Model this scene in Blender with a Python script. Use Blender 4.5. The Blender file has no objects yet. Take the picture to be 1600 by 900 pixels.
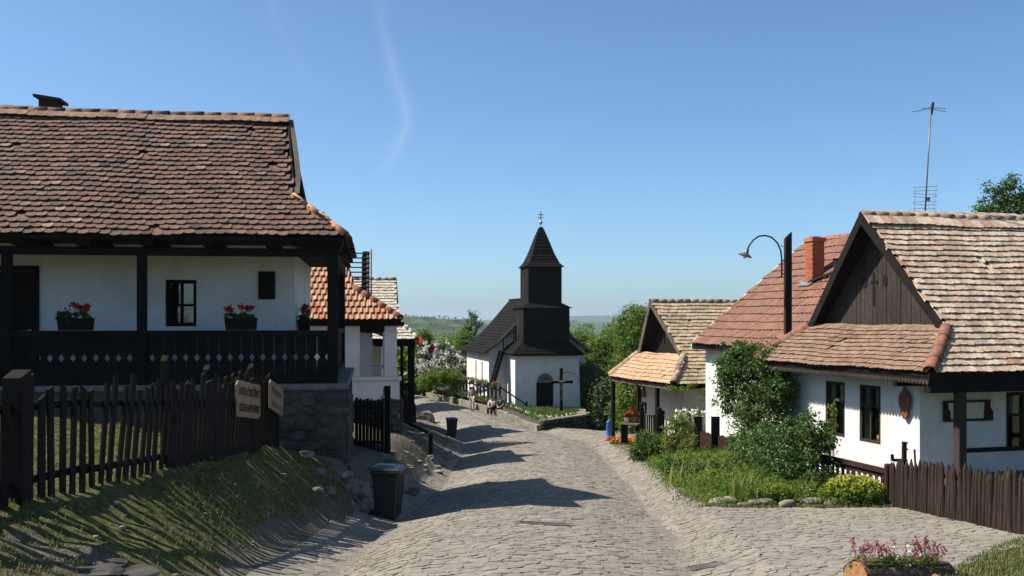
import bpy, bmesh, math, random
import numpy as np
from mathutils import Vector, Matrix

random.seed(7)
rng = np.random.default_rng(11)
R = math.radians
SC = bpy.context.scene
COL = SC.collection

# ------------------------------------------------------------------ camera, sky, sun, exposure
F = 1556.0                      # focal length in picture widths of 1600
cam_d = bpy.data.cameras.new("camera")
cam = bpy.data.objects.new("camera", cam_d)
COL.objects.link(cam)
cam.location = (0, 0, 0)
cam.rotation_euler = (R(90), 0, 0)
cam_d.sensor_width = 36.0
cam_d.lens = F / 1600 * 36.0
cam_d.shift_y = 50 / 1600
cam_d.clip_start = 0.1
cam_d.clip_end = 40000
SC.camera = cam

SUN_AZ, SUN_EL = 1.0, 49.5      # degrees beyond due left, elevation
to_sun = Vector((-math.cos(R(SUN_AZ)) * math.cos(R(SUN_EL)), math.sin(R(SUN_AZ)) * math.cos(R(SUN_EL)), math.sin(R(SUN_EL))))
sd = bpy.data.lights.new("sun", 'SUN')
sd.energy = 5.0
sd.angle = R(0.53)
sd.color = (1.0, 0.94, 0.85)
sun = bpy.data.objects.new("sun", sd)
sun.rotation_euler = to_sun.to_track_quat('Z', 'Y').to_euler()
sun.location = to_sun * 50
COL.objects.link(sun)

W = bpy.data.worlds.new("World")
SC.world = W
W.use_nodes = True
wn, wl = W.node_tree.nodes, W.node_tree.links
wn.clear()
w_out = wn.new("ShaderNodeOutputWorld")
w_bg = wn.new("ShaderNodeBackground")
w_bg.inputs[1].default_value = 0.102
sky = wn.new("ShaderNodeTexSky")
sky.sky_type = 'NISHITA'
sky.sun_disc = False
sky.sun_elevation = R(SUN_EL)
sky.sun_rotation = math.atan2(to_sun.x, to_sun.y)
sky.altitude = 0
sky.air_density = 0.7
sky.dust_density = 1.0
sky.ozone_density = 6.0
wl.new(w_bg.outputs[0], w_out.inputs[0])


def wmath(op, a, b=None, c=None):
    n = wn.new("ShaderNodeMath")
    n.operation = op
    for i, s in enumerate((a, b, c)):
        if s is None:
            continue
        if isinstance(s, (int, float)):
            n.inputs[i].default_value = s
        else:
            wl.new(s, n.inputs[i])
    return n.outputs[0]


# two old, wind-torn vapour trails high in the sky
w_tc = wn.new("ShaderNodeTexCoord")
w_sep = wn.new("ShaderNodeSeparateXYZ")
wl.new(w_tc.outputs['Generated'], w_sep.inputs[0])
sy = wmath('MAXIMUM', w_sep.outputs[1], 0.05)
tx = wmath('DIVIDE', w_sep.outputs[0], sy)
tz = wmath('DIVIDE', w_sep.outputs[2], sy)
w_noise = wn.new("ShaderNodeTexNoise")
w_noise.inputs['Scale'].default_value = 26
w_noise.inputs['Detail'].default_value = 5
wl.new(w_tc.outputs['Generated'], w_noise.inputs['Vector'])
w_n2 = wn.new("ShaderNodeTexNoise")
w_n2.inputs['Scale'].default_value = 9
w_n2.inputs['Detail'].default_value = 3
wl.new(w_tc.outputs['Generated'], w_n2.inputs['Vector'])


def trail(pts, width, amt):
    """a soft streak along a path across the sky, pts = (tangent height, tangent side)"""
    cr = wn.new("ShaderNodeFloatCurve")
    c = cr.mapping.curves[0]
    z0, z1 = pts[0][0], pts[-1][0]
    nn = [((z - z0) / (z1 - z0), (x + 0.5)) for z, x in pts]
    c.points[0].location = nn[0]
    c.points[1].location = nn[-1]
    for p in nn[1:-1]:
        c.points.new(*p)
    cr.mapping.update()
    t = wmath('DIVIDE', wmath('SUBTRACT', tz, z0), z1 - z0)
    tcl = wmath('MINIMUM', wmath('MAXIMUM', t, 0.0), 1.0)
    wl.new(tcl, cr.inputs['Value'])
    path = wmath('SUBTRACT', cr.outputs[0], 0.5)
    wob = wmath('MULTIPLY', wmath('SUBTRACT', w_noise.outputs[0], 0.5), 0.016)
    d = wmath('ABSOLUTE', wmath('ADD', wmath('SUBTRACT', tx, path), wob))
    m = wmath('SUBTRACT', 1.0, wmath('MINIMUM', wmath('DIVIDE', d, width), 1.0))
    m = wmath('MULTIPLY', m, m)
    e0 = wmath('MINIMUM', wmath('MAXIMUM', wmath('MULTIPLY', t, 5.0), 0.0), 1.0)
    e1 = wmath('MINIMUM', wmath('MAXIMUM', wmath('MULTIPLY', wmath('SUBTRACT', 1.6, t), 2.0), 0.0), 1.0)
    m = wmath('MULTIPLY', wmath('MULTIPLY', m, e0), e1)
    m = wmath('MULTIPLY', m, wmath('ADD', wmath('MULTIPLY', w_n2.outputs[0], 1.3), -0.1))
    return wmath('MULTIPLY', m, amt)


t1 = trail([(0.135, -0.141), (0.158, -0.122), (0.18, -0.111), (0.22, -0.109), (0.245, -0.118), (0.283, -0.127), (0.33, -0.131)], 0.016, 0.13)
t2 = trail([(0.22, -0.19), (0.245, -0.206), (0.28, -0.226), (0.33, -0.245)], 0.02, 0.06)
w_mix = wn.new("ShaderNodeMixRGB")
w_mix.inputs[2].default_value = (6.3, 6.7, 7.2, 1)
wl.new(wmath('ADD', t1, t2), w_mix.inputs[0])
w_tint = wn.new("ShaderNodeMixRGB")
w_tint.blend_type = 'MULTIPLY'
w_tint.inputs[0].default_value = 1.0
w_tint.inputs[2].default_value = (0.97, 1.08, 1.04, 1)
wl.new(sky.outputs[0], w_tint.inputs[1])
wl.new(w_tint.outputs[0], w_mix.inputs[1])
wl.new(w_mix.outputs[0], w_bg.inputs[0])

SC.view_settings.view_transform = 'Standard'
SC.view_settings.look = 'None'
SC.view_settings.exposure = 0.72
SC.view_settings.gamma = 1.0
SC.view_settings.use_curve_mapping = False
SC.cycles.use_denoising = True
SC.cycles.max_bounces = 6
SC.cycles.diffuse_bounces = 2
SC.cycles.transparent_max_bounces = 6
SC.cycles.volume_bounces = 0
SC.cycles.caustics_reflective = False
SC.cycles.caustics_refractive = False

# ------------------------------------------------------------------ materials


def new_mat(name):
    m = bpy.data.materials.new(name)
    m.use_nodes = True
    nt = m.node_tree
    b = nt.nodes["Principled BSDF"]
    b.inputs['Specular IOR Level'].default_value = 0.15
    return m, nt, b


def noise_node(nt, scale, detail=4, coord=None, dist=0.0):
    n = nt.nodes.new("ShaderNodeTexNoise")
    n.inputs['Scale'].default_value = scale
    n.inputs['Detail'].default_value = detail
    n.inputs['Distortion'].default_value = dist
    if coord is not None:
        nt.links.new(coord, n.inputs['Vector'])
    return n


def ramp_node(nt, stops, src, interp='LINEAR'):
    r = nt.nodes.new("ShaderNodeValToRGB")
    r.color_ramp.interpolation = interp
    e = r.color_ramp.elements
    while len(e) > 1:
        e.remove(e[-1])
    e[0].position = stops[0][0]
    e[0].color = (*stops[0][1], 1)
    for p, c in stops[1:]:
        x = e.new(p)
        x.color = (*c, 1)
    nt.links.new(src, r.inputs[0])
    return r.outputs[0]


def mixc(nt, fac, a, b, mode='MIX'):
    n = nt.nodes.new("ShaderNodeMixRGB")
    n.blend_type = mode
    for i, s in enumerate((fac, a, b)):
        if isinstance(s, (int, float)):
            n.inputs[i].default_value = s
        elif isinstance(s, tuple):
            n.inputs[i].default_value = (*s, 1)
        else:
            nt.links.new(s, n.inputs[i])
    return n.outputs[0]


def bump(nt, b, height, strength, dist=0.02):
    n = nt.nodes.new("ShaderNodeBump")
    n.inputs['Strength'].default_value = strength
    n.inputs['Distance'].default_value = dist
    nt.links.new(height, n.inputs['Height'])
    nt.links.new(n.outputs[0], b.inputs['Normal'])


def wpos(nt, scale=None):
    g = nt.nodes.new("ShaderNodeNewGeometry")
    if scale is None:
        return g.outputs['Position']
    mp = nt.nodes.new("ShaderNodeMapping")
    mp.inputs['Scale'].default_value = scale
    nt.links.new(g.outputs['Position'], mp.inputs[0])
    return mp.outputs[0]


def gray(v):
    return (v, v, v)


def palmat(name, colors, rough=0.85, nscale=18, namt=0.5, bstr=0.25, dirt=None, interp='LINEAR', bscale=60):
    """colour picked per piece by the 'rnd' attribute, mottled by noise"""
    m, nt, b = new_mat(name)
    at = nt.nodes.new("ShaderNodeAttribute")
    at.attribute_name = 'rnd'
    stops = [(i / max(1, len(colors) - 1) if interp == 'LINEAR' else i / len(colors), c) for i, c in enumerate(colors)]
    col = ramp_node(nt, stops, at.outputs['Fac'], interp)
    p = wpos(nt)
    n = noise_node(nt, nscale, 5, p)
    shade = ramp_node(nt, [(0.25, gray(1 - namt)), (0.75, gray(1 + namt * 0.35))], n.outputs[0])
    col = mixc(nt, 1.0, col, shade, 'MULTIPLY')
    if dirt:
        n2 = noise_node(nt, dirt[1], 6, p, 0.6)
        fac = ramp_node(nt, [(0.5, gray(0)), (0.72, gray(dirt[2]))], n2.outputs[0])
        col = mixc(nt, fac, col, dirt[0])
    nt.links.new(col, b.inputs['Base Color'])
    b.inputs['Roughness'].default_value = rough
    n3 = noise_node(nt, bscale, 4, p)
    bump(nt, b, n3.outputs[0], bstr, 0.01)
    return m


def woodmat(name, c0, c1, rough=0.7, stretch=(14, 14, 1.2), bstr=0.3):
    m, nt, b = new_mat(name)
    n = noise_node(nt, 4, 6, wpos(nt, stretch), 0.4)
    n2 = noise_node(nt, 1.3, 3, wpos(nt))
    col = ramp_node(nt, [(0.3, c0), (0.7, c1)], n.outputs[0])
    col = mixc(nt, 0.6, col, ramp_node(nt, [(0.3, gray(0.6)), (0.7, gray(1.25))], n2.outputs[0]), 'MULTIPLY')
    nt.links.new(col, b.inputs['Base Color'])
    b.inputs['Roughness'].default_value = rough
    bump(nt, b, n.outputs[0], bstr, 0.01)
    return m


def plain(name, c, rough=0.6, metal=0.0, nscale=12, namt=0.2, spec=0.3):
    m, nt, b = new_mat(name)
    n = noise_node(nt, nscale, 4, wpos(nt))
    col = mixc(nt, 1.0, c, ramp_node(nt, [(0.3, gray(1 - namt)), (0.7, gray(1 + namt * 0.4))], n.outputs[0]), 'MULTIPLY')
    nt.links.new(col, b.inputs['Base Color'])
    b.inputs['Roughness'].default_value = rough
    b.inputs['Metallic'].default_value = metal
    b.inputs['Specular IOR Level'].default_value = spec
    return m


def leafmat(name, colors, trans=0.42, rough=0.5):
    m, nt, b = new_mat(name)
    at = nt.nodes.new("ShaderNodeAttribute")
    at.attribute_name = 'rnd'
    col = ramp_node(nt, [(i / max(1, len(colors) - 1), c) for i, c in enumerate(colors)], at.outputs['Fac'])
    nt.links.new(col, b.inputs['Base Color'])
    b.inputs['Roughness'].default_value = rough
    b.inputs['Specular IOR Level'].default_value = 0.3
    t = nt.nodes.new("ShaderNodeBsdfTranslucent")
    nt.links.new(mixc(nt, 1.0, col, (1.25, 1.3, 0.6), 'MULTIPLY'), t.inputs[0])
    mx = nt.nodes.new("ShaderNodeMixShader")
    mx.inputs[0].default_value = trans
    nt.links.new(b.outputs[0], mx.inputs[1])
    nt.links.new(t.outputs[0], mx.inputs[2])
    nt.links.new(mx.outputs[0], nt.nodes["Material Output"].inputs[0])
    return m


def whitemat(name, c=(0.66, 0.645, 0.61), stain=(0.47, 0.42, 0.35), amt=0.5):
    m, nt, b = new_mat(name)
    p = wpos(nt)
    n = noise_node(nt, 1.1, 7, p, 0.3)
    n2 = noise_node(nt, 9, 5, wpos(nt, (1, 1, 0.35)))
    f = ramp_node(nt, [(0.44, gray(0)), (0.78, gray(amt))], n.outputs[0])
    col = mixc(nt, f, c, stain)
    col = mixc(nt, 0.6, col, ramp_node(nt, [(0.3, gray(0.9)), (0.7, gray(1.03))], n2.outputs[0]), 'MULTIPLY')
    nt.links.new(col, b.inputs['Base Color'])
    b.inputs['Roughness'].default_value = 0.92
    b.inputs['Specular IOR Level'].default_value = 0.1
    n3 = noise_node(nt, 5, 6, p)
    bump(nt, b, n3.outputs[0], 0.35, 0.03)
    return m


M = {}
M['white'] = whitemat('limewash', amt=0.65)
M['dark'] = woodmat('dark_wood', (0.005, 0.004, 0.0034), (0.013, 0.010, 0.008), 0.85)
M['dark2'] = woodmat('tarred_boards', (0.007, 0.0055, 0.0045), (0.019, 0.015, 0.012), 0.85)
M['weather'] = woodmat('weathered_wood', (0.05, 0.042, 0.034), (0.17, 0.145, 0.115), 0.85)
M['brown'] = woodmat('brown_stained_wood', (0.022, 0.0115, 0.008), (0.055, 0.029, 0.021), 0.75)
M['picket'] = woodmat('picket_wood', (0.006, 0.005, 0.0042), (0.017, 0.0135, 0.011), 0.9)
M['gable'] = woodmat('gable_boards', (0.024, 0.019, 0.015), (0.058, 0.046, 0.036), 0.85)
M['pole'] = woodmat('pole_wood', (0.015, 0.0105, 0.008), (0.05, 0.035, 0.026), 0.85)
M['sign'] = woodmat('carved_sign_wood', (0.22, 0.15, 0.09), (0.36, 0.26, 0.17), 0.7)
M['tile_L1'] = palmat('old_brown_tiles', [(0.05, 0.042, 0.036), (0.145, 0.088, 0.065), (0.205, 0.11, 0.075), (0.105, 0.078, 0.064), (0.235, 0.13, 0.088), (0.14, 0.105, 0.082), (0.40, 0.26, 0.175)], 0.9, 22, 0.5, 0.3, ((0.07, 0.058, 0.05), 1.6, 0.6))
M['tile_R1'] = palmat('mixed_cream_tiles', [(0.36, 0.18, 0.10), (0.48, 0.30, 0.20), (0.58, 0.43, 0.30), (0.62, 0.50, 0.37), (0.52, 0.36, 0.25), (0.36, 0.27, 0.20), (0.64, 0.53, 0.40)], 0.9, 14, 0.45, 0.3, ((0.22, 0.17, 0.125), 1.7, 0.6))
M['tile_R1s'] = palmat('salmon_skirt_tiles', [(0.17, 0.10, 0.068), (0.26, 0.16, 0.108), (0.23, 0.145, 0.098), (0.29, 0.195, 0.137), (0.15, 0.097, 0.07)], 0.9, 9, 0.5, 0.25, ((0.13, 0.095, 0.07), 3.0, 0.6))
M['tile_R2'] = palmat('red_tiles', [(0.19, 0.088, 0.06), (0.225, 0.106, 0.072), (0.25, 0.125, 0.085), (0.205, 0.108, 0.08), (0.275, 0.148, 0.105)], 0.9, 5, 0.4, 0.3, ((0.155, 0.095, 0.072), 1.3, 0.6))
M['tile_R3'] = palmat('tan_tiles', [(0.36, 0.25, 0.15), (0.50, 0.36, 0.22), (0.56, 0.43, 0.28), (0.50, 0.37, 0.23), (0.58, 0.47, 0.32)], 0.9, 5, 0.45, 0.2, ((0.20, 0.15, 0.10), 1.3, 0.65))
M['tile_R3s'] = palmat('orange_tan_tiles', [(0.36, 0.22, 0.13), (0.44, 0.285, 0.175), (0.48, 0.33, 0.215)], 0.9, 5, 0.35, 0.2)
M['tile_L2'] = palmat('orange_pantiles', [(0.36, 0.13, 0.07), (0.48, 0.22, 0.12), (0.55, 0.34, 0.20), (0.44, 0.19, 0.10), (0.60, 0.44, 0.28)], 0.85, 9, 0.4, 0.2)
M['tile_L4'] = palmat('pale_tiles', [(0.45, 0.38, 0.28), (0.58, 0.50, 0.38), (0.62, 0.55, 0.42), (0.30, 0.25, 0.19)], 0.9, 6, 0.4, 0.2)
M['ridge_brown'] = palmat('brown_ridge_tiles', [(0.09, 0.06, 0.05), (0.20, 0.11, 0.08), (0.30, 0.15, 0.10)], 0.9, 12, 0.5)
M['ridge_red'] = palmat('red_ridge_tiles', [(0.22, 0.09, 0.06), (0.32, 0.14, 0.09), (0.25, 0.12, 0.09)], 0.9, 12, 0.5)
M['ridge_gray'] = palmat('grey_ridge_tiles', [(0.20, 0.16, 0.12), (0.36, 0.26, 0.18), (0.45, 0.32, 0.22)], 0.9, 12, 0.5)
M['hip_orange'] = palmat('orange_hip_tiles', [(0.40, 0.19, 0.10), (0.48, 0.25, 0.14)], 0.9, 12, 0.4)
M['shingle'] = palmat('dark_shingles', [(0.006, 0.005, 0.0042), (0.011, 0.009, 0.0075), (0.019, 0.0155, 0.0125)], 0.85, 6, 0.4, 0.3)
M['brick'] = palmat('chimney_bricks', [(0.36, 0.10, 0.05), (0.44, 0.14, 0.07), (0.40, 0.12, 0.06)], 0.85, 15, 0.3)
M['brickdark'] = palmat('sooty_bricks', [(0.05, 0.03, 0.025), (0.10, 0.05, 0.04)], 0.9, 15, 0.4)
M['mortar'] = plain('mortar', (0.08, 0.073, 0.062), 0.95)
M['cobble'] = palmat('cobble_stone', [(0.195, 0.175, 0.144), (0.235, 0.21, 0.172), (0.258, 0.231, 0.188), (0.222, 0.2, 0.164), (0.28, 0.25, 0.203)], 0.9, 13, 0.36, 0.7, ((0.255, 0.228, 0.183), 0.5, 0.85), bscale=38)
M['stone'] = palmat('wall_stone', [(0.04, 0.037, 0.032), (0.065, 0.06, 0.05), (0.085, 0.078, 0.065), (0.055, 0.05, 0.043)], 0.9, 7, 0.6, 0.8, ((0.10, 0.09, 0.075), 2.0, 0.7), bscale=25)
M['rock'] = palmat('field_rock', [(0.18, 0.16, 0.13), (0.27, 0.24, 0.192), (0.22, 0.196, 0.158)], 0.9, 6, 0.6, 1.0, ((0.10, 0.10, 0.06), 2.5, 0.7), bscale=14)
M['cap'] = plain('concrete_cap', (0.15, 0.143, 0.13), 0.9, 0, 8, 0.35)
M['glass'] = plain('window_glass', (0.012, 0.014, 0.016), 0.08, 0, 3, 0.1, 0.6)
M['curtain'] = plain('curtain_cloth', (0.5, 0.49, 0.46), 0.9)


def glassmat():
    m, nt, b = new_mat('window_pane_glass')
    tr_ = nt.nodes.new("ShaderNodeBsdfTransparent")
    tr_.inputs[0].default_value = (0.72, 0.76, 0.74, 1)
    gl = nt.nodes.new("ShaderNodeBsdfGlossy")
    gl.inputs['Roughness'].default_value = 0.04
    n = noise_node(nt, 2.2, 2, wpos(nt))
    bp = nt.nodes.new("ShaderNodeBump")
    bp.inputs['Strength'].default_value = 0.25
    bp.inputs['Distance'].default_value = 0.02
    nt.links.new(n.outputs[0], bp.inputs['Height'])
    nt.links.new(bp.outputs[0], gl.inputs['Normal'])
    mx = nt.nodes.new("ShaderNodeMixShader")
    mx.inputs[0].default_value = 0.13
    nt.links.new(tr_.outputs[0], mx.inputs[1])
    nt.links.new(gl.outputs[0], mx.inputs[2])
    nt.links.new(mx.outputs[0], nt.nodes["Material Output"].inputs[0])
    return m


M['pane'] = glassmat()
M['black'] = plain('unlit_black', (0.006, 0.005, 0.005), 0.9)  # near-black colour standing in for unlit rooms and openings
M['bin'] = plain('bin_plastic', (0.016, 0.017, 0.018), 0.42, 0, 20, 0.3, 0.4)
M['binlid'] = plain('bin_lid_plastic', (0.028, 0.032, 0.038), 0.35, 0, 20, 0.2, 0.45)
M['rubber'] = plain('rubber', (0.01, 0.01, 0.01), 0.8)
M['iron'] = plain('dark_iron', (0.03, 0.03, 0.032), 0.5, 0.6)
M['steel'] = plain('galvanised_steel', (0.42, 0.43, 0.45), 0.4, 0.8)
M['grate'] = plain('cast_iron', (0.13, 0.105, 0.10), 0.65, 0.2)
M['bluepump'] = plain('blue_paint', (0.035, 0.15, 0.42), 0.45, 0, 10, 0.25)
M['terracotta'] = plain('terracotta', (0.38, 0.14, 0.07), 0.85)
M['whitepaint'] = plain('white_paint', (0.75, 0.74, 0.72), 0.6)
M['red'] = leafmat('red_petals', [(0.30, 0.012, 0.015), (0.42, 0.025, 0.02)], 0.2)
M['orange'] = leafmat('orange_petals', [(0.55, 0.13, 0.02), (0.7, 0.22, 0.03)], 0.2)
M['pink'] = leafmat('pink_petals', [(0.24, 0.045, 0.07), (0.33, 0.085, 0.11), (0.33, 0.17, 0.17)], 0.25)
M['whitepetal'] = leafmat('white_petals', [(0.7, 0.7, 0.66), (0.8, 0.8, 0.76)], 0.2)
M['lilac'] = leafmat('lilac_petals', [(0.42, 0.36, 0.44), (0.62, 0.57, 0.62), (0.72, 0.69, 0.70)], 0.2)
M['yellow'] = leafmat('yellow_petals', [(0.30, 0.28, 0.03), (0.42, 0.38, 0.04), (0.34, 0.36, 0.05)], 0.25)
M['leaf_mid'] = leafmat('leaf_mid_green', [(0.03, 0.058, 0.011), (0.065, 0.115, 0.02), (0.11, 0.17, 0.032)])
M['leaf_bright'] = leafmat('leaf_bright_green', [(0.06, 0.105, 0.014), (0.12, 0.19, 0.026), (0.19, 0.265, 0.05)])
M['leaf_dark'] = leafmat('leaf_dark_green', [(0.016, 0.034, 0.010), (0.034, 0.064, 0.016), (0.06, 0.10, 0.026)], 0.25, 0.45)
M['leaf_ivy'] = leafmat('leaf_ivy_green', [(0.026, 0.058, 0.012), (0.06, 0.112, 0.022), (0.10, 0.165, 0.035)], 0.25, 0.45)
M['leaf_yg'] = leafmat('leaf_yellow_green', [(0.085, 0.12, 0.02), (0.15, 0.19, 0.035), (0.20, 0.25, 0.05)])
M['blade'] = leafmat('grass_blades', [(0.055, 0.08, 0.018), (0.11, 0.122, 0.034), (0.20, 0.175, 0.075), (0.09, 0.13, 0.027)], 0.3, 0.6)
M['iris'] = leafmat('iris_blades', [(0.07, 0.12, 0.022), (0.15, 0.20, 0.045), (0.28, 0.29, 0.09)], 0.3)
M['bark'] = woodmat('bark', (0.035, 0.026, 0.02), (0.11, 0.085, 0.062), 0.95, (5, 5, 1.5), 0.8)
M['logbark'] = woodmat('log_bark', (0.045, 0.028, 0.02), (0.16, 0.105, 0.075), 0.95, (2, 14, 14), 1.0)
M['cutwood'] = plain('cut_wood', (0.30, 0.15, 0.06), 0.8, 0, 25, 0.35)
M['soil'] = plain('soil', (0.06, 0.045, 0.032), 0.95, 0, 30, 0.5)
M['skin'] = plain('skin', (0.45, 0.26, 0.19), 0.6)
M['hair'] = plain('hair', (0.05, 0.035, 0.025), 0.7)
M['hat'] = plain('hat_cloth', (0.72, 0.70, 0.66), 0.85)
M['blouse'] = plain('patterned_blouse', (0.30, 0.24, 0.22), 0.9, 0, 16, 0.8)
M['trousers'] = plain('pale_trousers', (0.50, 0.46, 0.44), 0.9)
M['darkcloth'] = plain('dark_cloth', (0.02, 0.02, 0.024), 0.9)
M['browncloth'] = plain('brown_cloth', (0.075, 0.05, 0.038), 0.9)
M['flagred'] = plain('red_cloth', (0.55, 0.03, 0.03), 0.8)
M['flaggreen'] = plain('green_cloth', (0.03, 0.16, 0.06), 0.8)
M['paper'] = plain('paper', (0.62, 0.58, 0.48), 0.8)
M['letters'] = plain('carved_letters', (0.055, 0.035, 0.022), 0.8)
M['shieldwood'] = woodmat('carved_plaque_wood', (0.11, 0.045, 0.022), (0.24, 0.10, 0.05), 0.6)
M['lampmetal'] = plain('lamp_enamel', (0.16, 0.15, 0.12), 0.4, 0.3)

# ------------------------------------------------------------------ helpers


class MB:
    """collects shapes; build() links them as one mesh object"""

    def __init__(self):
        self.v, self.f, self.r = [], [], []

    def add(self, verts, faces, rnd=0.5):
        o = len(self.v)
        self.v += [tuple(p) for p in verts]
        self.f += [tuple(i + o for i in f) for f in faces]
        self.r += [rnd] * len(verts)
        return self

    def hexa(self, a, b, rnd=0.5):
        """two quads a (4 pts) and b (4 pts) joined"""
        return self.add(list(a) + list(b), [(3, 2, 1, 0), (4, 5, 6, 7), (0, 1, 5, 4), (1, 2, 6, 5), (2, 3, 7, 6), (3, 0, 4, 7)], rnd)

    def box(self, c, s, ax=None, rnd=0.5):
        c = Vector(c)
        X, Y, Z = ax if ax else (Vector((1, 0, 0)), Vector((0, 1, 0)), Vector((0, 0, 1)))
        X, Y, Z = X * s[0] / 2, Y * s[1] / 2, Z * s[2] / 2
        return self.hexa([c - X - Y - Z, c + X - Y - Z, c + X + Y - Z, c - X + Y - Z], [c - X - Y + Z, c + X - Y + Z, c + X + Y + Z, c - X + Y + Z], rnd)

    def bar(self, p, q, w, h, up=(0, 0, 1), rnd=0.5):
        p, q, up = Vector(p), Vector(q), Vector(up)
        d = (q - p).normalized()
        s = d.cross(up)
        if s.length < 1e-4:
            s = d.cross(Vector((1, 0, 0)))
        s.normalize()
        u = s.cross(d).normalized()
        s, u = s * w / 2, u * h / 2
        return self.hexa([p - s - u, p + s - u, p + s + u, p - s + u], [q - s - u, q + s - u, q + s + u, q - s + u], rnd)

    def tube(self, pts, r, n=8, rnd=0.5, cap=True):
        pts = [Vector(p) for p in pts]
        rs = r if isinstance(r, (list, tuple)) else [r] * len(pts)
        vs, fs = [], []
        ref = None
        for i, p in enumerate(pts):
            d = (pts[min(i + 1, len(pts) - 1)] - pts[max(i - 1, 0)]).normalized()
            if ref is None or abs(ref.dot(d)) > 0.98:
                ref = Vector((0, 0, 1)) if abs(d.z) < 0.9 else Vector((1, 0, 0))
            s = d.cross(ref).normalized()
            u = s.cross(d).normalized()
            for k in range(n):
                a = 2 * math.pi * k / n
                vs.append(p + (s * math.cos(a) + u * math.sin(a)) * rs[i])
            if i:
                for k in range(n):
                    a, b = (i - 1) * n + k, (i - 1) * n + (k + 1) % n
                    fs.append((a, b, b + n, a + n))
        if cap:
            fs.append(tuple(range(n - 1, -1, -1)))
            fs.append(tuple(range((len(pts) - 1) * n, len(pts) * n)))
        return self.add(vs, fs, rnd)

    def prism(self, poly, thick, rnd=0.5):
        """flat polygon (world pts) extruded along its normal*thick vector"""
        poly = [Vector(p) for p in poly]
        t = Vector(thick)
        n = len(poly)
        fs = [tuple(range(n - 1, -1, -1)), tuple(range(n, 2 * n))]
        fs += [(i, (i + 1) % n, n + (i + 1) % n, n + i) for i in range(n)]
        return self.add(poly + [p + t for p in poly], fs, rnd)

    def lathe(self, base, prof, n=16, rnd=0.5, axis=None):
        """prof = [(radius, height)] turned about the axis through base"""
        base = Vector(base)
        Z = Vector(axis).normalized() if axis is not None else Vector((0, 0, 1))
        X = Z.cross(Vector((0, 1, 0)))
        if X.length < 1e-3:
            X = Vector((1, 0, 0))
        X.normalize()
        Y = Z.cross(X)
        vs, fs = [], []
        for i, (r, h) in enumerate(prof):
            for k in range(n):
                a = 2 * math.pi * k / n
                vs.append(base + X * r * math.cos(a) + Y * r * math.sin(a) + Z * h)
            if i:
                for k in range(n):
                    a, b = (i - 1) * n + k, (i - 1) * n + (k + 1) % n
                    fs.append((a, b, b + n, a + n))
        fs.append(tuple(range(n - 1, -1, -1)))
        fs.append(tuple(range((len(prof) - 1) * n, len(prof) * n)))
        return self.add(vs, fs, rnd)

    def mesh(self, name):
        me = bpy.data.meshes.new(name)
        me.from_pydata(self.v, [], self.f)
        at = me.attributes.new('rnd', 'FLOAT', 'POINT')
        at.data.foreach_set('value', self.r)
        return me

    def build(self, name, mat, parent=None, smooth=False, bevel=0.0):
        me = self.mesh(name)
        me.materials.append(M[mat])
        bm = bmesh.new()
        bm.from_mesh(me)
        bmesh.ops.recalc_face_normals(bm, faces=bm.faces)
        bm.to_mesh(me)
        bm.free()
        if smooth:
            me.polygons.foreach_set('use_smooth', [True] * len(me.polygons))
        o = bpy.data.objects.new(name, me)
        link(o, parent)
        if bevel:
            b = o.modifiers.new('bevel', 'BEVEL')
            b.width = bevel
            b.segments = 2
            b.limit_method = 'ANGLE'
        return o


def link(o, parent=None):
    COL.objects.link(o)
    if parent is not None:
        o.parent = parent
        if parent.type == 'EMPTY':
            o.matrix_parent_inverse = Matrix.Translation(-parent.location)
    return o


def npmesh(name, V, Fc, rnd=None, smooth=False):
    me = bpy.data.meshes.new(name)
    V = np.asarray(V, dtype=np.float32).reshape(-1, 3)
    Fc = np.asarray(Fc, dtype=np.int32)
    m, k = Fc.shape
    me.vertices.add(len(V))
    me.vertices.foreach_set('co', V.ravel())
    me.loops.add(m * k)
    me.loops.foreach_set('vertex_index', Fc.ravel())
    me.polygons.add(m)
    me.polygons.foreach_set('loop_start', np.arange(0, m * k, k, dtype=np.int32))
    me.polygons.foreach_set('loop_total', np.full(m, k, dtype=np.int32))
    me.polygons.foreach_set('use_smooth', np.full(m, bool(smooth)))
    if rnd is not None:
        at = me.attributes.new('rnd', 'FLOAT', 'POINT')
        at.data.foreach_set('value', np.asarray(rnd, dtype=np.float32))
    me.update(calc_edges=True)
    return me


def npobj(name, V, Fc, mat, parent=None, rnd=None, smooth=False):
    me = npmesh(name, V, Fc, rnd, smooth)
    me.materials.append(M[mat])
    return link(bpy.data.objects.new(name, me), parent)


def tag(o, label=None, cat=None, group=None, kind=None):
    if label:
        o['label'] = label
    if cat:
        o['category'] = cat
    if group:
        o['group'] = group
    if kind:
        o['kind'] = kind
    return o


def thing(name, label, cat, loc, group=None):
    o = bpy.data.objects.new(name, None)
    o.empty_display_size = 0.2
    o.location = Vector(loc)
    COL.objects.link(o)
    return tag(o, label, cat, group)


def PX(u, v, d):
    """point at picture place (u, v) of the 1600 x 900 photograph, d metres ahead"""
    return Vector(((u - 800) / F * d, d, (500 - v) / F * d))


def proj(p):
    return (800 + p[0] / p[1] * F, 500 - p[2] / p[1] * F)


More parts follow.
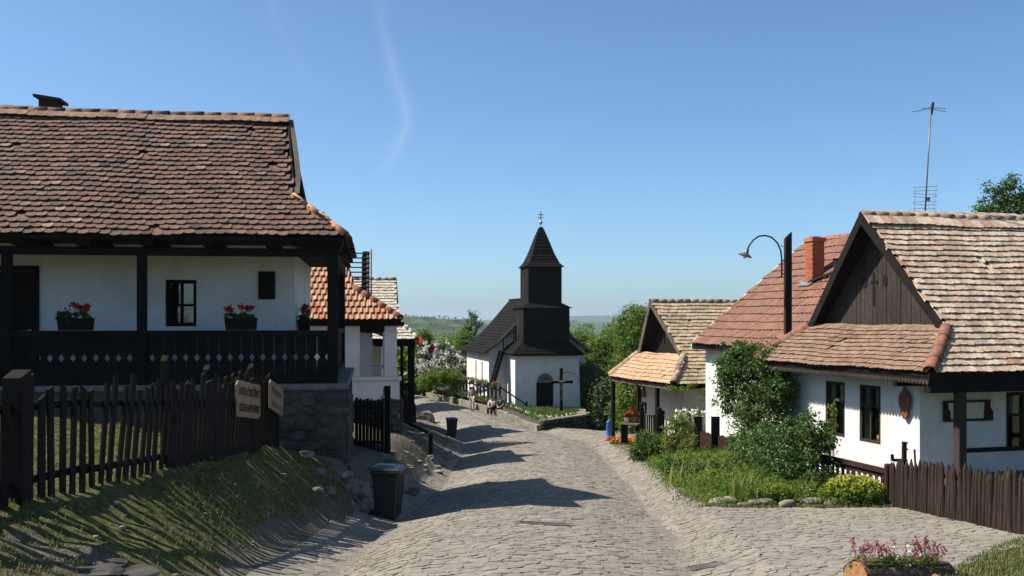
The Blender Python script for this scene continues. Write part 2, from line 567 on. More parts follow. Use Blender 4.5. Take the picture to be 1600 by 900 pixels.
class Frame:
    """local frame of a house: p runs away from the viewer along the street, q runs in from the street"""

    def __init__(self, x, y, ex, ey):
        self.o = Vector((x, y, 0))
        self.ex = Vector((*ex, 0)).normalized()
        self.ey = Vector((*ey, 0)).normalized()

    def __call__(self, p, q, z):
        return self.o + self.ex * p + self.ey * q + Vector((0, 0, z))

    def q_at(self, u, p):
        k = (u - 800) / F
        b = self.o + self.ex * p
        return (k * b.y - b.x) / (self.ey.x - k * self.ey.y)

    def p_at(self, u, q):
        k = (u - 800) / F
        b = self.o + self.ey * q
        return (k * b.y - b.x) / (self.ex.x - k * self.ex.y)

    def z_at(self, v, p, q):
        return (500 - v) / F * self(p, q, 0).y

# ------------------------------------------------------------------ the lie of the land
YS = np.array
I_ = np.interp


def zcrown(y):
    return I_(y, [-15, 0, 10, 15.6, 20, 25, 30, 35, 40, 45, 50, 55, 60, 64, 70, 78, 90, 120],
              [-0.2, -1.5, -2.55, -3.14, -3.6, -4.05, -4.45, -4.8, -5.15, -5.42, -5.56, -5.6, -5.59, -5.58, -5.62, -5.85, -7.2, -14])


def x_left(y):
    """left edge of the paving"""
    return I_(y, [-15, 0, 6, 8, 10, 12, 14, 17, 20, 25, 35, 45, 50, 55, 64, 78, 90], [-1.7, -1.9, -2.2, -2.45, -2.8, -3.1, -3.25, -2.95, -2.6, -2.4, -2.35, -2.55, -3.1, -4.6, -6.9, -9.7, -12.3])


def x_gl(y):
    """left gutter"""
    return I_(y, [-15, 0, 10, 15.6, 20, 25, 35, 45, 50, 55, 64, 78, 90], [-1.3, -1.6, -2.05, -2.15, -2.0, -1.85, -1.9, -2.1, -2.6, -4.0, -6.3, -9.1, -11.8])


def x_gutter(y):
    return I_(y, [-15, 0, 10, 15.5, 26, 40, 46, 50, 52, 61, 72, 78, 90], [1.0, 1.3, 1.86, 2.5, 3.1, 3.5, 3.5, 2.2, 1.5, -1.0, -4.75, -6.6, -10])


def x_right(y):
    """right end of the paving"""
    y = np.asarray(y, dtype=float)
    a = np.minimum(7.12, 4.45 + 0.76 * (y - 10.3))
    b = I_(y, [18.25, 22, 28, 35, 43.4], [3.38, 3.55, 3.95, 4.3, 4.35])
    c = np.full_like(y, 9.6)
    d = I_(y, [51.6, 52, 61, 72, 78, 90], [1.7, 1.5, -1.0, -4.75, -6.6, -10])
    return np.where(y < 18.25, a, np.where(y < 43.4, b, np.where(y < 51.6, c, d)))


def x_fence(y):
    return I_(y, [-15, 0, 9.2, 17.0, 18.2, 30, 40, 48, 55, 64, 78, 90], [-5.2, -4.95, -4.6, -4.2, -3.15, -3.3, -4.0, -4.6, -6.3, -8.6, -11.4, -14])


def z_fence(y):
    return I_(y, [-15, 0, 5, 9.2, 12, 17, 18.2, 22, 25, 30, 35, 40, 48, 55, 64, 78, 90],
              [0.0, -1.0, -1.38, -1.70, -1.86, -2.15, -2.6, -2.98, -3.2, -3.55, -4.0, -4.5, -5.0, -5.35, -5.4, -5.7, -7.5])


def z_yardl(y):
    return I_(y, [-15, 0, 9, 18, 25, 30, 40, 50, 64, 78, 90], [-0.5, -0.95, -1.42, -1.62, -1.8, -2.2, -3.2, -4.0, -5.0, -6.0, -8])


def z_yardr(y):
    return I_(y, [-15, 0, 10, 14, 18.7, 22, 26, 30, 36, 42, 48, 52, 60, 80, 95], [-0.2, -1.6, -2.5, -3.02, -3.52, -3.7, -3.95, -4.3, -4.75, -5.15, -5.6, -5.95, -7.6, -11.5, -15])


def z_far(x, y):
    b = I_(y, [60, 80, 120, 200, 400, 1000, 3000, 9000], [-5, -8, -17, -30, -43, -48, -48, -48])
    h1 = I_(x, [-2500, -900, -300, -160, -110, -58, 0, 110, 320], [20, 40, 50, 53.5, 52.5, 47, 28, 10, 0])
    h2 = 41 + 5 * np.sin(x / 310.0) + 3 * np.sin(x / 127.0 + 1)
    h3 = I_(x, [-3000, -600, -250, 100, 355, 560, 773, 1500, 4000], [50, 56, 56, 72, 91, 93, 90, 82, 70])
    z = b + h1 * np.exp(-((y - 1500) / 360.0) ** 2) + h2 * np.exp(-((y - 3600) / 500.0) ** 2) + h3 * np.exp(-((y - 6600) / 900.0) ** 2)
    rough = 1.2 * np.sin(x / 23.0 + y / 31.0) + 0.9 * np.sin(x / 11.0 - y / 17.0)
    return z + rough * np.clip((y - 150) / 300.0, 0, 1)


def G(x, y, fine=True):
    x = np.asarray(x, dtype=float)
    y = np.asarray(y, dtype=float)
    x, y = np.broadcast_arrays(x, y)
    zc, xl, xg = zcrown(y), x_left(y), x_gutter(y)
    xf, zf = x_fence(y), z_fence(y)
    zl = zc - 0.10
    xm = xf + (xl - xf) * 0.55
    zm = zf * 0.50 + zl * 0.50
    xq = x_gl(y)
    bed = np.clip((y - 17.5) / 1.5, 0, 1) * np.clip((44 - y) / 2, 0, 1)
    zy, zr = z_yardl(y), z_yardr(y)
    xc = (xq + xg) / 2
    X = [np.full_like(y, -40), np.minimum(-9.0, xf - 2), xf, xm, xl, xq, xq + (xc - xq) * 0.5, xc, xc + (xg - xc) * 0.5, xg, xg + 0.9, np.full_like(y, 7.6), np.full_like(y, 18), np.full_like(y, 60)]
    Z = [zy + 0.4, zy, zf, zm, zl, zc - 0.30, zc - 0.07, zc, zc - 0.07, zc - 0.27, zc - 0.07 + 0.08 * bed, zr, zr + 0.1, zr + 0.6]
    z = np.where(x <= X[0], Z[0], Z[-1])
    for i in range(len(X) - 1):
        t = np.clip((x - X[i]) / np.maximum(X[i + 1] - X[i], 1e-6), 0, 1)
        z = np.where((x > X[i]) & (x <= X[i + 1]), Z[i] + (Z[i + 1] - Z[i]) * t, z)
    if fine:
        k = np.clip((xl - x) / 0.5, 0, 1) * np.clip((60 - y) / 10, 0, 1)
        z = z + k * 0.03 * np.sin(x * 17 + 3 * np.sin(y * 5)) * np.sin(y * 14 + 2 * np.sin(x * 6)) + k * (0.05 * np.sin(x * 3.1 + y * 1.7) * np.sin(y * 2.3 - x) + 0.025 * np.sin(x * 9 + 2) * np.sin(y * 8.0))
        z = z + 0.012 * np.sin(x * 2.7 + 1.3 * y) * np.sin(y * 1.9 - 0.6 * x)
    w = np.clip((y - 78) / 22.0, 0, 1)
    wx = np.clip((np.abs(x) - 45) / 60.0, 0, 1) * np.clip((y - 20) / 60.0, 0, 1)
    w = np.maximum(w, wx)
    w = w * w * (3 - 2 * w)
    return z * (1 - w) + z_far(x, y) * w


def g(x, y):
    return float(G(x, y))


def gp(u, v):
    """where the sight line through (u, v) meets the ground"""
    d = np.arange(4, 120, 0.05)
    z = (500 - v) / F * d
    hit = np.nonzero(z <= G((u - 800) / F * d, d))[0]
    k = d[hit[0]] if len(hit) else 60.0
    p = PX(u, v, float(k))
    return Vector((p.x, p.y, g(p.x, p.y)))


def axis_coords(dense, out, n):
    lo = dense[0] - (np.geomspace(1, out, n) - 1 + 0.3 * np.arange(n))[1:][::-1]
    hi = dense[-1] + (np.geomspace(1, out, n) - 1 + 0.3 * np.arange(n))[1:]
    return lo, dense, hi


xa = np.concatenate(axis_coords(np.arange(-10, 10.01, 0.2), 7000, 34))
ya = np.concatenate([np.array([-400, -150, -60, -30, -15, -8, -3, 0, 2]), np.arange(3, 20, 0.17), np.arange(20, 55, 0.3), np.arange(55, 84, 0.6), 84 + np.geomspace(1, 11000, 64)])
gx, gy = np.meshgrid(xa, ya)
gz = G(gx, gy)
nx, ny = len(xa), len(ya)
ii = np.arange(ny - 1)[:, None] * nx + np.arange(nx - 1)[None, :]
quads = np.stack([ii, ii + 1, ii + nx + 1, ii + nx], -1).reshape(-1, 4)
gm = npmesh('ground', np.stack([gx, gy, gz], -1).reshape(-1, 3), quads, None, True)
xl_, xf_, xr_ = x_left(gy), x_fence(gy), x_right(gy)
grass = np.where(gx < xf_, 0.85, np.clip((xl_ - gx) / 0.5, 0, 1) * 0.85)
grass = np.where((gy > 18.0) & (gx < xl_), np.clip((xl_ - gx - 0.5), 0, 1) * 0.35, grass)
grass = np.where(gx > xr_, np.clip((gx - xr_) / 0.4, 0, 1) * 0.8, grass)
grass = np.where((gx > -4.3) & (gx < xl_) & (gy < 8.9), 0.35, grass)
forest = np.clip((gy - 75) / 25, 0, 1)
for nm, arr in (('grass', grass), ('forest', forest)):
    at = gm.attributes.new(nm, 'FLOAT', 'POINT')
    at.data.foreach_set('value', arr.astype(np.float32).ravel())


def ground_material():
    m, nt, b = new_mat('earth_and_grass')
    p = wpos(nt)

    def att(n):
        a = nt.nodes.new("ShaderNodeAttribute")
        a.attribute_name = n
        return a.outputs['Fac']
    n1 = noise_node(nt, 1.3, 6, p, 0.5)
    n2 = noise_node(nt, 14, 6, p)
    n3 = noise_node(nt, 70, 4, p)
    dirt = ramp_node(nt, [(0.3, (0.095, 0.08, 0.06)), (0.55, (0.165, 0.14, 0.104)), (0.8, (0.24, 0.205, 0.155))], n2.outputs[0])
    gr = ramp_node(nt, [(0.3, (0.05, 0.062, 0.017)), (0.5, (0.095, 0.10, 0.032)), (0.7, (0.19, 0.16, 0.075))], n2.outputs[0])
    s = nt.nodes.new("ShaderNodeMath")
    s.operation = 'MULTIPLY_ADD'
    nt.links.new(n1.outputs[0], s.inputs[0])
    s.inputs[1].default_value = 1.6
    nt.links.new(att('grass'), s.inputs[2])
    fac = ramp_node(nt, [(0.62, gray(0)), (0.80, gray(1))], mathn(nt, 'MULTIPLY', s.outputs[0], 0.6))
    col = mixc(nt, fac, dirt, gr)
    nf = noise_node(nt, 0.035, 8, p)
    fo = ramp_node(nt, [(0.35, (0.018, 0.030, 0.009)), (0.5, (0.040, 0.062, 0.016)), (0.62, (0.07, 0.10, 0.026)), (0.72, (0.14, 0.15, 0.05))], nf.outputs[0])
    nf2 = noise_node(nt, 0.22, 5, p)
    fo = mixc(nt, 1.0, fo, ramp_node(nt, [(0.3, gray(0.6)), (0.7, gray(1.3))], nf2.outputs[0]), 'MULTIPLY')
    col = mixc(nt, att('forest'), col, fo)
    nt.links.new(col, b.inputs['Base Color'])
    b.inputs['Roughness'].default_value = 0.95
    b.inputs['Specular IOR Level'].default_value = 0.1
    bump(nt, b, n3.outputs[0], 1.0, 0.04)
    return m


def mathn(nt, op, a, b):
    n = nt.nodes.new("ShaderNodeMath")
    n.operation = op
    for i, s in enumerate((a, b)):
        if isinstance(s, (int, float)):
            n.inputs[i].default_value = s
        else:
            nt.links.new(s, n.inputs[i])
    return n.outputs[0]


M['ground'] = ground_material()
gm.materials.append(M['ground'])
tag(link(bpy.data.objects.new('ground', gm)), kind='structure')

# ------------------------------------------------------------------ the cobbled street
M['bed'] = palmat('sandy_joint_fill', [(0.19, 0.17, 0.136), (0.19, 0.17, 0.136)], 0.95, 12, 0.4, 0.6, ((0.24, 0.213, 0.17), 0.7, 0.8))
rv, rf = [], []
for y0, y1 in ((-3, 18.24), (18.26, 43.38), (43.42, 51.58), (51.62, 84)):
    yy = np.linspace(y0, y1, int((y1 - y0) / 0.3) + 2)
    ss = np.linspace(0, 1, 41)
    for j, y in enumerate(yy):
        a, b = (float(x_left(y)) - 0.25 if y > 18.25 else float(x_gl(y)) - 0.8), float(x_right(np.array(y)))
        xx = a + (b - a) * ss
        zz = G(xx, np.full_like(xx, y)) + 0.010
        base = len(rv)
        rv += list(zip(xx, [y] * 41, zz))
        if j:
            rf += [(base - 41 + k, base - 40 + k, base + k + 1, base + k) for k in range(40)]
road = npobj('road', rv, rf, 'bed', None, np.full(len(rv), 0.5), True)
tag(road, kind='structure')

GRATES = [(gp(850, 820), 0.76, 0.42), (gp(1103, 887), 0.42, 0.38)]
rows = []                        # rows of stone centres across the street
y = 7.5
while y < 80:
    far = min(1.0, max(0.0, (y - 22) / 30))
    dy, dx = 0.142 * (1 + 0.8 * far), 0.21 * (1 + 0.8 * far)
    xl, xr = float(x_left(y)), float(x_right(np.array(y)))
    if y < 17.5:
        xl = max(xl, float(x_gl(y)) - 0.55 + 0.2 * math.sin(y * 1.7))    # the strip under the bank is trodden earth
    xx = np.arange(xl, xr - 0.03, dx) + rng.uniform(0, dx)
    xx = xx + rng.uniform(-0.42, 0.42, len(xx)) * dx
    yy = y + rng.uniform(-0.40, 0.40, len(xx)) * dy + 0.06 * np.sin(xx * 0.9 + y * 0.4)
    o_ = np.argsort(xx)
    rows.append((xx[o_], yy[o_], np.full(len(xx), dx)))
    y += dy
C_, R_ = [], []
K = 12
th = (np.arange(K) + 0.5) / K * 2 * np.pi
for k in range(len(rows)):
    x0, y0, sc = rows[k]
    if not len(x0):
        continue
    ph = rng.uniform(-0.2, 0.2, (len(x0), 1))
    ux, uy = np.cos(th + ph), np.sin(th + ph)
    r = np.full((len(x0), K), 1.0) * sc[:, None] * 0.85
    for dk in (-3, -2, -1, 0, 1, 2, 3):
        if not 0 <= k + dk < len(rows) or not len(rows[k + dk][0]):
            continue
        xn, yn, _ = rows[k + dk]
        base = np.searchsorted(xn, x0)
        for j in range(-3, 4):
            i = np.clip(base + j, 0, len(xn) - 1)
            ddx, ddy = xn[i] - x0, yn[i] - y0
            d2 = ddx ** 2 + ddy ** 2
            pr = ddx[:, None] * ux + ddy[:, None] * uy
            ok = (pr > 1e-5) & (d2[:, None] > 1e-8)
            r = np.where(ok, np.minimum(r, d2[:, None] / 2 / np.where(ok, pr, 1)), r)
    C_.append(np.stack([x0, y0], -1))
    R_.append(np.stack([ux * r, uy * r], -1))
cen = np.concatenate(C_)
off_ = np.concatenate(R_)
keep = np.ones(len(cen), bool)
for gc_, gw_, gd_ in GRATES:                 # no stones where the drain grates lie
    keep &= ~((np.abs(cen[:, 0] - gc_.x) < gw_ / 2 + 0.04) & (np.abs(cen[:, 1] - gc_.y) < gd_ / 2 + 0.04))
cen, off_ = cen[keep], off_[keep]
n = len(cen)
rad_ = np.linalg.norm(off_, axis=-1).mean(1)[:, None, None]
gap = np.where(rng.uniform(0, 1, n) < 0.75, rng.uniform(0.002, 0.007, n), rng.uniform(0.009, 0.018, n))[:, None, None] * (1 + 0.5 * np.clip((cen[:, 1] - 22) / 30, 0, 1))[:, None, None]
ring = cen[:, None] + off_ * np.clip(1 - gap / rad_, 0.7, 1)
inner = cen[:, None] + (ring - cen[:, None]) * rng.uniform(0.90, 0.96, (n, 1, 1))
zr0 = G(ring[..., 0], ring[..., 1])
zi0 = G(inner[..., 0], inner[..., 1])
lift = rng.uniform(0.013, 0.021, (n, 1))
tilt = np.stack([rng.normal(0, 0.014, (n, 1)), rng.normal(-0.010, 0.026, (n, 1))], -1)
ztilt = ((inner - cen[:, None]) * tilt).sum(-1)
V3 = np.concatenate([np.concatenate([ring, (zr0 - 0.004)[..., None]], -1),
                     np.concatenate([cen[:, None] + (ring - cen[:, None]) * 0.985, (zr0 + lift * 0.82 + ztilt)[..., None]], -1),
                     np.concatenate([inner, (zi0 + lift + ztilt)[..., None]], -1)], 1)   # n, 3K, 3
q = [(i, (i + 1) % K, K + (i + 1) % K, K + i) for i in range(K)] + [(K + i, K + (i + 1) % K, 2 * K + (i + 1) % K, 2 * K + i) for i in range(K)]
q += [(2 * K + a, 2 * K + a + 1, 2 * K + K - 2 - a, 2 * K + K - 1 - a) for a in range(K // 2 - 1)]
q = np.array(q)
sx_ = off_[..., 0].max(1) - off_[..., 0].min(1)
sy_ = off_[..., 1].max(1) - off_[..., 1].min(1)
pu = 800 + cen[:, 0] / cen[:, 1] * F
pv = 500 - G(cen[:, 0], cen[:, 1]) / cen[:, 1] * F
area = sx_ * sy_ / cen[:, 1] ** 3
inside = (pu > 10) & (pu < 1590) & (pv < 893)
inside &= ~((pu < 800) & (cen[:, 0] < x_left(cen[:, 1]) + 0.05))
order = np.argsort(-np.where(inside, area, 0))
single = set(order[:300].tolist())
srnd = rng.uniform(0, 1, n)
for i in order[:300]:
    me = npmesh('cobble', V3[i], q, np.full(3 * K, srnd[i]))
    me.materials.append(M['cobble'])
    link(bpy.data.objects.new('cobble', me), road)
rest = np.array([i for i in range(n) if i not in single])
Fr = (np.arange(len(rest))[:, None, None] * (3 * K) + q[None]).reshape(-1, 4)
o = npobj('cobbles', V3[rest].reshape(-1, 3), Fr, 'cobble', road, np.repeat(srnd[rest], 3 * K))
tag(o, kind='stuff')

# ------------------------------------------------------------------ roofs, walls, windows


def tile_shape(kind, w, h, var):
    """one roof tile: x across, y up the slope, z out of the roof; returns verts, quads"""
    rr = random.Random(var * 13 + 5)
    t = 0.016
    ln = h * (1.9 if kind != 'pan' else 1.25)
    lift = {'beaver': 0.062, 'flat': 0.058, 'big': 0.07, 'pan': 0.05}[kind] + rr.uniform(-0.004, 0.010)
    if kind == 'beaver':
        xs = [-0.5, -0.36, -0.14, 0.14, 0.36, 0.5]
        tail = [0.26, 0.08, 0.0, 0.0, 0.08, 0.26]
    elif kind == 'flat':
        xs = [-0.5, -0.3, 0.0, 0.3, 0.5]
        tail = [0.09, 0.02, 0.0, 0.02, 0.09]
    elif kind == 'big':
        xs = [-0.5, -0.40, -0.2, 0.2, 0.40, 0.5]
        tail = [0.0, 0.0, 0.0, 0.0, 0.0, 0.0]
    else:
        xs = [-0.5, -0.35, -0.15, 0.05, 0.25, 0.4, 0.5]
        tail = [0.0] * 7
    vs, fs = [], []
    m = len(xs)
    for x, tl in zip(xs, tail):
        if kind == 'pan':
            cz = 0.055 * math.exp(-((x - 0.18) / 0.20) ** 2) + 0.012 * math.exp(-((x + 0.5) / 0.1) ** 2)
        elif kind == 'big':
            cz = 0.018 if abs(abs(x) - 0.45) < 0.06 else 0.0
        else:
            cz = 0.0
        X = x * (w + (0.002 if kind in ('beaver', 'flat') else -0.004))
        y0 = tl * h + rr.uniform(-0.004, 0.004)
        vs += [(X, y0, lift + cz - t), (X, y0, lift + cz), (X, ln, cz * 0.9)]
    for i in range(m - 1):
        a, b = i * 3, i * 3 + 3
        fs += [(a, b, b + 1, a + 1), (a + 1, b + 1, b + 2, a + 2)]
    fs.append((0, 1, 2, 2))
    e = (m - 1) * 3
    fs.append((e + 1, e, e + 2, e + 2))
    # sides as quads with real width: drop to the roof
    fs = fs[:-2]
    vs += [(vs[0][0], vs[0][1], -0.01), (vs[0][0], ln, -0.01), (vs[e][0], vs[e][1], -0.01), (vs[e][0], ln, -0.01)]
    s = m * 3
    fs += [(s, 1, 2, s + 1), (e + 1, s + 2, s + 3, e + 2)]
    return np.array(vs), np.array(fs)


def inpoly(s, t, poly):
    c = np.zeros(np.shape(s), dtype=bool)
    j = len(poly) - 1
    for i in range(len(poly)):
        xi, yi = poly[i]
        xj, yj = poly[j]
        if yi != yj:
            c ^= ((yi > t) != (yj > t)) & (s < (xj - xi) * (t - yi) / (yj - yi) + xi)
        j = i
    return c


class Tiles:
    """the tiles of one house: the ones that show largest become single parts, the others one part"""

    def __init__(self):
        self.items = []

    def slope(self, O, e1, e2, poly, w, h, kind, mat, off=0.03, wob=1.0, lo=0.0, hi=1.0):
        O, e1, e2 = Vector(O), Vector(e1).normalized(), Vector(e2).normalized()
        nrm = e1.cross(e2).normalized()
        if nrm.z < 0:
            nrm = -nrm
        smax = max(p[0] for p in poly)
        smin = min(p[0] for p in poly)
        tmax = max(p[1] for p in poly)
        row = 0
        t = -0.05
        while t < tmax - 0.02:
            s = smin + (w / 2 if row % 2 else 0)
            rowj = random.uniform(-0.012, 0.012) * wob
            while s < smax + w:
                if inpoly(np.array(s), np.array(max(t + h * 0.5, 0.01)), poly):
                    sag = 0.016 * math.sin(s * 1.1 + row * 0.12) + 0.01 * math.sin(s * 2.7 + 1) - (random.uniform(0.03, 0.07) if random.random() < 0.006 * wob else 0)
                    p = O + e1 * (s + random.uniform(-0.006, 0.006) * wob) + e2 * (t + rowj + random.uniform(-0.013, 0.013) * wob + sag * 0.8 * wob) + nrm * (off + random.uniform(0, 0.003) * wob + 0.5 * sag * wob)
                    a = random.gauss(0, 0.009) * wob
                    self.items.append((p, e1 * math.cos(a) + e2 * math.sin(a), e2 * math.cos(a) - e1 * math.sin(a), nrm, kind, w, h, mat, min(0.999, max(0.0, 0.72 * random.random() + 0.28 * (0.5 + 0.5 * math.sin(s * 1.1 + row * 0.31 + 1.3) * math.sin(s * 0.47 - row * 0.53 + 0.4))))))
                s += w
            t += h
            row += 1

    def finish(self, parent, singles=300, name='roof_tile'):
        def size(it):
            p = it[0]
            u, v = proj(p)
            ok = 2 < u < 1598 and 2 < v < 898
            return (1.0 if ok else 0.001) * it[5] * it[6] * abs(it[3].dot((-p).normalized())) / p.length_squared
        its = sorted(self.items, key=size, reverse=True)
        cache = {}
        shp = {}
        for it in its[:singles]:
            p, a, b, nn, kind, w, h, mat, r = it
            v = int(r * 11.999)
            key = (kind, w, h, mat, v)
            if key not in cache:
                V, Fq = tile_shape(kind, w, h, v)
                me = npmesh(name, V, Fq, np.full(len(V), (v + 0.5) / 12))
                me.materials.append(M[mat])
                cache[key] = me
            o = bpy.data.objects.new(name, cache[key])
            link(o, parent)
            o.matrix_basis = Matrix(((a.x, b.x, nn.x, p.x), (a.y, b.y, nn.y, p.y), (a.z, b.z, nn.z, p.z), (0, 0, 0, 1)))
        groups = {}
        for it in its[singles:]:
            groups.setdefault(it[7], []).append(it)
        for mat, lst in groups.items():
            VV, FF, RR = [], [], []
            o = 0
            for p, a, b, nn, kind, w, h, _, r in lst:
                v = int(r * 5.999)
                key = (kind, w, h, v)
                if key not in shp:
                    shp[key] = tile_shape(kind, w, h, v)
                V, Fq = shp[key]
                A = np.array([a, b, nn])
                VV.append(V @ A + np.array(p))
                FF.append(Fq + o)
                RR.append(np.full(len(V), r))
                o += len(V)
            tag(npobj(name + 's', np.concatenate(VV), np.concatenate(FF), mat, parent, np.concatenate(RR)), kind='stuff')


def half_tile(r0, r1, ln):
    """a half-round ridge tile lying along +x"""
    vs, fs = [], []
    nn = 7
    for x, r in ((0, r0), (ln, r1)):
        for rr in (r, r - 0.02):
            for k in range(nn):
                a = math.pi * (k / (nn - 1)) * 1.1 - math.pi * 0.05
                vs.append((x, math.cos(a) * rr, math.sin(a) * rr))
    for k in range(nn - 1):
        fs += [(k, k + 1, 2 * nn + k + 1, 2 * nn + k), (nn + k, 3 * nn + k, 3 * nn + k + 1, nn + k + 1),
               (k, nn + k, nn + k + 1, k + 1), (2 * nn + k, 2 * nn + k + 1, 3 * nn + k + 1, 3 * nn + k)]
    return np.array(vs), np.array(fs)


def ridge_run(a, b, parent, mat, r=0.12, ln=0.36, name='ridge_tile', lower=0.03):
    a, b = Vector(a), Vector(b)
    d = b - a
    n_ = max(1, int(d.length / ln))
    st = d.length / n_
    X = d.normalized()
    Y = Vector((0, 0, 1)).cross(X).normalized()
    Z = X.cross(Y)
    V, Fq = half_tile(r, r * 0.82, st * 1.12)
    meshes = []
    for v in range(4):
        me = npmesh(name, V, Fq, np.full(len(V), (v + 0.5) / 4), True)
        me.materials.append(M[mat])
        meshes.append(me)
    for i in range(n_):
        p = a + X * (st * i) - Z * lower + Vector((0, 0, random.uniform(-0.008, 0.008)))
        tl = random.gauss(0, 0.03)
        x2 = (X + Z * (0.035 + random.gauss(0, 0.012)) + Y * tl).normalized()
        y2 = Z.cross(x2).normalized()
        z2 = x2.cross(y2)
        o = bpy.data.objects.new(name, random.choice(meshes))
        link(o, parent)
        o.matrix_basis = Matrix(((x2.x, y2.x, z2.x, p.x), (x2.y, y2.y, z2.y, p.y), (x2.z, y2.z, z2.z, p.z), (0, 0, 0, 1)))


def panel(mb, O, eu, n, L, z0, z1, holes=(), depth=0.3):
    """wall face with real openings: O base point, eu along, n outward"""
    O, eu, n = Vector(O), Vector(eu), Vector(n)
    us = sorted({0.0, L, *[h[0] for h in holes], *[h[1] for h in holes]})
    zs = sorted({z0, z1, *[h[2] for h in holes], *[h[3] for h in holes]})

    def P(u, z, k=0.0):
        q = O + eu * u - n * k
        return (q.x, q.y, z)
    for i in range(len(us) - 1):
        for j in range(len(zs) - 1):
            um, zm = (us[i] + us[i + 1]) / 2, (zs[j] + zs[j + 1]) / 2
            if any(h[0] < um < h[1] and h[2] < zm < h[3] for h in holes):
                continue
            mb.add([P(us[i], zs[j]), P(us[i + 1], zs[j]), P(us[i + 1], zs[j + 1]), P(us[i], zs[j + 1])], [(0, 1, 2, 3)])
    for u0, u1, a, b in holes:
        for c in (((u0, a), (u1, a)), ((u1, a), (u1, b)), ((u1, b), (u0, b)), ((u0, b), (u0, a))):
            (ua, za), (ub, zb) = c
            mb.add([P(ua, za), P(ub, zb), P(ub, zb, depth), P(ua, za, depth)], [(0, 1, 2, 3)])
    return mb


def window(parent, O, eu, n, hole, recess=0.1, cols=2, rows=(0.4, 1.0), frame='brown', fw=0.06, name='window', pane='pane', curtain=False):
    O, eu, n = Vector(O), Vector(eu), Vector(n)
    u0, u1, z0, z1 = hole
    ax = (eu, n, Vector((0, 0, 1)))

    def C(u, z, k):
        q = O + eu * u - n * k
        return Vector((q.x, q.y, z))
    mb = MB()
    um, zm = (u0 + u1) / 2, (z0 + z1) / 2
    for u in (u0 + fw / 2, u1 - fw / 2):
        mb.box(C(u, zm, recess), (fw, 0.08, z1 - z0), ax)
    for z in (z0 + fw / 2, z1 - fw / 2):
        mb.box(C(um, z, recess), (u1 - u0 - 2 * fw, 0.078, fw), ax)
    cu = [u0 + fw + (u1 - u0 - 2 * fw) * i / cols for i in range(cols + 1)]
    for u in cu[1:-1]:
        mb.box(C(u, zm, recess), (fw * 0.75, 0.07, z1 - z0 - 2 * fw), ax)
    zz = [z0 + fw] + [z0 + fw + (z1 - z0 - 2 * fw) * r for r in rows]
    for z in zz[1:-1]:
        mb.box(C(um, z, recess), (u1 - u0 - 2 * fw, 0.06, fw * 0.7), ax)
    w = mb.build(name, frame, parent, bevel=0.006)
    for i in range(cols):
        for j in range(len(zz) - 1):
            a, b = cu[i] + 0.012, cu[i + 1] - 0.012
            MB().box(C((a + b) / 2, (zz[j] + zz[j + 1]) / 2, recess + 0.02), (b - a, 0.006, zz[j + 1] - zz[j] - 0.01), ax).build('pane', pane, w)
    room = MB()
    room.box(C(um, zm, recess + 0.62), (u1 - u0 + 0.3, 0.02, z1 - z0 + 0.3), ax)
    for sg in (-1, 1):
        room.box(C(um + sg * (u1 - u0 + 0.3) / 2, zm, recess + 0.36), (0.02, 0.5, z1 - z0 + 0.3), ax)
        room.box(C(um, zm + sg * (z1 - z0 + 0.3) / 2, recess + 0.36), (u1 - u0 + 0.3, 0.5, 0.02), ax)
    room.build('black_room_box', 'black', w)  # box painted near-black as the unlit room behind the panes
    if curtain:
        c = MB()
        for i in range(cols):
            c.box(C((cu[i] + cu[i + 1]) / 2, zz[-2] + (zz[-1] - zz[-2]) * 0.5, recess + 0.06), ((cu[i + 1] - cu[i]) * 0.55, 0.01, (zz[-1] - zz[-2]) * 0.9), ax)
        c.build('curtain', 'curtain', w)
    return w


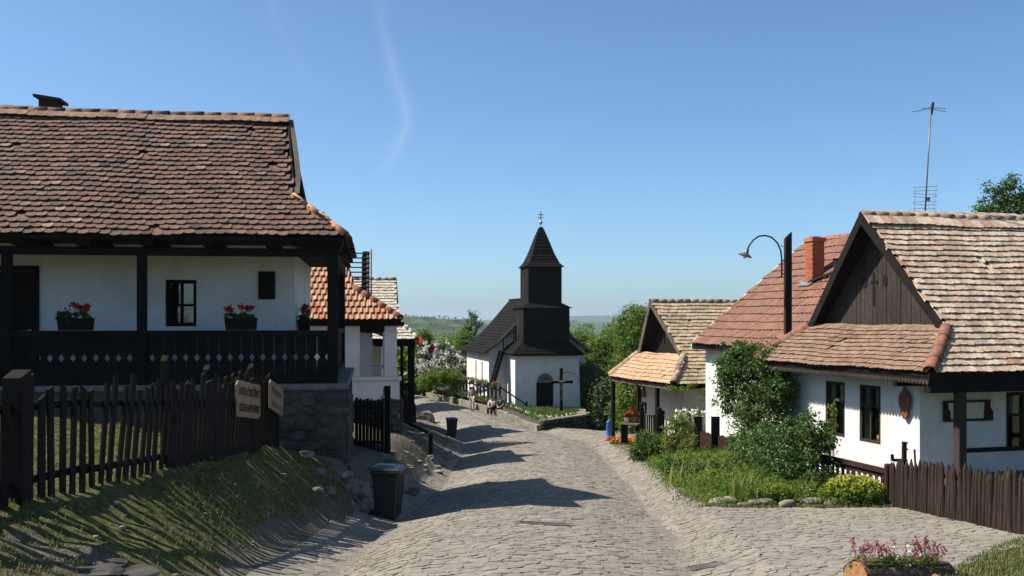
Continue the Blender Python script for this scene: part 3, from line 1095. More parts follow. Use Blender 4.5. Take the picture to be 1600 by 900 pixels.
def gable_roof(root, fr, W_, ql, ze, zr, zg, qs, qv, pr, main, skirt, ridge_mat, hip_mat, singles=0, gable='sheet', gq=0.30, barge='dark', far_skirt=True, hip_r=0.12, wob=1.0, tiles=True, barge_out=0.0):
    """gable roof with a hipped skirt towards the street; main / skirt = (w, h, kind, material)"""
    ph = pr * (zg - ze) / (zr - ze)
    ph2 = W_ - (W_ - pr) * (zg - ze) / (zr - ze)
    up = Vector((0, 0, 1))
    mb = MB()
    near = [fr(0, 0, ze), fr(0, ql, ze), fr(pr, ql, zr), fr(pr, qv, zr), fr(ph, qs, zg)]
    far = [fr(W_, 0, ze), fr(ph2, qs, zg), fr(pr, qv, zr), fr(pr, ql, zr), fr(W_, ql, ze)]
    sk = [fr(0, 0, ze), fr(ph, qs, zg), fr(ph2, qs, zg), fr(W_, 0, ze)]
    for poly in (near, far, sk):
        mb.prism(poly, (0, 0, -0.06))
    roof = mb.build('roof', 'dark2', root)
    T = Tiles()
    e1n = fr.ey
    e2n = fr(pr, 0, zr) - fr(0, 0, ze)
    Tn = e2n.length
    tg = Tn * (zg - ze) / (zr - ze)
    if tiles:
        T.slope(fr(0, 0, ze), e1n, e2n, [(0.05, 0), (ql, 0), (ql, Tn), (qv + 0.07, Tn), (qs + 0.05, tg)], *main, wob=wob)
        e2s = fr(0, qs, zg) - fr(0, 0, ze)
        Ts = e2s.length
        T.slope(fr(0, 0, ze), fr.ex, e2s, [(0, 0), (W_, 0), (ph2, Ts), (ph, Ts)], *skirt, wob=wob)
        e2f = fr(pr, 0, zr) - fr(W_, 0, ze)
        T.finish(roof, singles)
    ridge_run(fr(pr, qv, zr + 0.05), fr(pr, ql, zr + 0.05), roof, ridge_mat)
    ridge_run(fr(0.0, 0.0, ze + 0.07), fr(ph, qs, zg + 0.07), roof, hip_mat, hip_r, 0.34, 'hip_tile')
    ridge_run(fr(W_, 0.0, ze + 0.07), fr(ph2, qs, zg + 0.07), roof, hip_mat, hip_r, 0.34, 'hip_tile')
    # verge boards
    for a, b in (((ph, qs - 0.02 - barge_out, zg - 0.02), (pr, qv - 0.02 - barge_out, zr + 0.04)), ((ph2, qs - 0.02 - barge_out, zg - 0.02), (pr, qv - 0.02 - barge_out, zr + 0.04))):
        d = (fr(*b) - fr(*a)).normalized()
        nn = d.cross(fr.ey).normalized()
        if nn.z < 0:
            nn = -nn
        A, B = fr(*a), fr(*b)
        q = [A + nn * 0.05, B + nn * 0.05, B - nn * 0.16, A - nn * 0.16]
        MB().prism(q, fr.ey * 0.04).build('verge_board', barge, roof)
    # gable
    gz = zg - 0.02
    qg = qs + gq
    g0, g1 = ph + (pr - ph) * 0.0 + 0.05, ph2 - 0.05

    def top(p):
        return zg + (zr - zg) * ((p - ph) / (pr - ph) if p < pr else (ph2 - p) / (ph2 - pr)) - 0.09
    if gable == 'sheet':
        MB().prism([fr(g0, qg, gz), fr(g1, qg, gz), fr(pr, qg, zr - 0.1)], fr.ey * 0.04).build('gable_boards', 'dark2', root)
    elif gable == 'boards':
        p = g0
        while p < g1 - 0.05:
            wd = random.uniform(0.15, 0.2)
            p1 = min(p + wd, g1)
            a, b = p + 0.006, p1 - 0.006
            pts = [(a, gz - 0.05), (b, gz - 0.05), (b, max(top(b), gz))]
            if a < pr < b:
                pts.append((pr, top(pr)))
            pts.append((a, max(top(a), gz)))
            k = random.uniform(0, 0.012)
            MB().prism([fr(x, qg + k, z) for x, z in pts], fr.ey * 0.03).build('gable_board', 'gable', root)
            p = p1
        MB().prism([fr(g0, qg + 0.06, gz), fr(g1, qg + 0.06, gz), fr(pr, qg + 0.06, zr - 0.1)], fr.ey * 0.02).build('gable_lining', 'black', root)
    MB().bar(fr(g0 - 0.1, qs + 0.06, zg + 0.03), fr(g1 + 0.1, qs + 0.06, zg + 0.03), 0.16, 0.06).build('gable_sill', 'weather', root)
    return roof, T, (ph, ph2, Tn, tg)


def eave_wall_set(root, fr, p0, p1, q0, q1, z0, z1, holes_near=(), holes_street=(), mat='white', depth=0.3):
    """closed set of walls; near wall faces -ex (towards the viewer), street wall faces -ey"""
    mb = MB()
    up = Vector((0, 0, 1))
    panel(mb, fr(p0, q0, 0), fr.ey, -fr.ex, q1 - q0, z0, z1, holes_near, depth)
    panel(mb, fr(p0, q0, 0), fr.ex, -fr.ey, p1 - p0, z0, z1, holes_street, depth)
    panel(mb, fr(p1, q0, 0), fr.ey, fr.ex, q1 - q0, z0, z1)
    panel(mb, fr(p0, q1, 0), fr.ex, fr.ey, p1 - p0, z0, z1)
    me = mb.mesh('wall')
    me.materials.append(M[mat])
    o = bpy.data.objects.new('wall', me)
    link(o, root)
    return o


# ------------------------------------------------------------------ leaves


def leaf_quads(C, N, size, aspect=0.55, rs=None):
    rs = rs or rng
    n_ = len(C)
    a = rs.normal(size=(n_, 3))
    N = N / np.maximum(np.linalg.norm(N, axis=1, keepdims=True), 1e-6)
    a -= N * (a * N).sum(1, keepdims=True)
    a /= np.maximum(np.linalg.norm(a, axis=1, keepdims=True), 1e-6)
    b = np.cross(N, a)
    s = size * rs.uniform(0.6, 1.3, (n_, 1))
    A, B = a * s * 0.5, b * s * 0.5 * aspect
    V = np.stack([C - A, C + B - A * 0.1 + N * s * 0.08, C + A, C - B - A * 0.1 + N * s * 0.08], 1)
    Fq = np.arange(n_ * 4).reshape(n_, 4)
    return V.reshape(-1, 3), Fq


def foliage_pts(lobes, nclump, per, cr, seed, shell=(0.45, 1.0), flat=0.8):
    r_ = np.random.default_rng(seed)
    L = [(np.array(c, float), np.array(rad, float)) for c, rad in lobes]
    wt = np.array([np.prod(rad) ** 0.7 for _, rad in L])
    idx = r_.choice(len(L), nclump, p=wt / wt.sum())
    d = r_.normal(size=(nclump, 3))
    d[:, 2] = d[:, 2] * 0.9 + 0.15
    d /= np.linalg.norm(d, axis=1, keepdims=True)
    rad = r_.uniform(shell[0] ** 2, shell[1] ** 2, (nclump, 1)) ** 0.5
    rad = rad * (1 + 0.3 * r_.uniform(0, 1, (nclump, 1)) ** 5)
    cc = np.array([L[i][0] for i in idx]) + d * rad * np.array([L[i][1] for i in idx])
    crs = cr * r_.uniform(0.55, 1.4, (nclump, 1))
    off = r_.normal(size=(nclump, per, 3)) * 0.5
    off[..., 2] *= flat
    P = cc[:, None] + off * crs[:, None]
    N = off * 0.8 + r_.normal(size=off.shape) * 0.8 + np.array([0, 0, 0.5])
    crnd = np.clip(r_.normal(0.5, 0.18, (nclump, 1)) + r_.normal(0, 0.16, (nclump, per)), 0, 1)
    return P.reshape(-1, 3), N.reshape(-1, 3), crnd.ravel(), cc


def leaf_obj(name, lobes, nclump, per, cr, leaf, mat, parent, seed, shell=(0.45, 1.0), aspect=0.55, keep=None):
    P, N, r, cc = foliage_pts(lobes, nclump, per, cr, seed, shell)
    if keep is not None:
        k = keep(P)
        P, N, r = P[k], N[k], r[k]
    V, Fq = leaf_quads(P, N, leaf, aspect, np.random.default_rng(seed + 1))
    return npobj(name, V, Fq, mat, parent, np.repeat(r, 4)), cc


def tree(name, label, base, lobes, nclump, per, cr, leaf, mat, seed, trunk_r=0.15, cat='tree', group=None, limbs=7, shell=(0.4, 1.0), fork=0.45):
    base = Vector(base)
    t = thing(name, label, cat, base, group)
    o, cc = leaf_obj('crown', lobes, nclump, per, cr, leaf, mat, t, seed, shell)
    rr = random.Random(seed)
    top = Vector(np.mean([np.array(c) for c, _ in lobes], axis=0))
    f = base.lerp(top, fork)
    mb = MB()
    mid = base.lerp(f, 0.5) + Vector((rr.uniform(-0.1, 0.1), rr.uniform(-0.1, 0.1), 0))
    mb.tube([base - Vector((0, 0, 0.3)), mid, f, top], [trunk_r, trunk_r * 0.8, trunk_r * 0.6, trunk_r * 0.2], 8)
    for i in rr.sample(range(len(cc)), min(limbs, len(cc))):
        e = Vector(cc[i])
        m_ = f.lerp(e, 0.5) + Vector((0, 0, 0.1 * (e - f).length))
        mb.tube([f.lerp(top, rr.uniform(0, 0.5)), m_, e], [trunk_r * 0.35, trunk_r * 0.22, trunk_r * 0.07], 6)
    mb.build('trunk', 'bark', t, True)
    return t


def bush(name, label, base, lobes, nclump, per, cr, leaf, mat, seed, cat='bush', group=None, aspect=0.55, shell=(0.35, 1.0), stems=8, keep=None):
    base = Vector(base)
    t = thing(name, label, cat, base, group)
    o, cc = leaf_obj('foliage', lobes, nclump, per, cr, leaf, mat, t, seed, shell, aspect, keep)
    rr = random.Random(seed)
    mb = MB()
    for i in rr.sample(range(len(cc)), min(stems, len(cc))):
        e = Vector(cc[i])
        b = base + Vector((rr.uniform(-0.1, 0.1), rr.uniform(-0.1, 0.1), -0.05))
        mb.tube([b, b.lerp(e, 0.5) + Vector((0, 0, 0.05)), e], [0.018, 0.012, 0.005], 5)
    mb.build('stem', 'bark', t)
    return t


def flowers(name, P, size, mat, parent, seed, facing=(0, -0.5, 0.8)):
    """small cupped blossoms at the points P"""
    r_ = np.random.default_rng(seed)
    P = np.repeat(np.asarray(P, float), 4, axis=0) + r_.normal(size=(len(P) * 4, 3)) * size * 0.28
    N = r_.normal(size=P.shape) * 0.8 + np.array(facing)
    V, Fq = leaf_quads(P, N, size, 0.85, r_)
    return npobj(name, V, Fq, mat, parent, np.repeat(r_.uniform(0, 1, len(P)), 4))


def blades(P, hgt, wid, lean, seed, mat, name, parent=None, bend=0.3):
    """upright grass or iris blades rooted at P"""
    r_ = np.random.default_rng(seed)
    P = np.asarray(P, float)
    n_ = len(P)
    h = hgt * r_.uniform(0.5, 1.25, (n_, 1))
    a = r_.uniform(0, 2 * np.pi, n_)
    d = np.stack([np.cos(a), np.sin(a), np.zeros(n_)], 1)
    s = np.stack([-np.sin(a), np.cos(a), np.zeros(n_)], 1) * wid / 2 * r_.uniform(0.7, 1.3, (n_, 1))
    ln = lean * r_.uniform(0.1, 1.0, (n_, 1))
    up = np.array([0, 0, 1.0])
    m_ = P + up * h * 0.55 + d * h * ln * 0.35
    t = P + up * h * (1 - bend * ln) + d * h * ln
    V = np.stack([P - s, P + s, m_ + s * 0.8, m_ - s * 0.8, t + s * 0.08, t - s * 0.08], 1).reshape(-1, 3)
    i = np.arange(n_)[:, None] * 6
    Fq = np.concatenate([i + np.array([0, 1, 2, 3]), i + np.array([3, 2, 4, 5])])
    return npobj(name, V, Fq, mat, parent, np.repeat(r_.uniform(0, 1, n_), 6))


def rock_mesh(mb, c, s, seed, rnd=None, ax=None):
    """an irregular boulder"""
    r_ = random.Random(seed)
    bm = bmesh.new()
    bmesh.ops.create_icosphere(bm, subdivisions=2, radius=1)
    ph = [r_.uniform(0, 6) for _ in range(6)]
    vs = []
    a = r_.uniform(0, 6)
    for v in bm.verts:
        p = v.co
        k = 1 + r_.uniform(-0.07, 0.07) + 0.16 * math.sin(p.x * 3 + ph[0]) + 0.14 * math.sin(p.y * 3.4 + ph[1]) + 0.13 * math.sin(p.z * 4 + ph[2]) + 0.06 * math.sin(p.x * 7 + p.y * 6 + ph[3])
        q = Vector((max(-0.8, min(0.8, p.x)), max(-0.8, min(0.8, p.y)), max(-0.7, min(0.7, p.z)))) * k * 1.2
        q = Vector((q.x * s[0], q.y * s[1], q.z * s[2]))
        if ax is None:
            q = Vector((q.x * math.cos(a * 0.1) - q.y * math.sin(a * 0.1), q.x * math.sin(a * 0.1) + q.y * math.cos(a * 0.1), q.z))
        else:
            q = ax[0] * q.x + ax[1] * q.y + ax[2] * q.z
        vs.append(Vector(c) + q)
    fs = [tuple(v.index for v in f.verts) for f in bm.faces]
    bm.free()
    mb.add(vs, fs, r_.random() if rnd is None else rnd)
    return mb

# ------------------------------------------------------------------ houses on the left of the street
EL, ED = (-0.990, -0.139), (-0.139, 0.990)     # in from the street, away along the street
UP = Vector((0, 0, 1))


def porch_house():
    fr = Frame(-3.1, 18.6, ED, EL)
    h = thing('porch_house', 'long white house with dark brown tiled roof and dark balustraded porch behind picket fence', 'house', fr(3.5, 3, -2.4))
    ze, zr = 1.53, 4.41
    pr = 3.62
    roof, T, info = gable_roof(h, fr, 7.2, 10.0, ze, zr, 2.35, 1.02, 1.36, pr, (0.185, 0.18, 'beaver', 'tile_L1'), (0.185, 0.18, 'beaver', 'tile_L1'),
                               'ridge_brown', 'hip_orange', singles=300, hip_r=0.09, wob=1.3)
    # the top course of larger tiles under the ridge
    T2 = Tiles()
    e2 = fr(pr, 0, zr) - fr(0, 0, ze)
    L = e2.length
    T2.slope(fr(0, 0, ze) + e2.normalized() * (L - 0.30), fr.ey, e2, [(1.42, 0), (10, 0), (10, 0.2), (1.42, 0.2)], 0.2, 0.26, 'flat', 'tile_R1s', 0.075)
    T2.finish(roof, 45, 'top_tile')
    # loose verge strip that bows out from the gable
    pts = []
    for u, p in ((455, 3.55), (459, 2.95), (463, 2.3), (466, 1.7), (464, 1.15)):
        pts.append(fr(p, fr.q_at(u, p), ze + (zr - ze) * p / pr + 0.04))
    mb = MB()
    for a, b in zip(pts, pts[1:]):
        mb.bar(a, b, 0.10, 0.035, (0, 0, 1))
    mb.build('verge_strip', 'weather', roof)
    # chimney behind the ridge
    q0, q1 = fr.q_at(97, 4.4), fr.q_at(62, 4.4)
    c = MB().box(fr(4.4, (q0 + q1) / 2, 4.33), (abs(q1 - q0) * 0.82, 0.42, 1.0), (fr.ey, fr.ex, UP)).build('chimney', 'brickdark', roof)
    MB().prism([fr(4.1, q0 - 0.05, 4.80), fr(4.1, q1 + 0.05, 4.88), fr(4.7, q1 + 0.05, 4.88), fr(4.7, q0 - 0.05, 4.80)], (0, 0, 0.06)).build('chimney_cap', 'brickdark', c)
    # walls with the window and the door
    pw, qw, zf = 1.75, 1.07, -1.2
    zt = 1.58

    def hole(u0, v0, u1, v1):
        a, b = fr.q_at(u1, pw), fr.q_at(u0, pw)
        qm = (a + b) / 2
        return (a - qw, b - qw, fr.z_at(v1, pw, qm), fr.z_at(v0, pw, qm))
    hw = hole(258, 437, 307, 510)
    hd = hole(-10, 423, 53, 500)
    hd = (hd[0], hd[1], zf, hd[3])
    eave_wall_set(h, fr, pw, 6.95, qw, 9.8, -2.3, zt, [hw, hd], [])
    window(h, fr(pw, qw, 0), fr.ey, -fr.ex, hw, 0.12, 2, (0.45, 1.0), 'dark', 0.07)
    d = MB().box(fr(pw + 0.12, qw + (hd[0] + hd[1]) / 2, (hd[2] + hd[3]) / 2), (hd[1] - hd[0], 0.06, hd[3] - hd[2]), (fr.ey, fr.ex, UP)).build('door', 'dark', h)
    mb = MB()
    dq = qw + hd[0] + 0.1
    mb.box(fr(pw + 0.07, dq, -0.30), (0.05, 0.02, 0.22), (fr.ey, fr.ex, UP))
    mb.bar(fr(pw + 0.02, dq, -0.22), fr(pw + 0.02, dq + 0.16, -0.22), 0.025, 0.025)
    mb.build('handle', 'steel', d)
    fm = MB()
    for qq in (hd[0] - 0.05, hd[1] + 0.05):
        fm.box(fr(pw - 0.015, qw + qq, (zf + hd[3]) / 2), (0.1, 0.05, hd[3] - zf), (fr.ey, fr.ex, UP))
    fm.box(fr(pw - 0.015, qw + (hd[0] + hd[1]) / 2, hd[3] + 0.05), (hd[1] - hd[0] + 0.2, 0.05, 0.1), (fr.ey, fr.ex, UP))
    fm.build('door_frame', 'dark', h)
    a, b = fr.q_at(430, pw), fr.q_at(404, pw)
    MB().box(fr(pw - 0.03, (a + b) / 2, fr.z_at(446, pw, 1.5)), (b - a, 0.06, 0.56), (fr.ey, fr.ex, UP)).build('wall_cupboard', 'dark', h, bevel=0.01)
    # floor, plinth and stone facing
    MB().prism([fr(0.12, -0.04, -1.32), fr(0.12, 9.8, -1.32), fr(6.95, 9.8, -1.32), fr(6.95, -0.04, -1.32)], (0, 0, 0.12)).build('porch_floor', 'cap', h, bevel=0.04)
    MB().hexa([fr(0.2, 0.02, -3.6), fr(0.2, 9.7, -3.6), fr(6.9, 9.7, -3.6), fr(6.9, 0.02, -3.6)], [fr(0.2, 0.02, -1.31), fr(0.2, 9.7, -1.31), fr(6.9, 9.7, -1.31), fr(6.9, 0.02, -1.31)]).build('plinth', 'mortar', h)
    z = -1.33
    sd_ = 0
    while z > -3.1:
        hh = random.uniform(0.14, 0.32)
        q = -0.02 + random.uniform(0, 0.2)
        while q < 3.2:
            w = random.uniform(0.22, 0.55)
            mb = rock_mesh(MB(), fr(0.23, q + w / 2, z - hh / 2 + random.uniform(-.03, .03)), (w * 0.54, 0.075, hh * random.uniform(0.42, 0.6)), sd_, None, (fr.ey, fr.ex, UP))
            mb.build('stone', 'stone', h)
            q += w
            sd_ += 1
        p = 0.25
        while p < 3.5:
            w = random.uniform(0.25, 0.6)
            rock_mesh(MB(), fr(p + w / 2, 0.04, z - hh / 2), (0.10, w * 0.56, hh * 0.56), sd_ + 500, None, (fr.ey, fr.ex, UP)).build('stone', 'stone', h)
            p += w
            sd_ += 1
        z -= hh
    # timber porch
    pp = 0.35
    for u in (520, 222, 11):
        q = fr.q_at(u, pp)
        MB().box(fr(pp, q, 0.02), (0.2 if u == 520 else 0.16, 0.17, 2.42), (fr.ey, fr.ex, UP)).build('post', 'dark', h, bevel=0.012)
    MB().box(fr(6.6, 0.28, 0.02), (0.17, 0.17, 2.42), (fr.ey, fr.ex, UP)).build('post', 'dark', h)
    MB().box(fr(pp, 4.95, 1.27), (9.6, 0.18, 0.15), (fr.ey, fr.ex, UP)).build('porch_beam', 'dark', h, bevel=0.012)
    MB().box(fr(3.5, 0.27, 1.24), (0.18, 6.3, 0.2), (fr.ey, fr.ex, UP)).build('porch_beam', 'dark', h, bevel=0.012)
    for u, w in ((28, 0.28), (130, 0.30), (230, 0.26), (326, 0.24), (422, 0.2)):
        q = fr.q_at(u, 0.1)
        MB().box(fr(0.95, q, 1.42), (w * 0.85, 1.75, 0.14), (fr.ey, fr.ex, UP)).build('joist', 'dark', h, bevel=0.01)
    MB().prism([fr(0.12, 0.05, 1.5), fr(0.12, 9.8, 1.5), fr(1.8, 9.8, 1.5), fr(1.8, 0.05, 1.5)], (0, 0, 0.03)).build('porch_ceiling', 'dark', h)
    MB().prism([fr(1.8, 0.05, 1.34), fr(1.8, 1.1, 1.34), fr(6.9, 1.1, 1.34), fr(6.9, 0.05, 1.34)], (0, 0, 0.03)).build('porch_ceiling', 'dark', h)
    MB().prism([fr(0.2, 0.12, 1.3), fr(0.2, 1.06, 1.42), fr(0.2, 0.9, 1.5), fr(0.2, 0.06, 1.5)], fr.ex * 0.5).build('corner_bracket', 'dark', h)
    # balustrade
    b = MB().box(fr(pp, 4.2, -0.25), (7.8, 0.13, 0.11), (fr.ey, fr.ex, UP)).build('handrail', 'dark', h, bevel=0.012)
    MB().box(fr(pp, 4.2, -1.11), (7.8, 0.12, 0.15), (fr.ey, fr.ex, UP)).build('bottom_rail', 'dark', h, bevel=0.012)
    MB().box(fr(3.4, 0.28, -0.25), (0.13, 6.1, 0.11), (fr.ey, fr.ex, UP)).build('handrail', 'dark', h)
    MB().box(fr(3.4, 0.28, -1.11), (0.12, 6.1, 0.15), (fr.ey, fr.ex, UP)).build('bottom_rail', 'dark', h)

    def board(P, ea, et):
        w, zb, zt_, zm, dh, dw = 0.2, -1.04, -0.30, -0.70, 0.075, 0.05
        x0, x1 = -w / 2 + 0.0035, w / 2 - 0.0035
        pl = [(x0, zb), (x1, zb), (x1, zm - dh), (x1 - dw, zm), (x1, zm + dh), (x1, zt_), (x0, zt_), (x0, zm + dh), (x0 + dw, zm), (x0, zm - dh)]
        vs = [P + ea * x + UP * z for x, z in pl]
        mb = MB()
        # two trapezoids and the waist, so every face stays convex
        for idx in ((0, 1, 2, 9), (9, 2, 3, 8), (8, 3, 4, 7), (7, 4, 5, 6)):
            q4 = [vs[i] for i in idx]
            mb.hexa(q4, [p + et * 0.03 for p in q4])
        return mb.build('baluster_board', 'dark', h)
    q = 0.45
    while q < 8.0:
        board(fr(pp - 0.015, q, 0), fr.ey, fr.ex)
        q += 0.2
    p = 0.6
    while p < 6.4:
        board(fr(p, 0.265, 0), fr.ex, fr.ey)
        p += 0.2
    return fr, h


FR1, L1H = porch_house()


def planter_box(fr, p, q, z, w, label, seed, ax=None, hgt=0.30):
    c = fr(p, q, z)
    t = thing('geranium_planter', label, 'planter', c, 'geranium boxes on the porch')
    ea, eb = ax or (fr.ey, fr.ex)
    MB().hexa([c - ea * w / 2 - eb * 0.11, c + ea * w / 2 - eb * 0.11, c + ea * w / 2 + eb * 0.11, c - ea * w / 2 + eb * 0.11],
              [c - ea * w * 0.54 - eb * 0.13 + UP * hgt * 0.75, c + ea * w * 0.54 - eb * 0.13 + UP * hgt * 0.75, c + ea * w * 0.54 + eb * 0.13 + UP * hgt * 0.75, c - ea * w * 0.54 + eb * 0.13 + UP * hgt * 0.75]).build('box', 'dark', t, bevel=0.01)
    top = c + UP * (hgt * 0.85)
    leaf_obj('foliage', [(top + ea * (w * k), (w * 0.28, 0.12, 0.09)) for k in (-0.3, 0, 0.3)], 26, 14, 0.07, 0.06, 'leaf_dark', t, seed, (0.2, 1.0), 0.9)
    rr = random.Random(seed)
    for k in range(5):
        hp = top + ea * w * rr.uniform(-0.4, 0.4) + eb * rr.uniform(-0.1, 0.05) + UP * rr.uniform(0.13, 0.25)
        MB().tube([top, hp], 0.005, 4).build('stem', 'leaf_dark', t)
        flowers('blossom', [hp + Vector((rr.gauss(0, 0.025), rr.gauss(0, 0.02), rr.gauss(0, 0.022))) for _ in range(14)], 0.05, 'red', t, seed + k)
    return t


planter_box(FR1, 0.33, FR1.q_at(119, 0.35), -0.19, 0.56, 'dark geranium box on porch rail left of the post near the door', 31)
planter_box(FR1, 0.33, FR1.q_at(377, 0.35), -0.19, 0.54, 'dark geranium box on porch rail below the small wall cupboard', 32)
planter_box(FR1, 2.3, 0.92, -0.22, 0.3, 'geranium box hung on the street side of the porch house corner', 33, (FR1.ex, FR1.ey))

# ------------------------------------------------------------------ picket fence on the bank


def picket(P, ht, w, lean, axis, side, slant, th=0.025):
    """one board: P foot, axis along fence, side across"""
    top = P + UP * ht + axis * lean
    l, r = axis * w / 2, axis * w / 2
    foot = P - UP * 0.12
    a = [foot - l, foot + r, top + r + UP * slant, top - l - UP * slant]
    mb = MB()
    mb.hexa([x - side * th / 2 for x in a], [x + side * th / 2 for x in a])
    return mb


fence = thing('picket_fence', 'leaning dark weathered picket fence on the grassy bank at left', 'fence', (-4.4, 13, -1.9))
fa, fb = Vector((-4.66, 7.2, 0)), Vector((-4.17, 17.9, 0))
fd = (fb - fa)
fl = fd.length
fd.normalize()
fs_ = Vector((fd.y, -fd.x, 0))
s = -1.75
k = 0
while s < fl:
    P = fa + fd * s
    if not (1.86 < s < 2.2):
        ht = 1.03 + random.uniform(-0.1, 0.1) + (0.1 if s > 6.5 else 0)
        w = random.uniform(0.085, 0.12) if s < 5.4 else random.uniform(0.10, 0.135)
        lean = random.uniform(-0.05, 0.06) + (0.2 if 3.6 < s < 9 else 0.0)
        P.z = g(P.x, P.y) + random.uniform(0.0, 0.05)
        picket(P, ht, w, lean, fd, fs_, random.choice((-1, 1)) * random.uniform(0.005, 0.03)).build('picket', 'picket', fence)
    s += (0.205 if s < 5.4 else 0.145) + random.uniform(-0.02, 0.025)
for z0 in (0.16, 0.86):
    for a, b in ((-1.8, 0.05), (0.0, 3.5), (3.45, 7.2), (7.15, fl)):
        A, B = fa + fd * a - fs_ * 0.05, fa + fd * b - fs_ * 0.05
        A.z, B.z = g(A.x, A.y) + z0, g(B.x, B.y) + z0
        MB().bar(A, B, 0.045, 0.075).build('rail', 'picket', fence)
for s, w, ht in ((2.03, 0.18, 1.16), (5.75, 0.085, 1.42), (7.3, 0.085, 1.32), (9.4, 0.085, 1.36), (fl, 0.1, 1.2)):
    P = fa + fd * s - fs_ * (0.02 if s < 3 else 0.12)
    P.z = g(P.x, P.y)
    t = P + UP * ht
    x, y_ = fd * w / 2, fs_ * w / 2
    b = P - UP * 0.3
    sl = UP * 0.035
    MB().hexa([b - x - y_, b + x - y_, b + x + y_, b - x + y_], [t - x - y_ - sl, t + x - y_ + sl, t + x + y_ + sl, t - x + y_ - sl]).build('post', 'picket', fence, bevel=0.006)


def carved_sign(name, label, s0, s1, zc, hgt, rows):
    A, B = fa + fd * s0 + fs_ * 0.07, fa + fd * s1 + fs_ * 0.07
    zA = g(A.x, A.y) + zc
    zB = g(B.x, B.y) + zc
    L = s1 - s0
    e = Vector((B.x - A.x, B.y - A.y, (zB - zA)))
    e.normalize()
    O = Vector((A.x, A.y, zA))
    t = thing(name, label, 'sign', O, None)
    c = 0.07
    pl = [(0, 0.0), (L - c, 0), (L, c), (L, hgt), (c, hgt + 0.0), (0, hgt - c)]
    mb = MB()
    mb.prism([O + e * x + UP * z for x, z in pl], fs_ * 0.035)
    mb.build('board', 'sign', t, bevel=0.012)
    for txt, zz, hh in rows:
        if txt is None:
            x = 0.12
            mk = MB()
            while x < L - 0.12:
                mk.box(O + e * x + UP * (zz + hh * 0.42 + random.uniform(-0.01, 0.01)) + fs_ * 0.036, (0.022, 0.006, hh * random.uniform(0.6, 0.85)), (e, fs_, UP))
                x += random.uniform(0.05, 0.085)
            mk.build('lettering', 'letters', t)
            continue
        cu = bpy.data.curves.new('lettering', 'FONT')
        cu.body = txt
        cu.size = hh * 1.2
        cu.extrude = 0.004
        cu.align_x = 'CENTER'
        cu.offset = 0.0
        cu.materials.append(M['letters'])
        tx = bpy.data.objects.new('lettering', cu)
        n_ = fs_
        up = n_.cross(e).normalized()
        if up.z < 0:
            up = -up
        P = O + e * (L / 2) + UP * zz + fs_ * 0.04
        link(tx, t)
        fit = min(1.0, (L - 0.10) / (len(txt) * hh * 1.2 * 0.66))
        bpy.context.view_layer.update()
        tme = bpy.data.meshes.new_from_object(tx.evaluated_get(bpy.context.evaluated_depsgraph_get()))
        bpy.data.objects.remove(tx)
        tx = link(bpy.data.objects.new('lettering', tme), t)
        tx.matrix_basis = Matrix(((e.x * fit, up.x, n_.x, P.x), (e.y * fit, up.y, n_.y, P.y), (e.z * fit, up.z, n_.z, P.z), (0, 0, 0, 1)))
    return t


carved_sign('carved_sign', 'carved wooden name board with two lines of letters on the picket fence', 8.0, 9.2, 0.58, 0.56, [("HOLLÓKŐÉRT", 0.34, 0.15), ("KÖZALAPÍTVÁNY", 0.09, 0.15)])
carved_sign('carved_sign', 'smaller carved wooden board at the far end of the fence before the stone plinth', 9.75, 10.6, 0.68, 0.50, [(None, 0.28, 0.14), (None, 0.06, 0.14)])

# ------------------------------------------------------------------ second house: pantiles and a white porch column


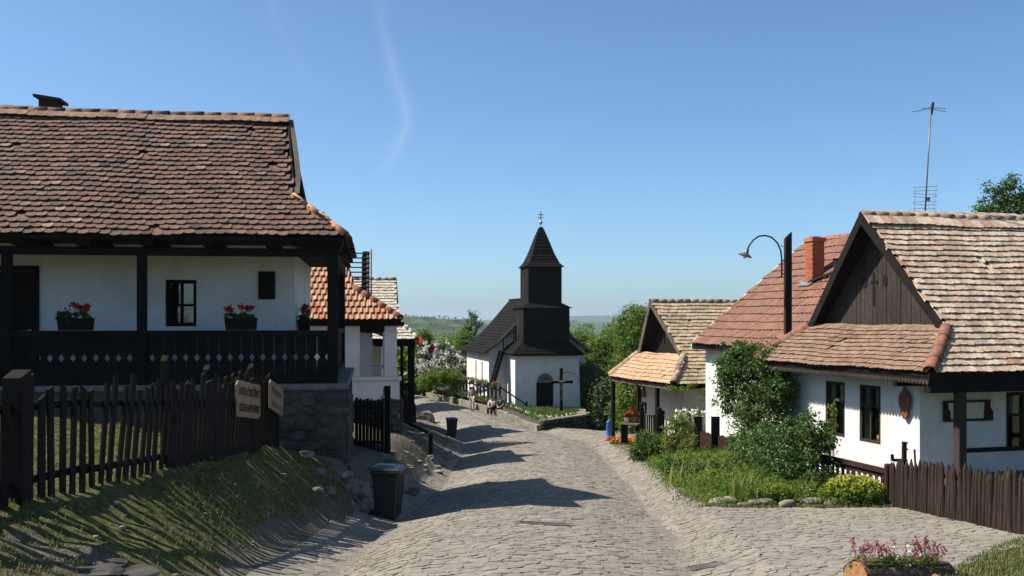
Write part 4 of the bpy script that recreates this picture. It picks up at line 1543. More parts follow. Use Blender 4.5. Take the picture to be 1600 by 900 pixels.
def pantile_house():
    fr = Frame(-3.61, 32.5, ED, EL)
    h = thing('pantile_house', 'white house with orange pantile roof and white corner column behind the porch house', 'house', fr(3.4, 3, -3.3))
    roof, T, info = gable_roof(h, fr, 6.8, 9.0, 0.0, 3.3, 1.03, 1.52, 2.25, 3.4, (0.185, 0.30, 'pan', 'tile_L2'), (0.2, 0.30, 'pan', 'tile_L2'),
                               'ridge_red', 'ridge_red', singles=300, hip_r=0.13)
    p0, q0 = 0.32, 0.10
    # low white parapet wall, column, inner walls
    mb = MB()
    mb.hexa([fr(p0, q0 - 0.05, -4.6), fr(p0, 8.5, -4.6), fr(p0 + 0.3, 8.5, -4.6), fr(p0 + 0.3, q0 - 0.05, -4.6)], [fr(p0, q0 - 0.05, -1.99), fr(p0, 8.5, -1.99), fr(p0 + 0.3, 8.5, -1.99), fr(p0 + 0.3, q0 - 0.05, -1.99)])
    mb.hexa([fr(p0 + 0.3, q0 - 0.05, -4.6), fr(p0 + 0.3, q0 + 0.25, -4.6), fr(6.4, q0 + 0.25, -4.6), fr(6.4, q0 - 0.05, -4.6)], [fr(p0 + 0.3, q0 - 0.05, -1.99), fr(p0 + 0.3, q0 + 0.25, -1.99), fr(6.4, q0 + 0.25, -1.99), fr(6.4, q0 - 0.05, -1.99)])
    mb.build('parapet', 'white', h, bevel=0.02)
    MB().prism([fr(p0 - 0.07, q0 - 0.12, -1.985), fr(p0 - 0.07, 8.5, -1.985), fr(p0 + 0.36, 8.5, -1.985), fr(p0 + 0.36, q0 - 0.12, -1.985)], (0, 0, 0.12)).build('parapet_coping', 'white', h, bevel=0.02)
    mb = MB()
    mb.box(fr(p0 + 0.2, q0 + 0.24, -0.95), (0.4, 0.4, 1.84), (fr.ey, fr.ex, UP))
    mb.box(fr(p0 + 0.2, q0 + 0.24, -0.42), (0.47, 0.47, 0.09), (fr.ey, fr.ex, UP))
    mb.build('column', 'white', h, bevel=0.015)
    MB().box(fr(6.2, q0 + 0.24, -0.95), (0.4, 0.4, 1.84), (fr.ey, fr.ex, UP)).build('column', 'white', h, bevel=0.015)
    qa = fr.q_at(562, p0)
    MB().hexa([fr(p0 + 0.01, qa, -1.9), fr(p0 + 0.01, 8.5, -1.9), fr(p0 + 0.35, 8.5, -1.9), fr(p0 + 0.35, qa, -1.9)], [fr(p0 + 0.01, qa, -0.02), fr(p0 + 0.01, 8.5, -0.02), fr(p0 + 0.35, 8.5, -0.02), fr(p0 + 0.35, qa, -0.02)]).build('wall', 'white', h)
    MB().hexa([fr(p0 + 0.36, qa + 0.2, -1.9), fr(p0 + 0.36, qa + 0.5, -1.9), fr(6.4, qa + 0.5, -1.9), fr(6.4, qa + 0.2, -1.9)], [fr(p0 + 0.36, qa + 0.2, -0.02), fr(p0 + 0.36, qa + 0.5, -0.02), fr(6.4, qa + 0.5, -0.02), fr(6.4, qa + 0.2, -0.02)]).build('wall', 'white', h)
    MB().box(fr(p0 + 0.17, (qa + q0 + 0.45) / 2, -0.24), (qa - q0 - 0.42, 0.26, 0.36), (fr.ey, fr.ex, UP)).build('porch_beam', 'dark', h)
    MB().box(fr(p0 + 3.2, q0 + 0.2, -0.12), (0.2, 6.0, 0.2), (fr.ey, fr.ex, UP)).build('porch_beam', 'dark', h)
    MB().box(fr(p0 - 0.06, 4.3, -0.13), (8.8, 0.1, 0.14), (fr.ey, fr.ex, UP)).build('eave_board', 'dark', h)
    MB().box(fr(p0 + 1.4, qa + 0.18, -1.0), (0.05, 0.6, 0.9), (fr.ey, fr.ex, UP)).build('window', 'dark', h)
    MB().box(fr(p0 + 1.2, 0.75, -1.6), (0.5, 0.9, 0.08), (fr.ey, fr.ex, UP)).build('porch_bench', 'steel', h)
    # stone footing under the parapet
    sd_ = 900
    for z in (-2.75, -3.0, -3.25, -3.5, -3.75):
        q = q0 - 0.05
        while q < 1.6:
            w = random.uniform(0.25, 0.5)
            rock_mesh(MB(), fr(p0 - 0.02, q + w / 2, z), (w * 0.55, 0.12, 0.15), sd_, None, (fr.ey, fr.ex, UP)).build('stone', 'stone', h)
            q += w
            sd_ += 1
        p = p0
        while p < 4:
            w = random.uniform(0.3, 0.6)
            rock_mesh(MB(), fr(p + w / 2, q0 - 0.03, z), (0.12, w * 0.55, 0.15), sd_, None, (fr.ey, fr.ex, UP)).build('stone', 'stone', h)
            p += w
            sd_ += 1
    return fr, h


FR2, L2H = pantile_house()


def batten_house():
    fr = Frame(-4.6, 40.0, ED, EL)
    h = thing('batten_house', 'house with bare untiled roof battens showing the sky, behind the pantile house', 'house', fr(3.3, 3, -4.2))
    ze, zr, pr, qv, ql = -0.4, 2.95, 3.3, 1.1, 8.0
    mb = MB()
    sl = fr(pr, 0, zr) - fr(0, 0, ze)
    L = sl.length
    e2 = sl.normalized()
    t = 0.1
    frame = MB()
    for q in np.arange(qv + 0.1, ql, 1.35):
        frame.bar(fr(0, q, ze - 0.1), fr(pr, q, zr - 0.1), 0.08, 0.12)
        frame.bar(fr(6.6, q, ze - 0.1), fr(pr, q, zr - 0.1), 0.08, 0.12)
    roof = frame.build('roof', 'weather', h)
    while t < L:
        P = fr(0, qv, ze) + e2 * t
        MB().bar(P, P + fr.ey * (ql - qv), 0.10, 0.05, (0, 0, 1)).build('batten', 'weather', roof)
        t += 0.30
    # boarded strip next to the gable
    t = 0.0
    while t < L - 0.2:
        P = fr(0.03, qv + 0.02, ze - 0.03) + e2 * t
        MB().prism([P, P + fr.ey * 0.3, P + fr.ey * 0.3 + e2 * 0.285, P + e2 * 0.285], (0, 0, -0.03)).build('roof_board', 'dark2', roof)
        t += 0.30
    for a in ((0.0, ze), (6.6, ze)):
        A, B = fr(a[0], qv - 0.03, a[1]), fr(pr, qv - 0.03, zr + 0.05)
        MB().prism([A + UP * 0.06, B + UP * 0.06, B - UP * 0.3, A - UP * 0.3], fr.ey * -0.05).build('verge_board', 'dark', roof)
    MB().prism([fr(0.15, qv + 0.3, ze), fr(6.45, qv + 0.3, ze), fr(pr, qv + 0.3, zr - 0.15)], fr.ey * 0.05).build('gable_boards', 'dark2', h)
    sk = MB()
    for a in np.arange(0.2, 6.6, 0.6):
        sk.bar(fr(a, 0, ze - 0.45), fr(a, qv + 0.2, ze + 0.05), 0.07, 0.08)
    for tt in np.linspace(0.02, 0.98, 5):
        sk.bar(fr(0, qv * tt, ze - 0.42 + 0.5 * tt), fr(6.6, qv * tt, ze - 0.42 + 0.5 * tt), 0.06, 0.04)
    sk.build('skirt_frame', 'weather', h)
    eave_wall_set(h, fr, 0.9, 6.2, 1.0, 7.6, -5.0, ze + 0.1)
    for p in (0.2, 3.2, 6.3):
        MB().box(fr(p, 0.15, -2.8), (0.16, 0.16, 4.0), (fr.ey, fr.ex, UP)).build('post', 'dark', h)
    MB().box(fr(3.2, 0.15, -0.85), (0.16, 6.4, 0.16), (fr.ey, fr.ex, UP)).build('porch_beam', 'dark', h)
    return fr


FR3 = batten_house()


def dark_porch_house():
    fr = Frame(-4.44, 47.0, ED, EL)
    h = thing('dark_porch_house', 'house with pale worn tiles and dark timber porch down the street at left', 'house', fr(3, 3, -5))
    roof, T, info = gable_roof(h, fr, 6.0, 8.0, -0.91, 2.0, -0.12, 0.85, 0.95, 3.0, (0.2, 0.2, 'flat', 'tile_L4'), (0.2, 0.2, 'flat', 'tile_L4'), 'ridge_gray', 'tile_L4', singles=0)
    eave_wall_set(h, fr, 1.5, 5.6, 1.7, 7.6, -6.5, -0.95)
    for p, q in ((0.25, 0.22), (0.25, 0.75), (0.25, 1.35), (2.0, 0.22), (3.8, 0.22), (5.6, 0.22)):
        MB().box(fr(p, q, -3.0), (0.14, 0.14, 4.1), (fr.ey, fr.ex, UP)).build('post', 'dark', h)
    MB().box(fr(0.25, 1.6, -1.08), (3.0, 0.2, 0.26), (fr.ey, fr.ex, UP)).build('porch_beam', 'dark', h)
    MB().box(fr(2.9, 0.22, -1.08), (0.2, 5.6, 0.26), (fr.ey, fr.ex, UP)).build('porch_beam', 'dark', h)
    MB().prism([fr(0.1, 0.1, -1.25), fr(5.8, 0.1, -1.25), fr(5.8, 2, -1.25), fr(0.1, 2, -1.25)], (0, 0, 0.03)).build('porch_ceiling', 'dark', h)
    for k in range(22):
        q = 0.3 + 0.12 * k
        MB().box(fr(0.27, q, -3.55), (0.105, 0.03, 0.9), (fr.ey, fr.ex, UP)).build('baluster_board', 'dark', h)
    for k in range(44):
        p = 0.4 + 0.12 * k
        MB().box(fr(p, 0.24, -3.55), (0.03, 0.105, 0.9), (fr.ey, fr.ex, UP)).build('baluster_board', 'dark', h)
    MB().box(fr(0.25, 1.6, -3.06), (3.0, 0.14, 0.1), (fr.ey, fr.ex, UP)).build('handrail', 'dark', h)
    MB().box(fr(2.9, 0.22, -3.06), (0.14, 5.6, 0.1), (fr.ey, fr.ex, UP)).build('handrail', 'dark', h)
    MB().hexa([fr(0.05, 0.0, -6.5), fr(0.05, 3, -6.5), fr(5.9, 3, -6.5), fr(5.9, 0.0, -6.5)], [fr(0.15, 0.1, -4.0), fr(0.15, 3, -4.0), fr(5.8, 3, -4.0), fr(5.8, 0.1, -4.0)]).build('plinth', 'dark2', h)
    return fr


FR4 = dark_porch_house()


def hidden_row_house(x, y, label):
    """the last two houses of the row, mostly behind their neighbours; their shadows lie on the street"""
    fr = Frame(x, y, (-0.2, 0.98), (-0.98, -0.2))
    h = thing('row_house', label, 'house', fr(3, 3, -5.3))
    gable_roof(h, fr, 6.4, 8.0, -1.2, 2.1, -0.3, 0.95, 1.1, 3.2, (0.24, 0.3, 'flat', 'tile_R3'), (0.24, 0.3, 'flat', 'tile_R3'), 'ridge_gray', 'ridge_gray', singles=0)
    w = eave_wall_set(h, fr, 0.6, 5.8, 0.9, 7.6, -6.5, -1.1, [], [(0.8, 1.5, -3.6, -2.3), (3.2, 3.9, -3.6, -2.3)])
    for hl in ((0.8, 1.5, -3.6, -2.3), (3.2, 3.9, -3.6, -2.3)):
        window(h, fr(0.6, 0.9, 0), fr.ex, -fr.ey, hl, 0.1, 2, (0.5, 1.0), 'brown')


hidden_row_house(-7.0, 61.6, 'tiled house tucked behind the dark timber porch, its shadow beside the walker')
hidden_row_house(-10.9, 71.0, 'last tiled house of the left row, behind its neighbours near the lilac')

# ------------------------------------------------------------------ small gate, handrail, rocks on the left
gate = thing('garden_gate', 'dark picket gate with tall post between the porch house and the white column house', 'gate', PX(582, 705, 24))
for i in range(9):
    u = 557 + i * 5.6
    b, t_ = PX(u, 707, 24.0), PX(u, 622 + 1.2 * (i % 3) + i * 0.5, 24.0)
    MB().hexa([b + Vector((-0.037, 0, 0)), b + Vector((0.037, 0, 0)), b + Vector((0.037, 0.03, 0)), b + Vector((-0.037, 0.03, 0))],
              [t_ + Vector((-0.037, 0, 0)), t_ + Vector((0.037, 0, 0.03)), t_ + Vector((0.037, 0.03, 0.03)), t_ + Vector((-0.037, 0.03, 0))]).build('picket', 'dark', gate)
for v in (635, 690):
    MB().bar(PX(553, v, 24.06), PX(606, v + 2, 24.06), 0.04, 0.08).build('rail', 'dark', gate)
p = PX(605, 603, 24.05)
MB().box((p.x, p.y, (p.z - 3.5) / 2), (0.15, 0.15, p.z + 3.5), rnd=0.4).build('post', 'dark', gate, bevel=0.01)
MB().tube([PX(600, 606, 23.95), PX(600, 700, 23.95)], 0.02, 6).build('pipe', 'weather', gate)
c = PX(598, 620, 23.85)
MB().lathe(c - Vector((0, 0, 0.045)), [(0.01, 0), (0.035, 0.012), (0.045, 0.045), (0.035, 0.078), (0.01, 0.09)], 10).build('knob', 'steel', gate, True)

hp = gp(673, 716)
hr = thing('step_handrail', 'dark wooden handrail with one post beside the path on the left bank', 'handrail', hp)
top = hp + Vector((0, 0, 38 / F * hp.y))
MB().box((hp.x, hp.y, (hp.z + top.z) / 2 - 0.1), (0.13, 0.13, top.z - hp.z + 0.2)).build('post', 'dark', hr, bevel=0.01)
e = PX(624, 654, hp.y + 2.5)
MB().bar(top, e, 0.07, 0.09).build('rail', 'dark', hr)
MB().box((e.x, e.y, e.z - 0.45), (0.11, 0.11, 1.1)).build('post', 'dark', hr)

rocks = [(515, 700, 0.17, 0.15, 0.07, 'mossy rock at the top of the bank against the stone plinth'), (500, 740, 0.15, 0.14, 0.10, 'dark rock in the bank face left of the big bin'),
         (540, 745, 0.14, 0.13, 0.09, 'dark rock in the bank face just behind the big bin'), (560, 775, 0.13, 0.12, 0.07, 'low rock at the bank toe beside the big bin'),
         (480, 712, 0.13, 0.12, 0.06, 'small rock on the bank lip below the small carved board'), (632, 668, 0.55, 0.5, 0.22, 'big rounded rock beside the path under the handrail'),
         (655, 655, 0.7, 0.6, 0.42, 'boulder at the foot of the dark timber porch'), (595, 715, 0.3, 0.25, 0.1, 'flat rock below the garden gate')]
for i, (u, v, a, b, c_, lab) in enumerate(rocks):
    P = gp(u, v)
    o = rock_mesh(MB(), P + Vector((0, 0, c_ * 0.1)), (a, b, c_), 40 + i).build('rock', 'rock', None)
    tag(o, lab, 'rock', 'rocks along the left bank')
for i, (u, v, a, b, c_, lab) in enumerate([(130, 893, 0.24, 0.2, 0.03, 'flat grey rock in the grass at the lower left corner'), (175, 885, 0.15, 0.14, 0.04, 'smaller grey rock beside the flat one at lower left'), (205, 903, 0.2, 0.18, 0.06, 'grey rock at the very bottom edge at left')]):
    P = gp(u, v)
    o = rock_mesh(MB(), P, (a, b, c_), 70 + i).build('rock', 'stone', None)
    tag(o, lab, 'rock', 'rocks along the left bank')

# loose stones and clods on the left bank and verge
rb = MB()
rr_ = random.Random(99)
for i in range(200):
    y = 8 + 36 * rr_.random() ** 1.2
    xe, xf = float(x_left(y)), float(x_fence(y))
    x = xe + (xf - xe) * rr_.random() ** 1.3 + rr_.uniform(-0.1, 0.25)
    s_ = rr_.choice((0.03, 0.04, 0.05, 0.07, 0.1, 0.14)) * (1.0 if y > 16 else 0.22)
    rock_mesh(rb, (x, y, g(x, y) + s_ * 0.15), (s_ * rr_.uniform(0.8, 1.4), s_, s_ * 0.55), 3000 + i)
o = rb.build('loose_stones', 'rock')
tag(o, 'loose stones and clods scattered along the left bank', 'stones', kind='stuff')

# ------------------------------------------------------------------ the church
CH = Frame(2.19, 62.0, (-0.22, 0.976), (0.976, 0.22))      # p = into the church, q = to the right
church = thing('church', 'small white village church with dark shingled wooden bell tower', 'church', CH(3, 0, -5.6))


def shingles(mb, A, B, C, D, n_, wid=0.16, lift=0.035):
    """courses of wooden shingles on the quad A B (bottom) C D (top)"""
    A, B, C, D = map(Vector, (A, B, C, D))
    nn = (B - A).cross(D - A).normalized()
    if nn.z < 0:
        nn = -nn
    for i in range(n_):
        t0, t1 = i / n_, min(1.0, (i + 1.25) / n_)
        a, b = A.lerp(D, t0), B.lerp(C, t0)
        d, c = A.lerp(D, t1), B.lerp(C, t1)
        m_ = max(1, int((b - a).length / wid))
        for k in range(m_):
            s0, s1 = k / m_ + 0.004, (k + 1) / m_ - 0.004
            l = nn * (lift * random.uniform(0.8, 1.3))
            mb.add([a.lerp(b, s0) + l, a.lerp(b, s1) + l, d.lerp(c, s1) + nn * 0.006, d.lerp(c, s0) + nn * 0.006, a.lerp(b, s0), a.lerp(b, s1)],
                   [(0, 1, 2, 3), (4, 5, 1, 0)], random.random())


zb = -8.2
# nave
mb = MB()
hw, p0, p1, zt = 3.2, 2.5, 10.5, -1.95
wins = [(2.1, 2.45, -4.6, -2.75), (4.3, 4.65, -4.6, -2.75)]
panel(mb, CH(p0, -hw, 0), CH.ex, -CH.ey, p1 - p0, zb, zt, wins, 0.3)
panel(mb, CH(p0, hw, 0), CH.ex, CH.ey, p1 - p0, zb, zt)
for p in (p0, p1):
    mb.add([CH(p, -hw, zb), CH(p, hw, zb), CH(p, hw, zt), CH(p, 0, 1.3), CH(p, -hw, zt)], [(0, 1, 2, 3, 4)])
me = mb.mesh('nave_wall')
me.materials.append(M['white'])
nave = link(bpy.data.objects.new('nave_wall', me), church)
for w in wins:
    c = CH(p0 + (w[0] + w[1]) / 2, -hw + 0.22, (w[2] + w[3]) / 2)
    MB().box(c, (w[1] - w[0], 0.04, w[3] - w[2]), (CH.ex, CH.ey, UP)).build('window', 'glass', nave)
# nave roof with bell-cast eaves
rb = MB()
prof = [(0.0, 1.42), (1.7, -0.55), (2.7, -1.5), (3.62, -2.1)]
for sgn in (-1, 1):
    for (q0, z0), (q1, z1) in zip(prof, prof[1:]):
        rb.prism([CH(p0 - 0.35, sgn * q0, z0), CH(p1 + 0.35, sgn * q0, z0), CH(p1 + 0.35, sgn * q1, z1), CH(p0 - 0.35, sgn * q1, z1)], (0, 0, -0.07))
nroof = rb.build('nave_roof', 'shingle', church)
for sgn in (-1, 1):
    sb = MB()
    for (q0, z0), (q1, z1) in zip(prof, prof[1:]):
        shingles(sb, CH(p0 - 0.35, sgn * q1, z1), CH(p1 + 0.35, sgn * q1, z1), CH(p1 + 0.35, sgn * q0, z0), CH(p0 - 0.35, sgn * q0, z0), max(2, int(math.hypot(q1 - q0, z1 - z0) / 0.24)), 0.2)
    tag(sb.build('shingles', 'shingle', nroof), kind='stuff')
    vb = MB()
    for (q0, z0), (q1, z1) in zip(prof, prof[1:]):
        vb.prism([CH(p0 - 0.38, sgn * q0, z0 + 0.08), CH(p0 - 0.38, sgn * q1, z1 + 0.08), CH(p0 - 0.38, sgn * q1, z1 - 0.1), CH(p0 - 0.38, sgn * q0, z0 - 0.1)], CH.ex * 0.04)
    vb.build('verge_board', 'weather', nroof)
MB().bar(CH(p0, 0, 1.47), CH(p1 + 0.35, 0, 1.47), 0.16, 0.08).build('ridge_board', 'shingle', nroof)

# tower: white base, then dark timber stages
mb = MB()
tw = 2.05
u0, u1 = CH.q_at(838, 0) + tw, CH.q_at(866, 0) + tw
door = (u0, u1, -5.75, CH.z_at(597, 0, 0))
panel(mb, CH(0, -tw, 0), CH.ey, -CH.ex, 2 * tw, zb, -2.1, [door], 0.35)
panel(mb, CH(0, -tw, 0), CH.ex, -CH.ey, 2.5, zb, -2.1)
panel(mb, CH(0, tw, 0), CH.ex, CH.ey, 2.5, zb, -2.1)
me = mb.mesh('tower_base')
me.materials.append(M['white'])
tbase = link(bpy.data.objects.new('tower_base', me), church)
dq = (door[0] + door[1]) / 2 - tw
dd = MB().box(CH(0.33, dq, (door[2] + door[3]) / 2), (door[1] - door[0], 0.06, door[3] - door[2]), (CH.ey, CH.ex, UP)).build('door', 'dark', church)


def arch(cq, cz, r, th, name, mat, k0=0, k1=12):
    a = MB()
    pts = [CH(-0.012, cq + r * math.cos(math.pi * k / 12), cz + r * math.sin(math.pi * k / 12)) for k in range(k0, k1 + 1)]
    for x, y_ in zip(pts, pts[1:]):
        a.bar(x, y_, 0.03, th, CH.ex)
    a.build(name, mat, tbase)


arch(dq, door[3], (door[1] - door[0]) / 2 + 0.03, 0.05, 'arch_moulding', 'white')
fan = MB()
pts = [CH(-0.006, dq + 0.52 * math.cos(math.pi * k / 12), door[3] + 0.02 + 0.52 * math.sin(math.pi * k / 12)) for k in range(13)]
fan.prism(pts, CH.ex * 0.03)
fan.build('arch_panel', 'cap', tbase)
MB().box(CH(-0.03, dq, door[3] + 0.22), (0.1, 0.05, 0.12), (CH.ey, CH.ex, UP)).build('ornament', 'dark', tbase)
arch(CH.q_at(888, 0), CH.z_at(598, 0, 1.4), 0.68, 0.03, 'arch_moulding', 'cap', 0, 12)
# sloping corner buttress at the right
q = tw
MB().hexa([CH(-0.05, q - 0.5, zb), CH(-0.05, q + 0.16, zb), CH(0.8, q + 0.16, zb), CH(0.8, q - 0.5, zb)], [CH(-0.01, q - 0.42, -2.15), CH(-0.01, q + 0.01, -2.15), CH(0.7, q + 0.01, -2.15), CH(0.7, q - 0.42, -2.15)]).build('buttress', 'white', church, bevel=0.03)
tc = 1.6          # tower axis, metres in from the front


def stage(h0, z0, h1, z1, name, mat, par, fd_=1.0):
    a = [CH(tc - h0 * fd_, -h0, z0), CH(tc - h0 * fd_, h0, z0), CH(tc + h0, h0, z0), CH(tc + h0, -h0, z0)]
    b = [CH(tc - h1 * fd_, -h1, z1), CH(tc - h1 * fd_, h1, z1), CH(tc + h1, h1, z1), CH(tc + h1, -h1, z1)]
    return MB().hexa(a, b).build(name, mat, par), a, b


def shingle_ring(a, b, n_, par, name='shingles'):
    sb = MB()
    for i in range(4):
        shingles(sb, a[i], a[(i + 1) % 4], b[(i + 1) % 4], b[i], n_, 0.17)
    tag(sb.build(name, 'shingle', par), kind='stuff')


def tower_part(h0, z0, h1, z1, name, n_, fd_=1.0):
    o, a, b = stage(h0, z0, h1, z1, name, 'shingle', church, fd_)
    shingle_ring(a, b, n_, o)
    return o


s1 = stage(2.27, -2.22, 2.27, -2.1, 'eave_board', 'dark', church, 0.85)[0]
tower_part(2.3, -2.1, 1.5, -1.35, 'tower_skirt_roof', 5, 0.85)


def boarded(h, z0, z1, name):
    o, a, b = stage(h, z0, h, z1, name, 'dark', church)
    for side in range(4):
        A, B = a[side], a[(side + 1) % 4]
        L = (B - A).length
        n_ = int(L / 0.2)
        e = (B - A).normalized()
        nn = e.cross(UP)
        mb = MB()
        for i in range(n_):
            c = A + e * (L * (i + 0.5) / n_) + UP * (z1 - z0) / 2 + nn * (0.012 + random.uniform(0, 0.01))
            mb.box(c, (L / n_ - 0.015, 0.03, z1 - z0), (e, nn, UP))
        tag(mb.build('cladding_boards', 'dark2', o), kind='stuff')
    return o, a


st, a_ = boarded(1.46, -1.4, 0.8, 'tower_lower_stage')
tower_part(1.60, 0.74, 1.10, 1.05, 'tower_upper_skirt', 3)
st2, a2 = boarded(1.06, 1.0, 3.38, 'tower_upper_stage')
for s_, hh, z0, z1 in ((st, 1.46, -0.9, 0.4), (st2, 1.06, 1.7, 2.7)):
    z = z0
    while z < z1:
        MB().box(CH(tc, -hh - 0.045, z), (0.16, 0.03, 0.06), (CH.ex, CH.ey, UP)).build('louvre', 'weather', s_)
        z += 0.15
for (h0, z0), (h1, z1), n_ in (((1.20, 3.34), (0.95, 3.62), 2), ((0.95, 3.62), (0.70, 4.2), 3), ((0.70, 4.2), (0.40, 5.1), 4), ((0.40, 5.1), (0.10, 5.92), 4)):
    tower_part(h0, z0, h1, z1, 'spire', n_)
top = CH(tc, 0, 5.8)
fin = MB().lathe(top, [(0.10, 0), (0.03, 0.16), (0.03, 0.30), (0.10, 0.36), (0.12, 0.44), (0.09, 0.52), (0.03, 0.56)], 12).build('finial_orb', 'steel', church, True)
cr = MB()
cr.bar(top + UP * 0.5, top + UP * 1.12, 0.045, 0.045)
for z, w in ((0.72, 0.36), (0.92, 0.36)):
    cr.bar(top + UP * z - CH.ey * w / 2, top + UP * z + CH.ey * w / 2, 0.04, 0.04)
cr.build('double_cross', 'iron', fin)
# small weathervane twigs on the nave ridge
tw_ = MB()
b = CH(4.6, 0, 1.5)
for k in range(6):
    tw_.tube([b, b + Vector((random.uniform(-0.25, 0.25), 0, random.uniform(0.2, 0.55)))], [0.015, 0.005], 4)
tw_.build('ridge_ornament', 'iron', church)

# outside stair to the tower
stair = []
A, B = PX(770, 604, 62.6), PX(786, 549, 62.9)
for off in (0.0, 0.75):
    o_ = CH.ex * off
    MB().bar(A + o_, B + o_, 0.06, 0.22).build('stair_stringer', 'dark', church)
n_ = 13
for i in range(n_):
    t = (i + 0.5) / n_
    c = A.lerp(B, t) + CH.ex * 0.37
    MB().box(c, (0.22, 0.72, 0.035), (CH.ey, CH.ex, UP)).build('tread', 'dark', church)
c0, c1 = B + UP * 0.05, CH(0.9, -1.46, -1.25)
c1 = PX(803, 533, 63.2)
MB().bar(c0, c1, 0.05, 0.09).build('stair_rail', 'dark', church)
MB().bar(c0 + UP * 0.75, c1 + UP * 0.62, 0.05, 0.07).build('stair_rail', 'dark', church)
for t in (0.02, 0.98):
    q_ = c0.lerp(c1, t)
    MB().bar(q_ - UP * 0.1, q_ + UP * 0.72, 0.06, 0.06).build('stair_post', 'dark', church)

# ------------------------------------------------------------------ terrace lawn before the church
K1, W2, CR, KL = Vector((1.5, 52.3, -5.33)), Vector((3.72, 54.0, -5.2)), Vector((4.45, 62.6, -5.55)), Vector((-0.72, 61.2, -5.28))
tv, tf = [], []
N_ = 16
for j in range(N_ + 1):
    for i in range(N_ + 1):
        a = K1.lerp(W2, i / N_)
        b = KL.lerp(CR, i / N_)
        p = a.lerp(b, j / N_)
        p.z += 0.02 * math.sin(p.x * 3) * math.sin(p.y * 2.3)
        tv.append(tuple(p))
for j in range(N_):
    for i in range(N_):
        k = j * (N_ + 1) + i
        tf.append((k, k + 1, k + N_ + 2, k + N_ + 1))
tm = npmesh('church_lawn', tv, tf, None, True)
for nm, val in (('grass', 1.0), ('forest', 0.0)):
    at = tm.attributes.new(nm, 'FLOAT', 'POINT')
    at.data.foreach_set('value', np.full(len(tv), val, dtype=np.float32))
tm.materials.append(M['ground'])
lawn = tag(link(bpy.data.objects.new('church_lawn', tm)), kind='structure')
sk = MB()
for a, b in ((K1, W2), (W2, CR), (KL, K1)):
    sk.add([a, b, b - UP * 1.6, a - UP * 1.6], [(0, 1, 2, 3)])
me = sk.mesh('lawn_edge')
me.materials.append(M['mortar'])
link(bpy.data.objects.new('lawn_edge', me), lawn)
rr = np.random.default_rng(5)
gpt = []
for _ in range(5200):
    i, j = rr.uniform(0, 1), rr.uniform(0, 1)
    gpt.append(K1.lerp(W2, i).lerp(KL.lerp(CR, i), j))
tag(blades(gpt, 0.12, 0.03, 0.6, 3, 'leaf_mid', 'lawn_grass', lawn), kind='stuff')
fp = []
for _ in range(40):
    j = rr.uniform(0, 1)
    fp.append(K1.lerp(KL, j) + Vector((rr.uniform(0.05, 0.5), 0, 0.14)))
for _ in range(18):
    j = rr.uniform(0, 1)
    fp.append(K1.lerp(W2, j) + Vector((0, rr.uniform(0.1, 1.5), 0.12)))
tag(flowers('lawn_flowers', fp, 0.075, 'whitepetal', lawn, 8), kind='stuff')
lp, _ = leaf_obj('edge_plants', [(K1.lerp(KL, t) + Vector((0.25, 0, 0.05)), (0.2, 0.8, 0.12)) for t in np.linspace(0.05, 0.98, 9)], 110, 14, 0.12, 0.1, 'leaf_mid', lawn, 9)
tag(lp, kind='stuff')

wall = thing('retaining_wall', 'low dark stone retaining wall holding up the church lawn', 'wall', K1 - UP * 0.4)
sd_ = 2000
for (a, b) in ((K1, W2), (W2, CR.lerp(W2, 0.3))):
    L = (b - a).length
    e = (b - a).normalized()
    nn = e.cross(UP).normalized()
    for row in range(5):
        s = 0.0
        hh = 0.2
        while s < L:
            w = random.uniform(0.28, 0.6)
            c = a + e * (s + w / 2) + UP * (-0.12 - hh * row) + nn * 0.05
            rock_mesh(MB(), c, (w * 0.55, 0.16, hh * 0.55), sd_, None, (e, nn, UP)).build('stone', 'stone', wall, True)
            s += w
            sd_ += 1
    s = 0
    while s < L:
        w = random.uniform(0.5, 0.8)
        c = a + e * (s + w / 2) + UP * 0.04 + nn * 0.03
        MB().box(c, (w - 0.02, 0.42, 0.09), (e, nn, UP), random.random()).build('coping_stone', 'rock', wall, bevel=0.02)
        s += w
slab = MB()
c = PX(911, 646, 55.5)
slab.box(c, (0.75, 0.5, 0.12), rnd=0.6)
tag(slab.build('stone_slab', 'rock', None, bevel=0.02), 'flat pale stone slab at the right end of the lawn wall', 'slab')

kerb = thing('stone_kerb', 'low stone kerb between the street and the church lawn and fence', 'kerb', (-0.45, 62.6, -5.5))
kl = [Vector((1.42, 52.2, 0)), Vector((-0.92, 61.0, 0)), Vector((-4.68, 72.0, 0)), Vector((-6.5, 78.0, 0))]
for a, b in zip(kl, kl[1:]):
    L = (b - a).length
    e = (b - a).normalized()
    s = 0
    while s < L:
        w = random.uniform(0.5, 1.0)
        c = a + e * (s + w / 2)
        c.z = g(c.x, c.y) + 0.10 + 0.08 * min(1, max(0, (c.y - 54) / 5))
        MB().box(c, (w - 0.03, 0.26, 0.46 + random.uniform(-0.05, 0.04)), (e, e.cross(UP), UP), random.random()).build('kerb_stone', 'rock', kerb, bevel=0.03)
        s += w

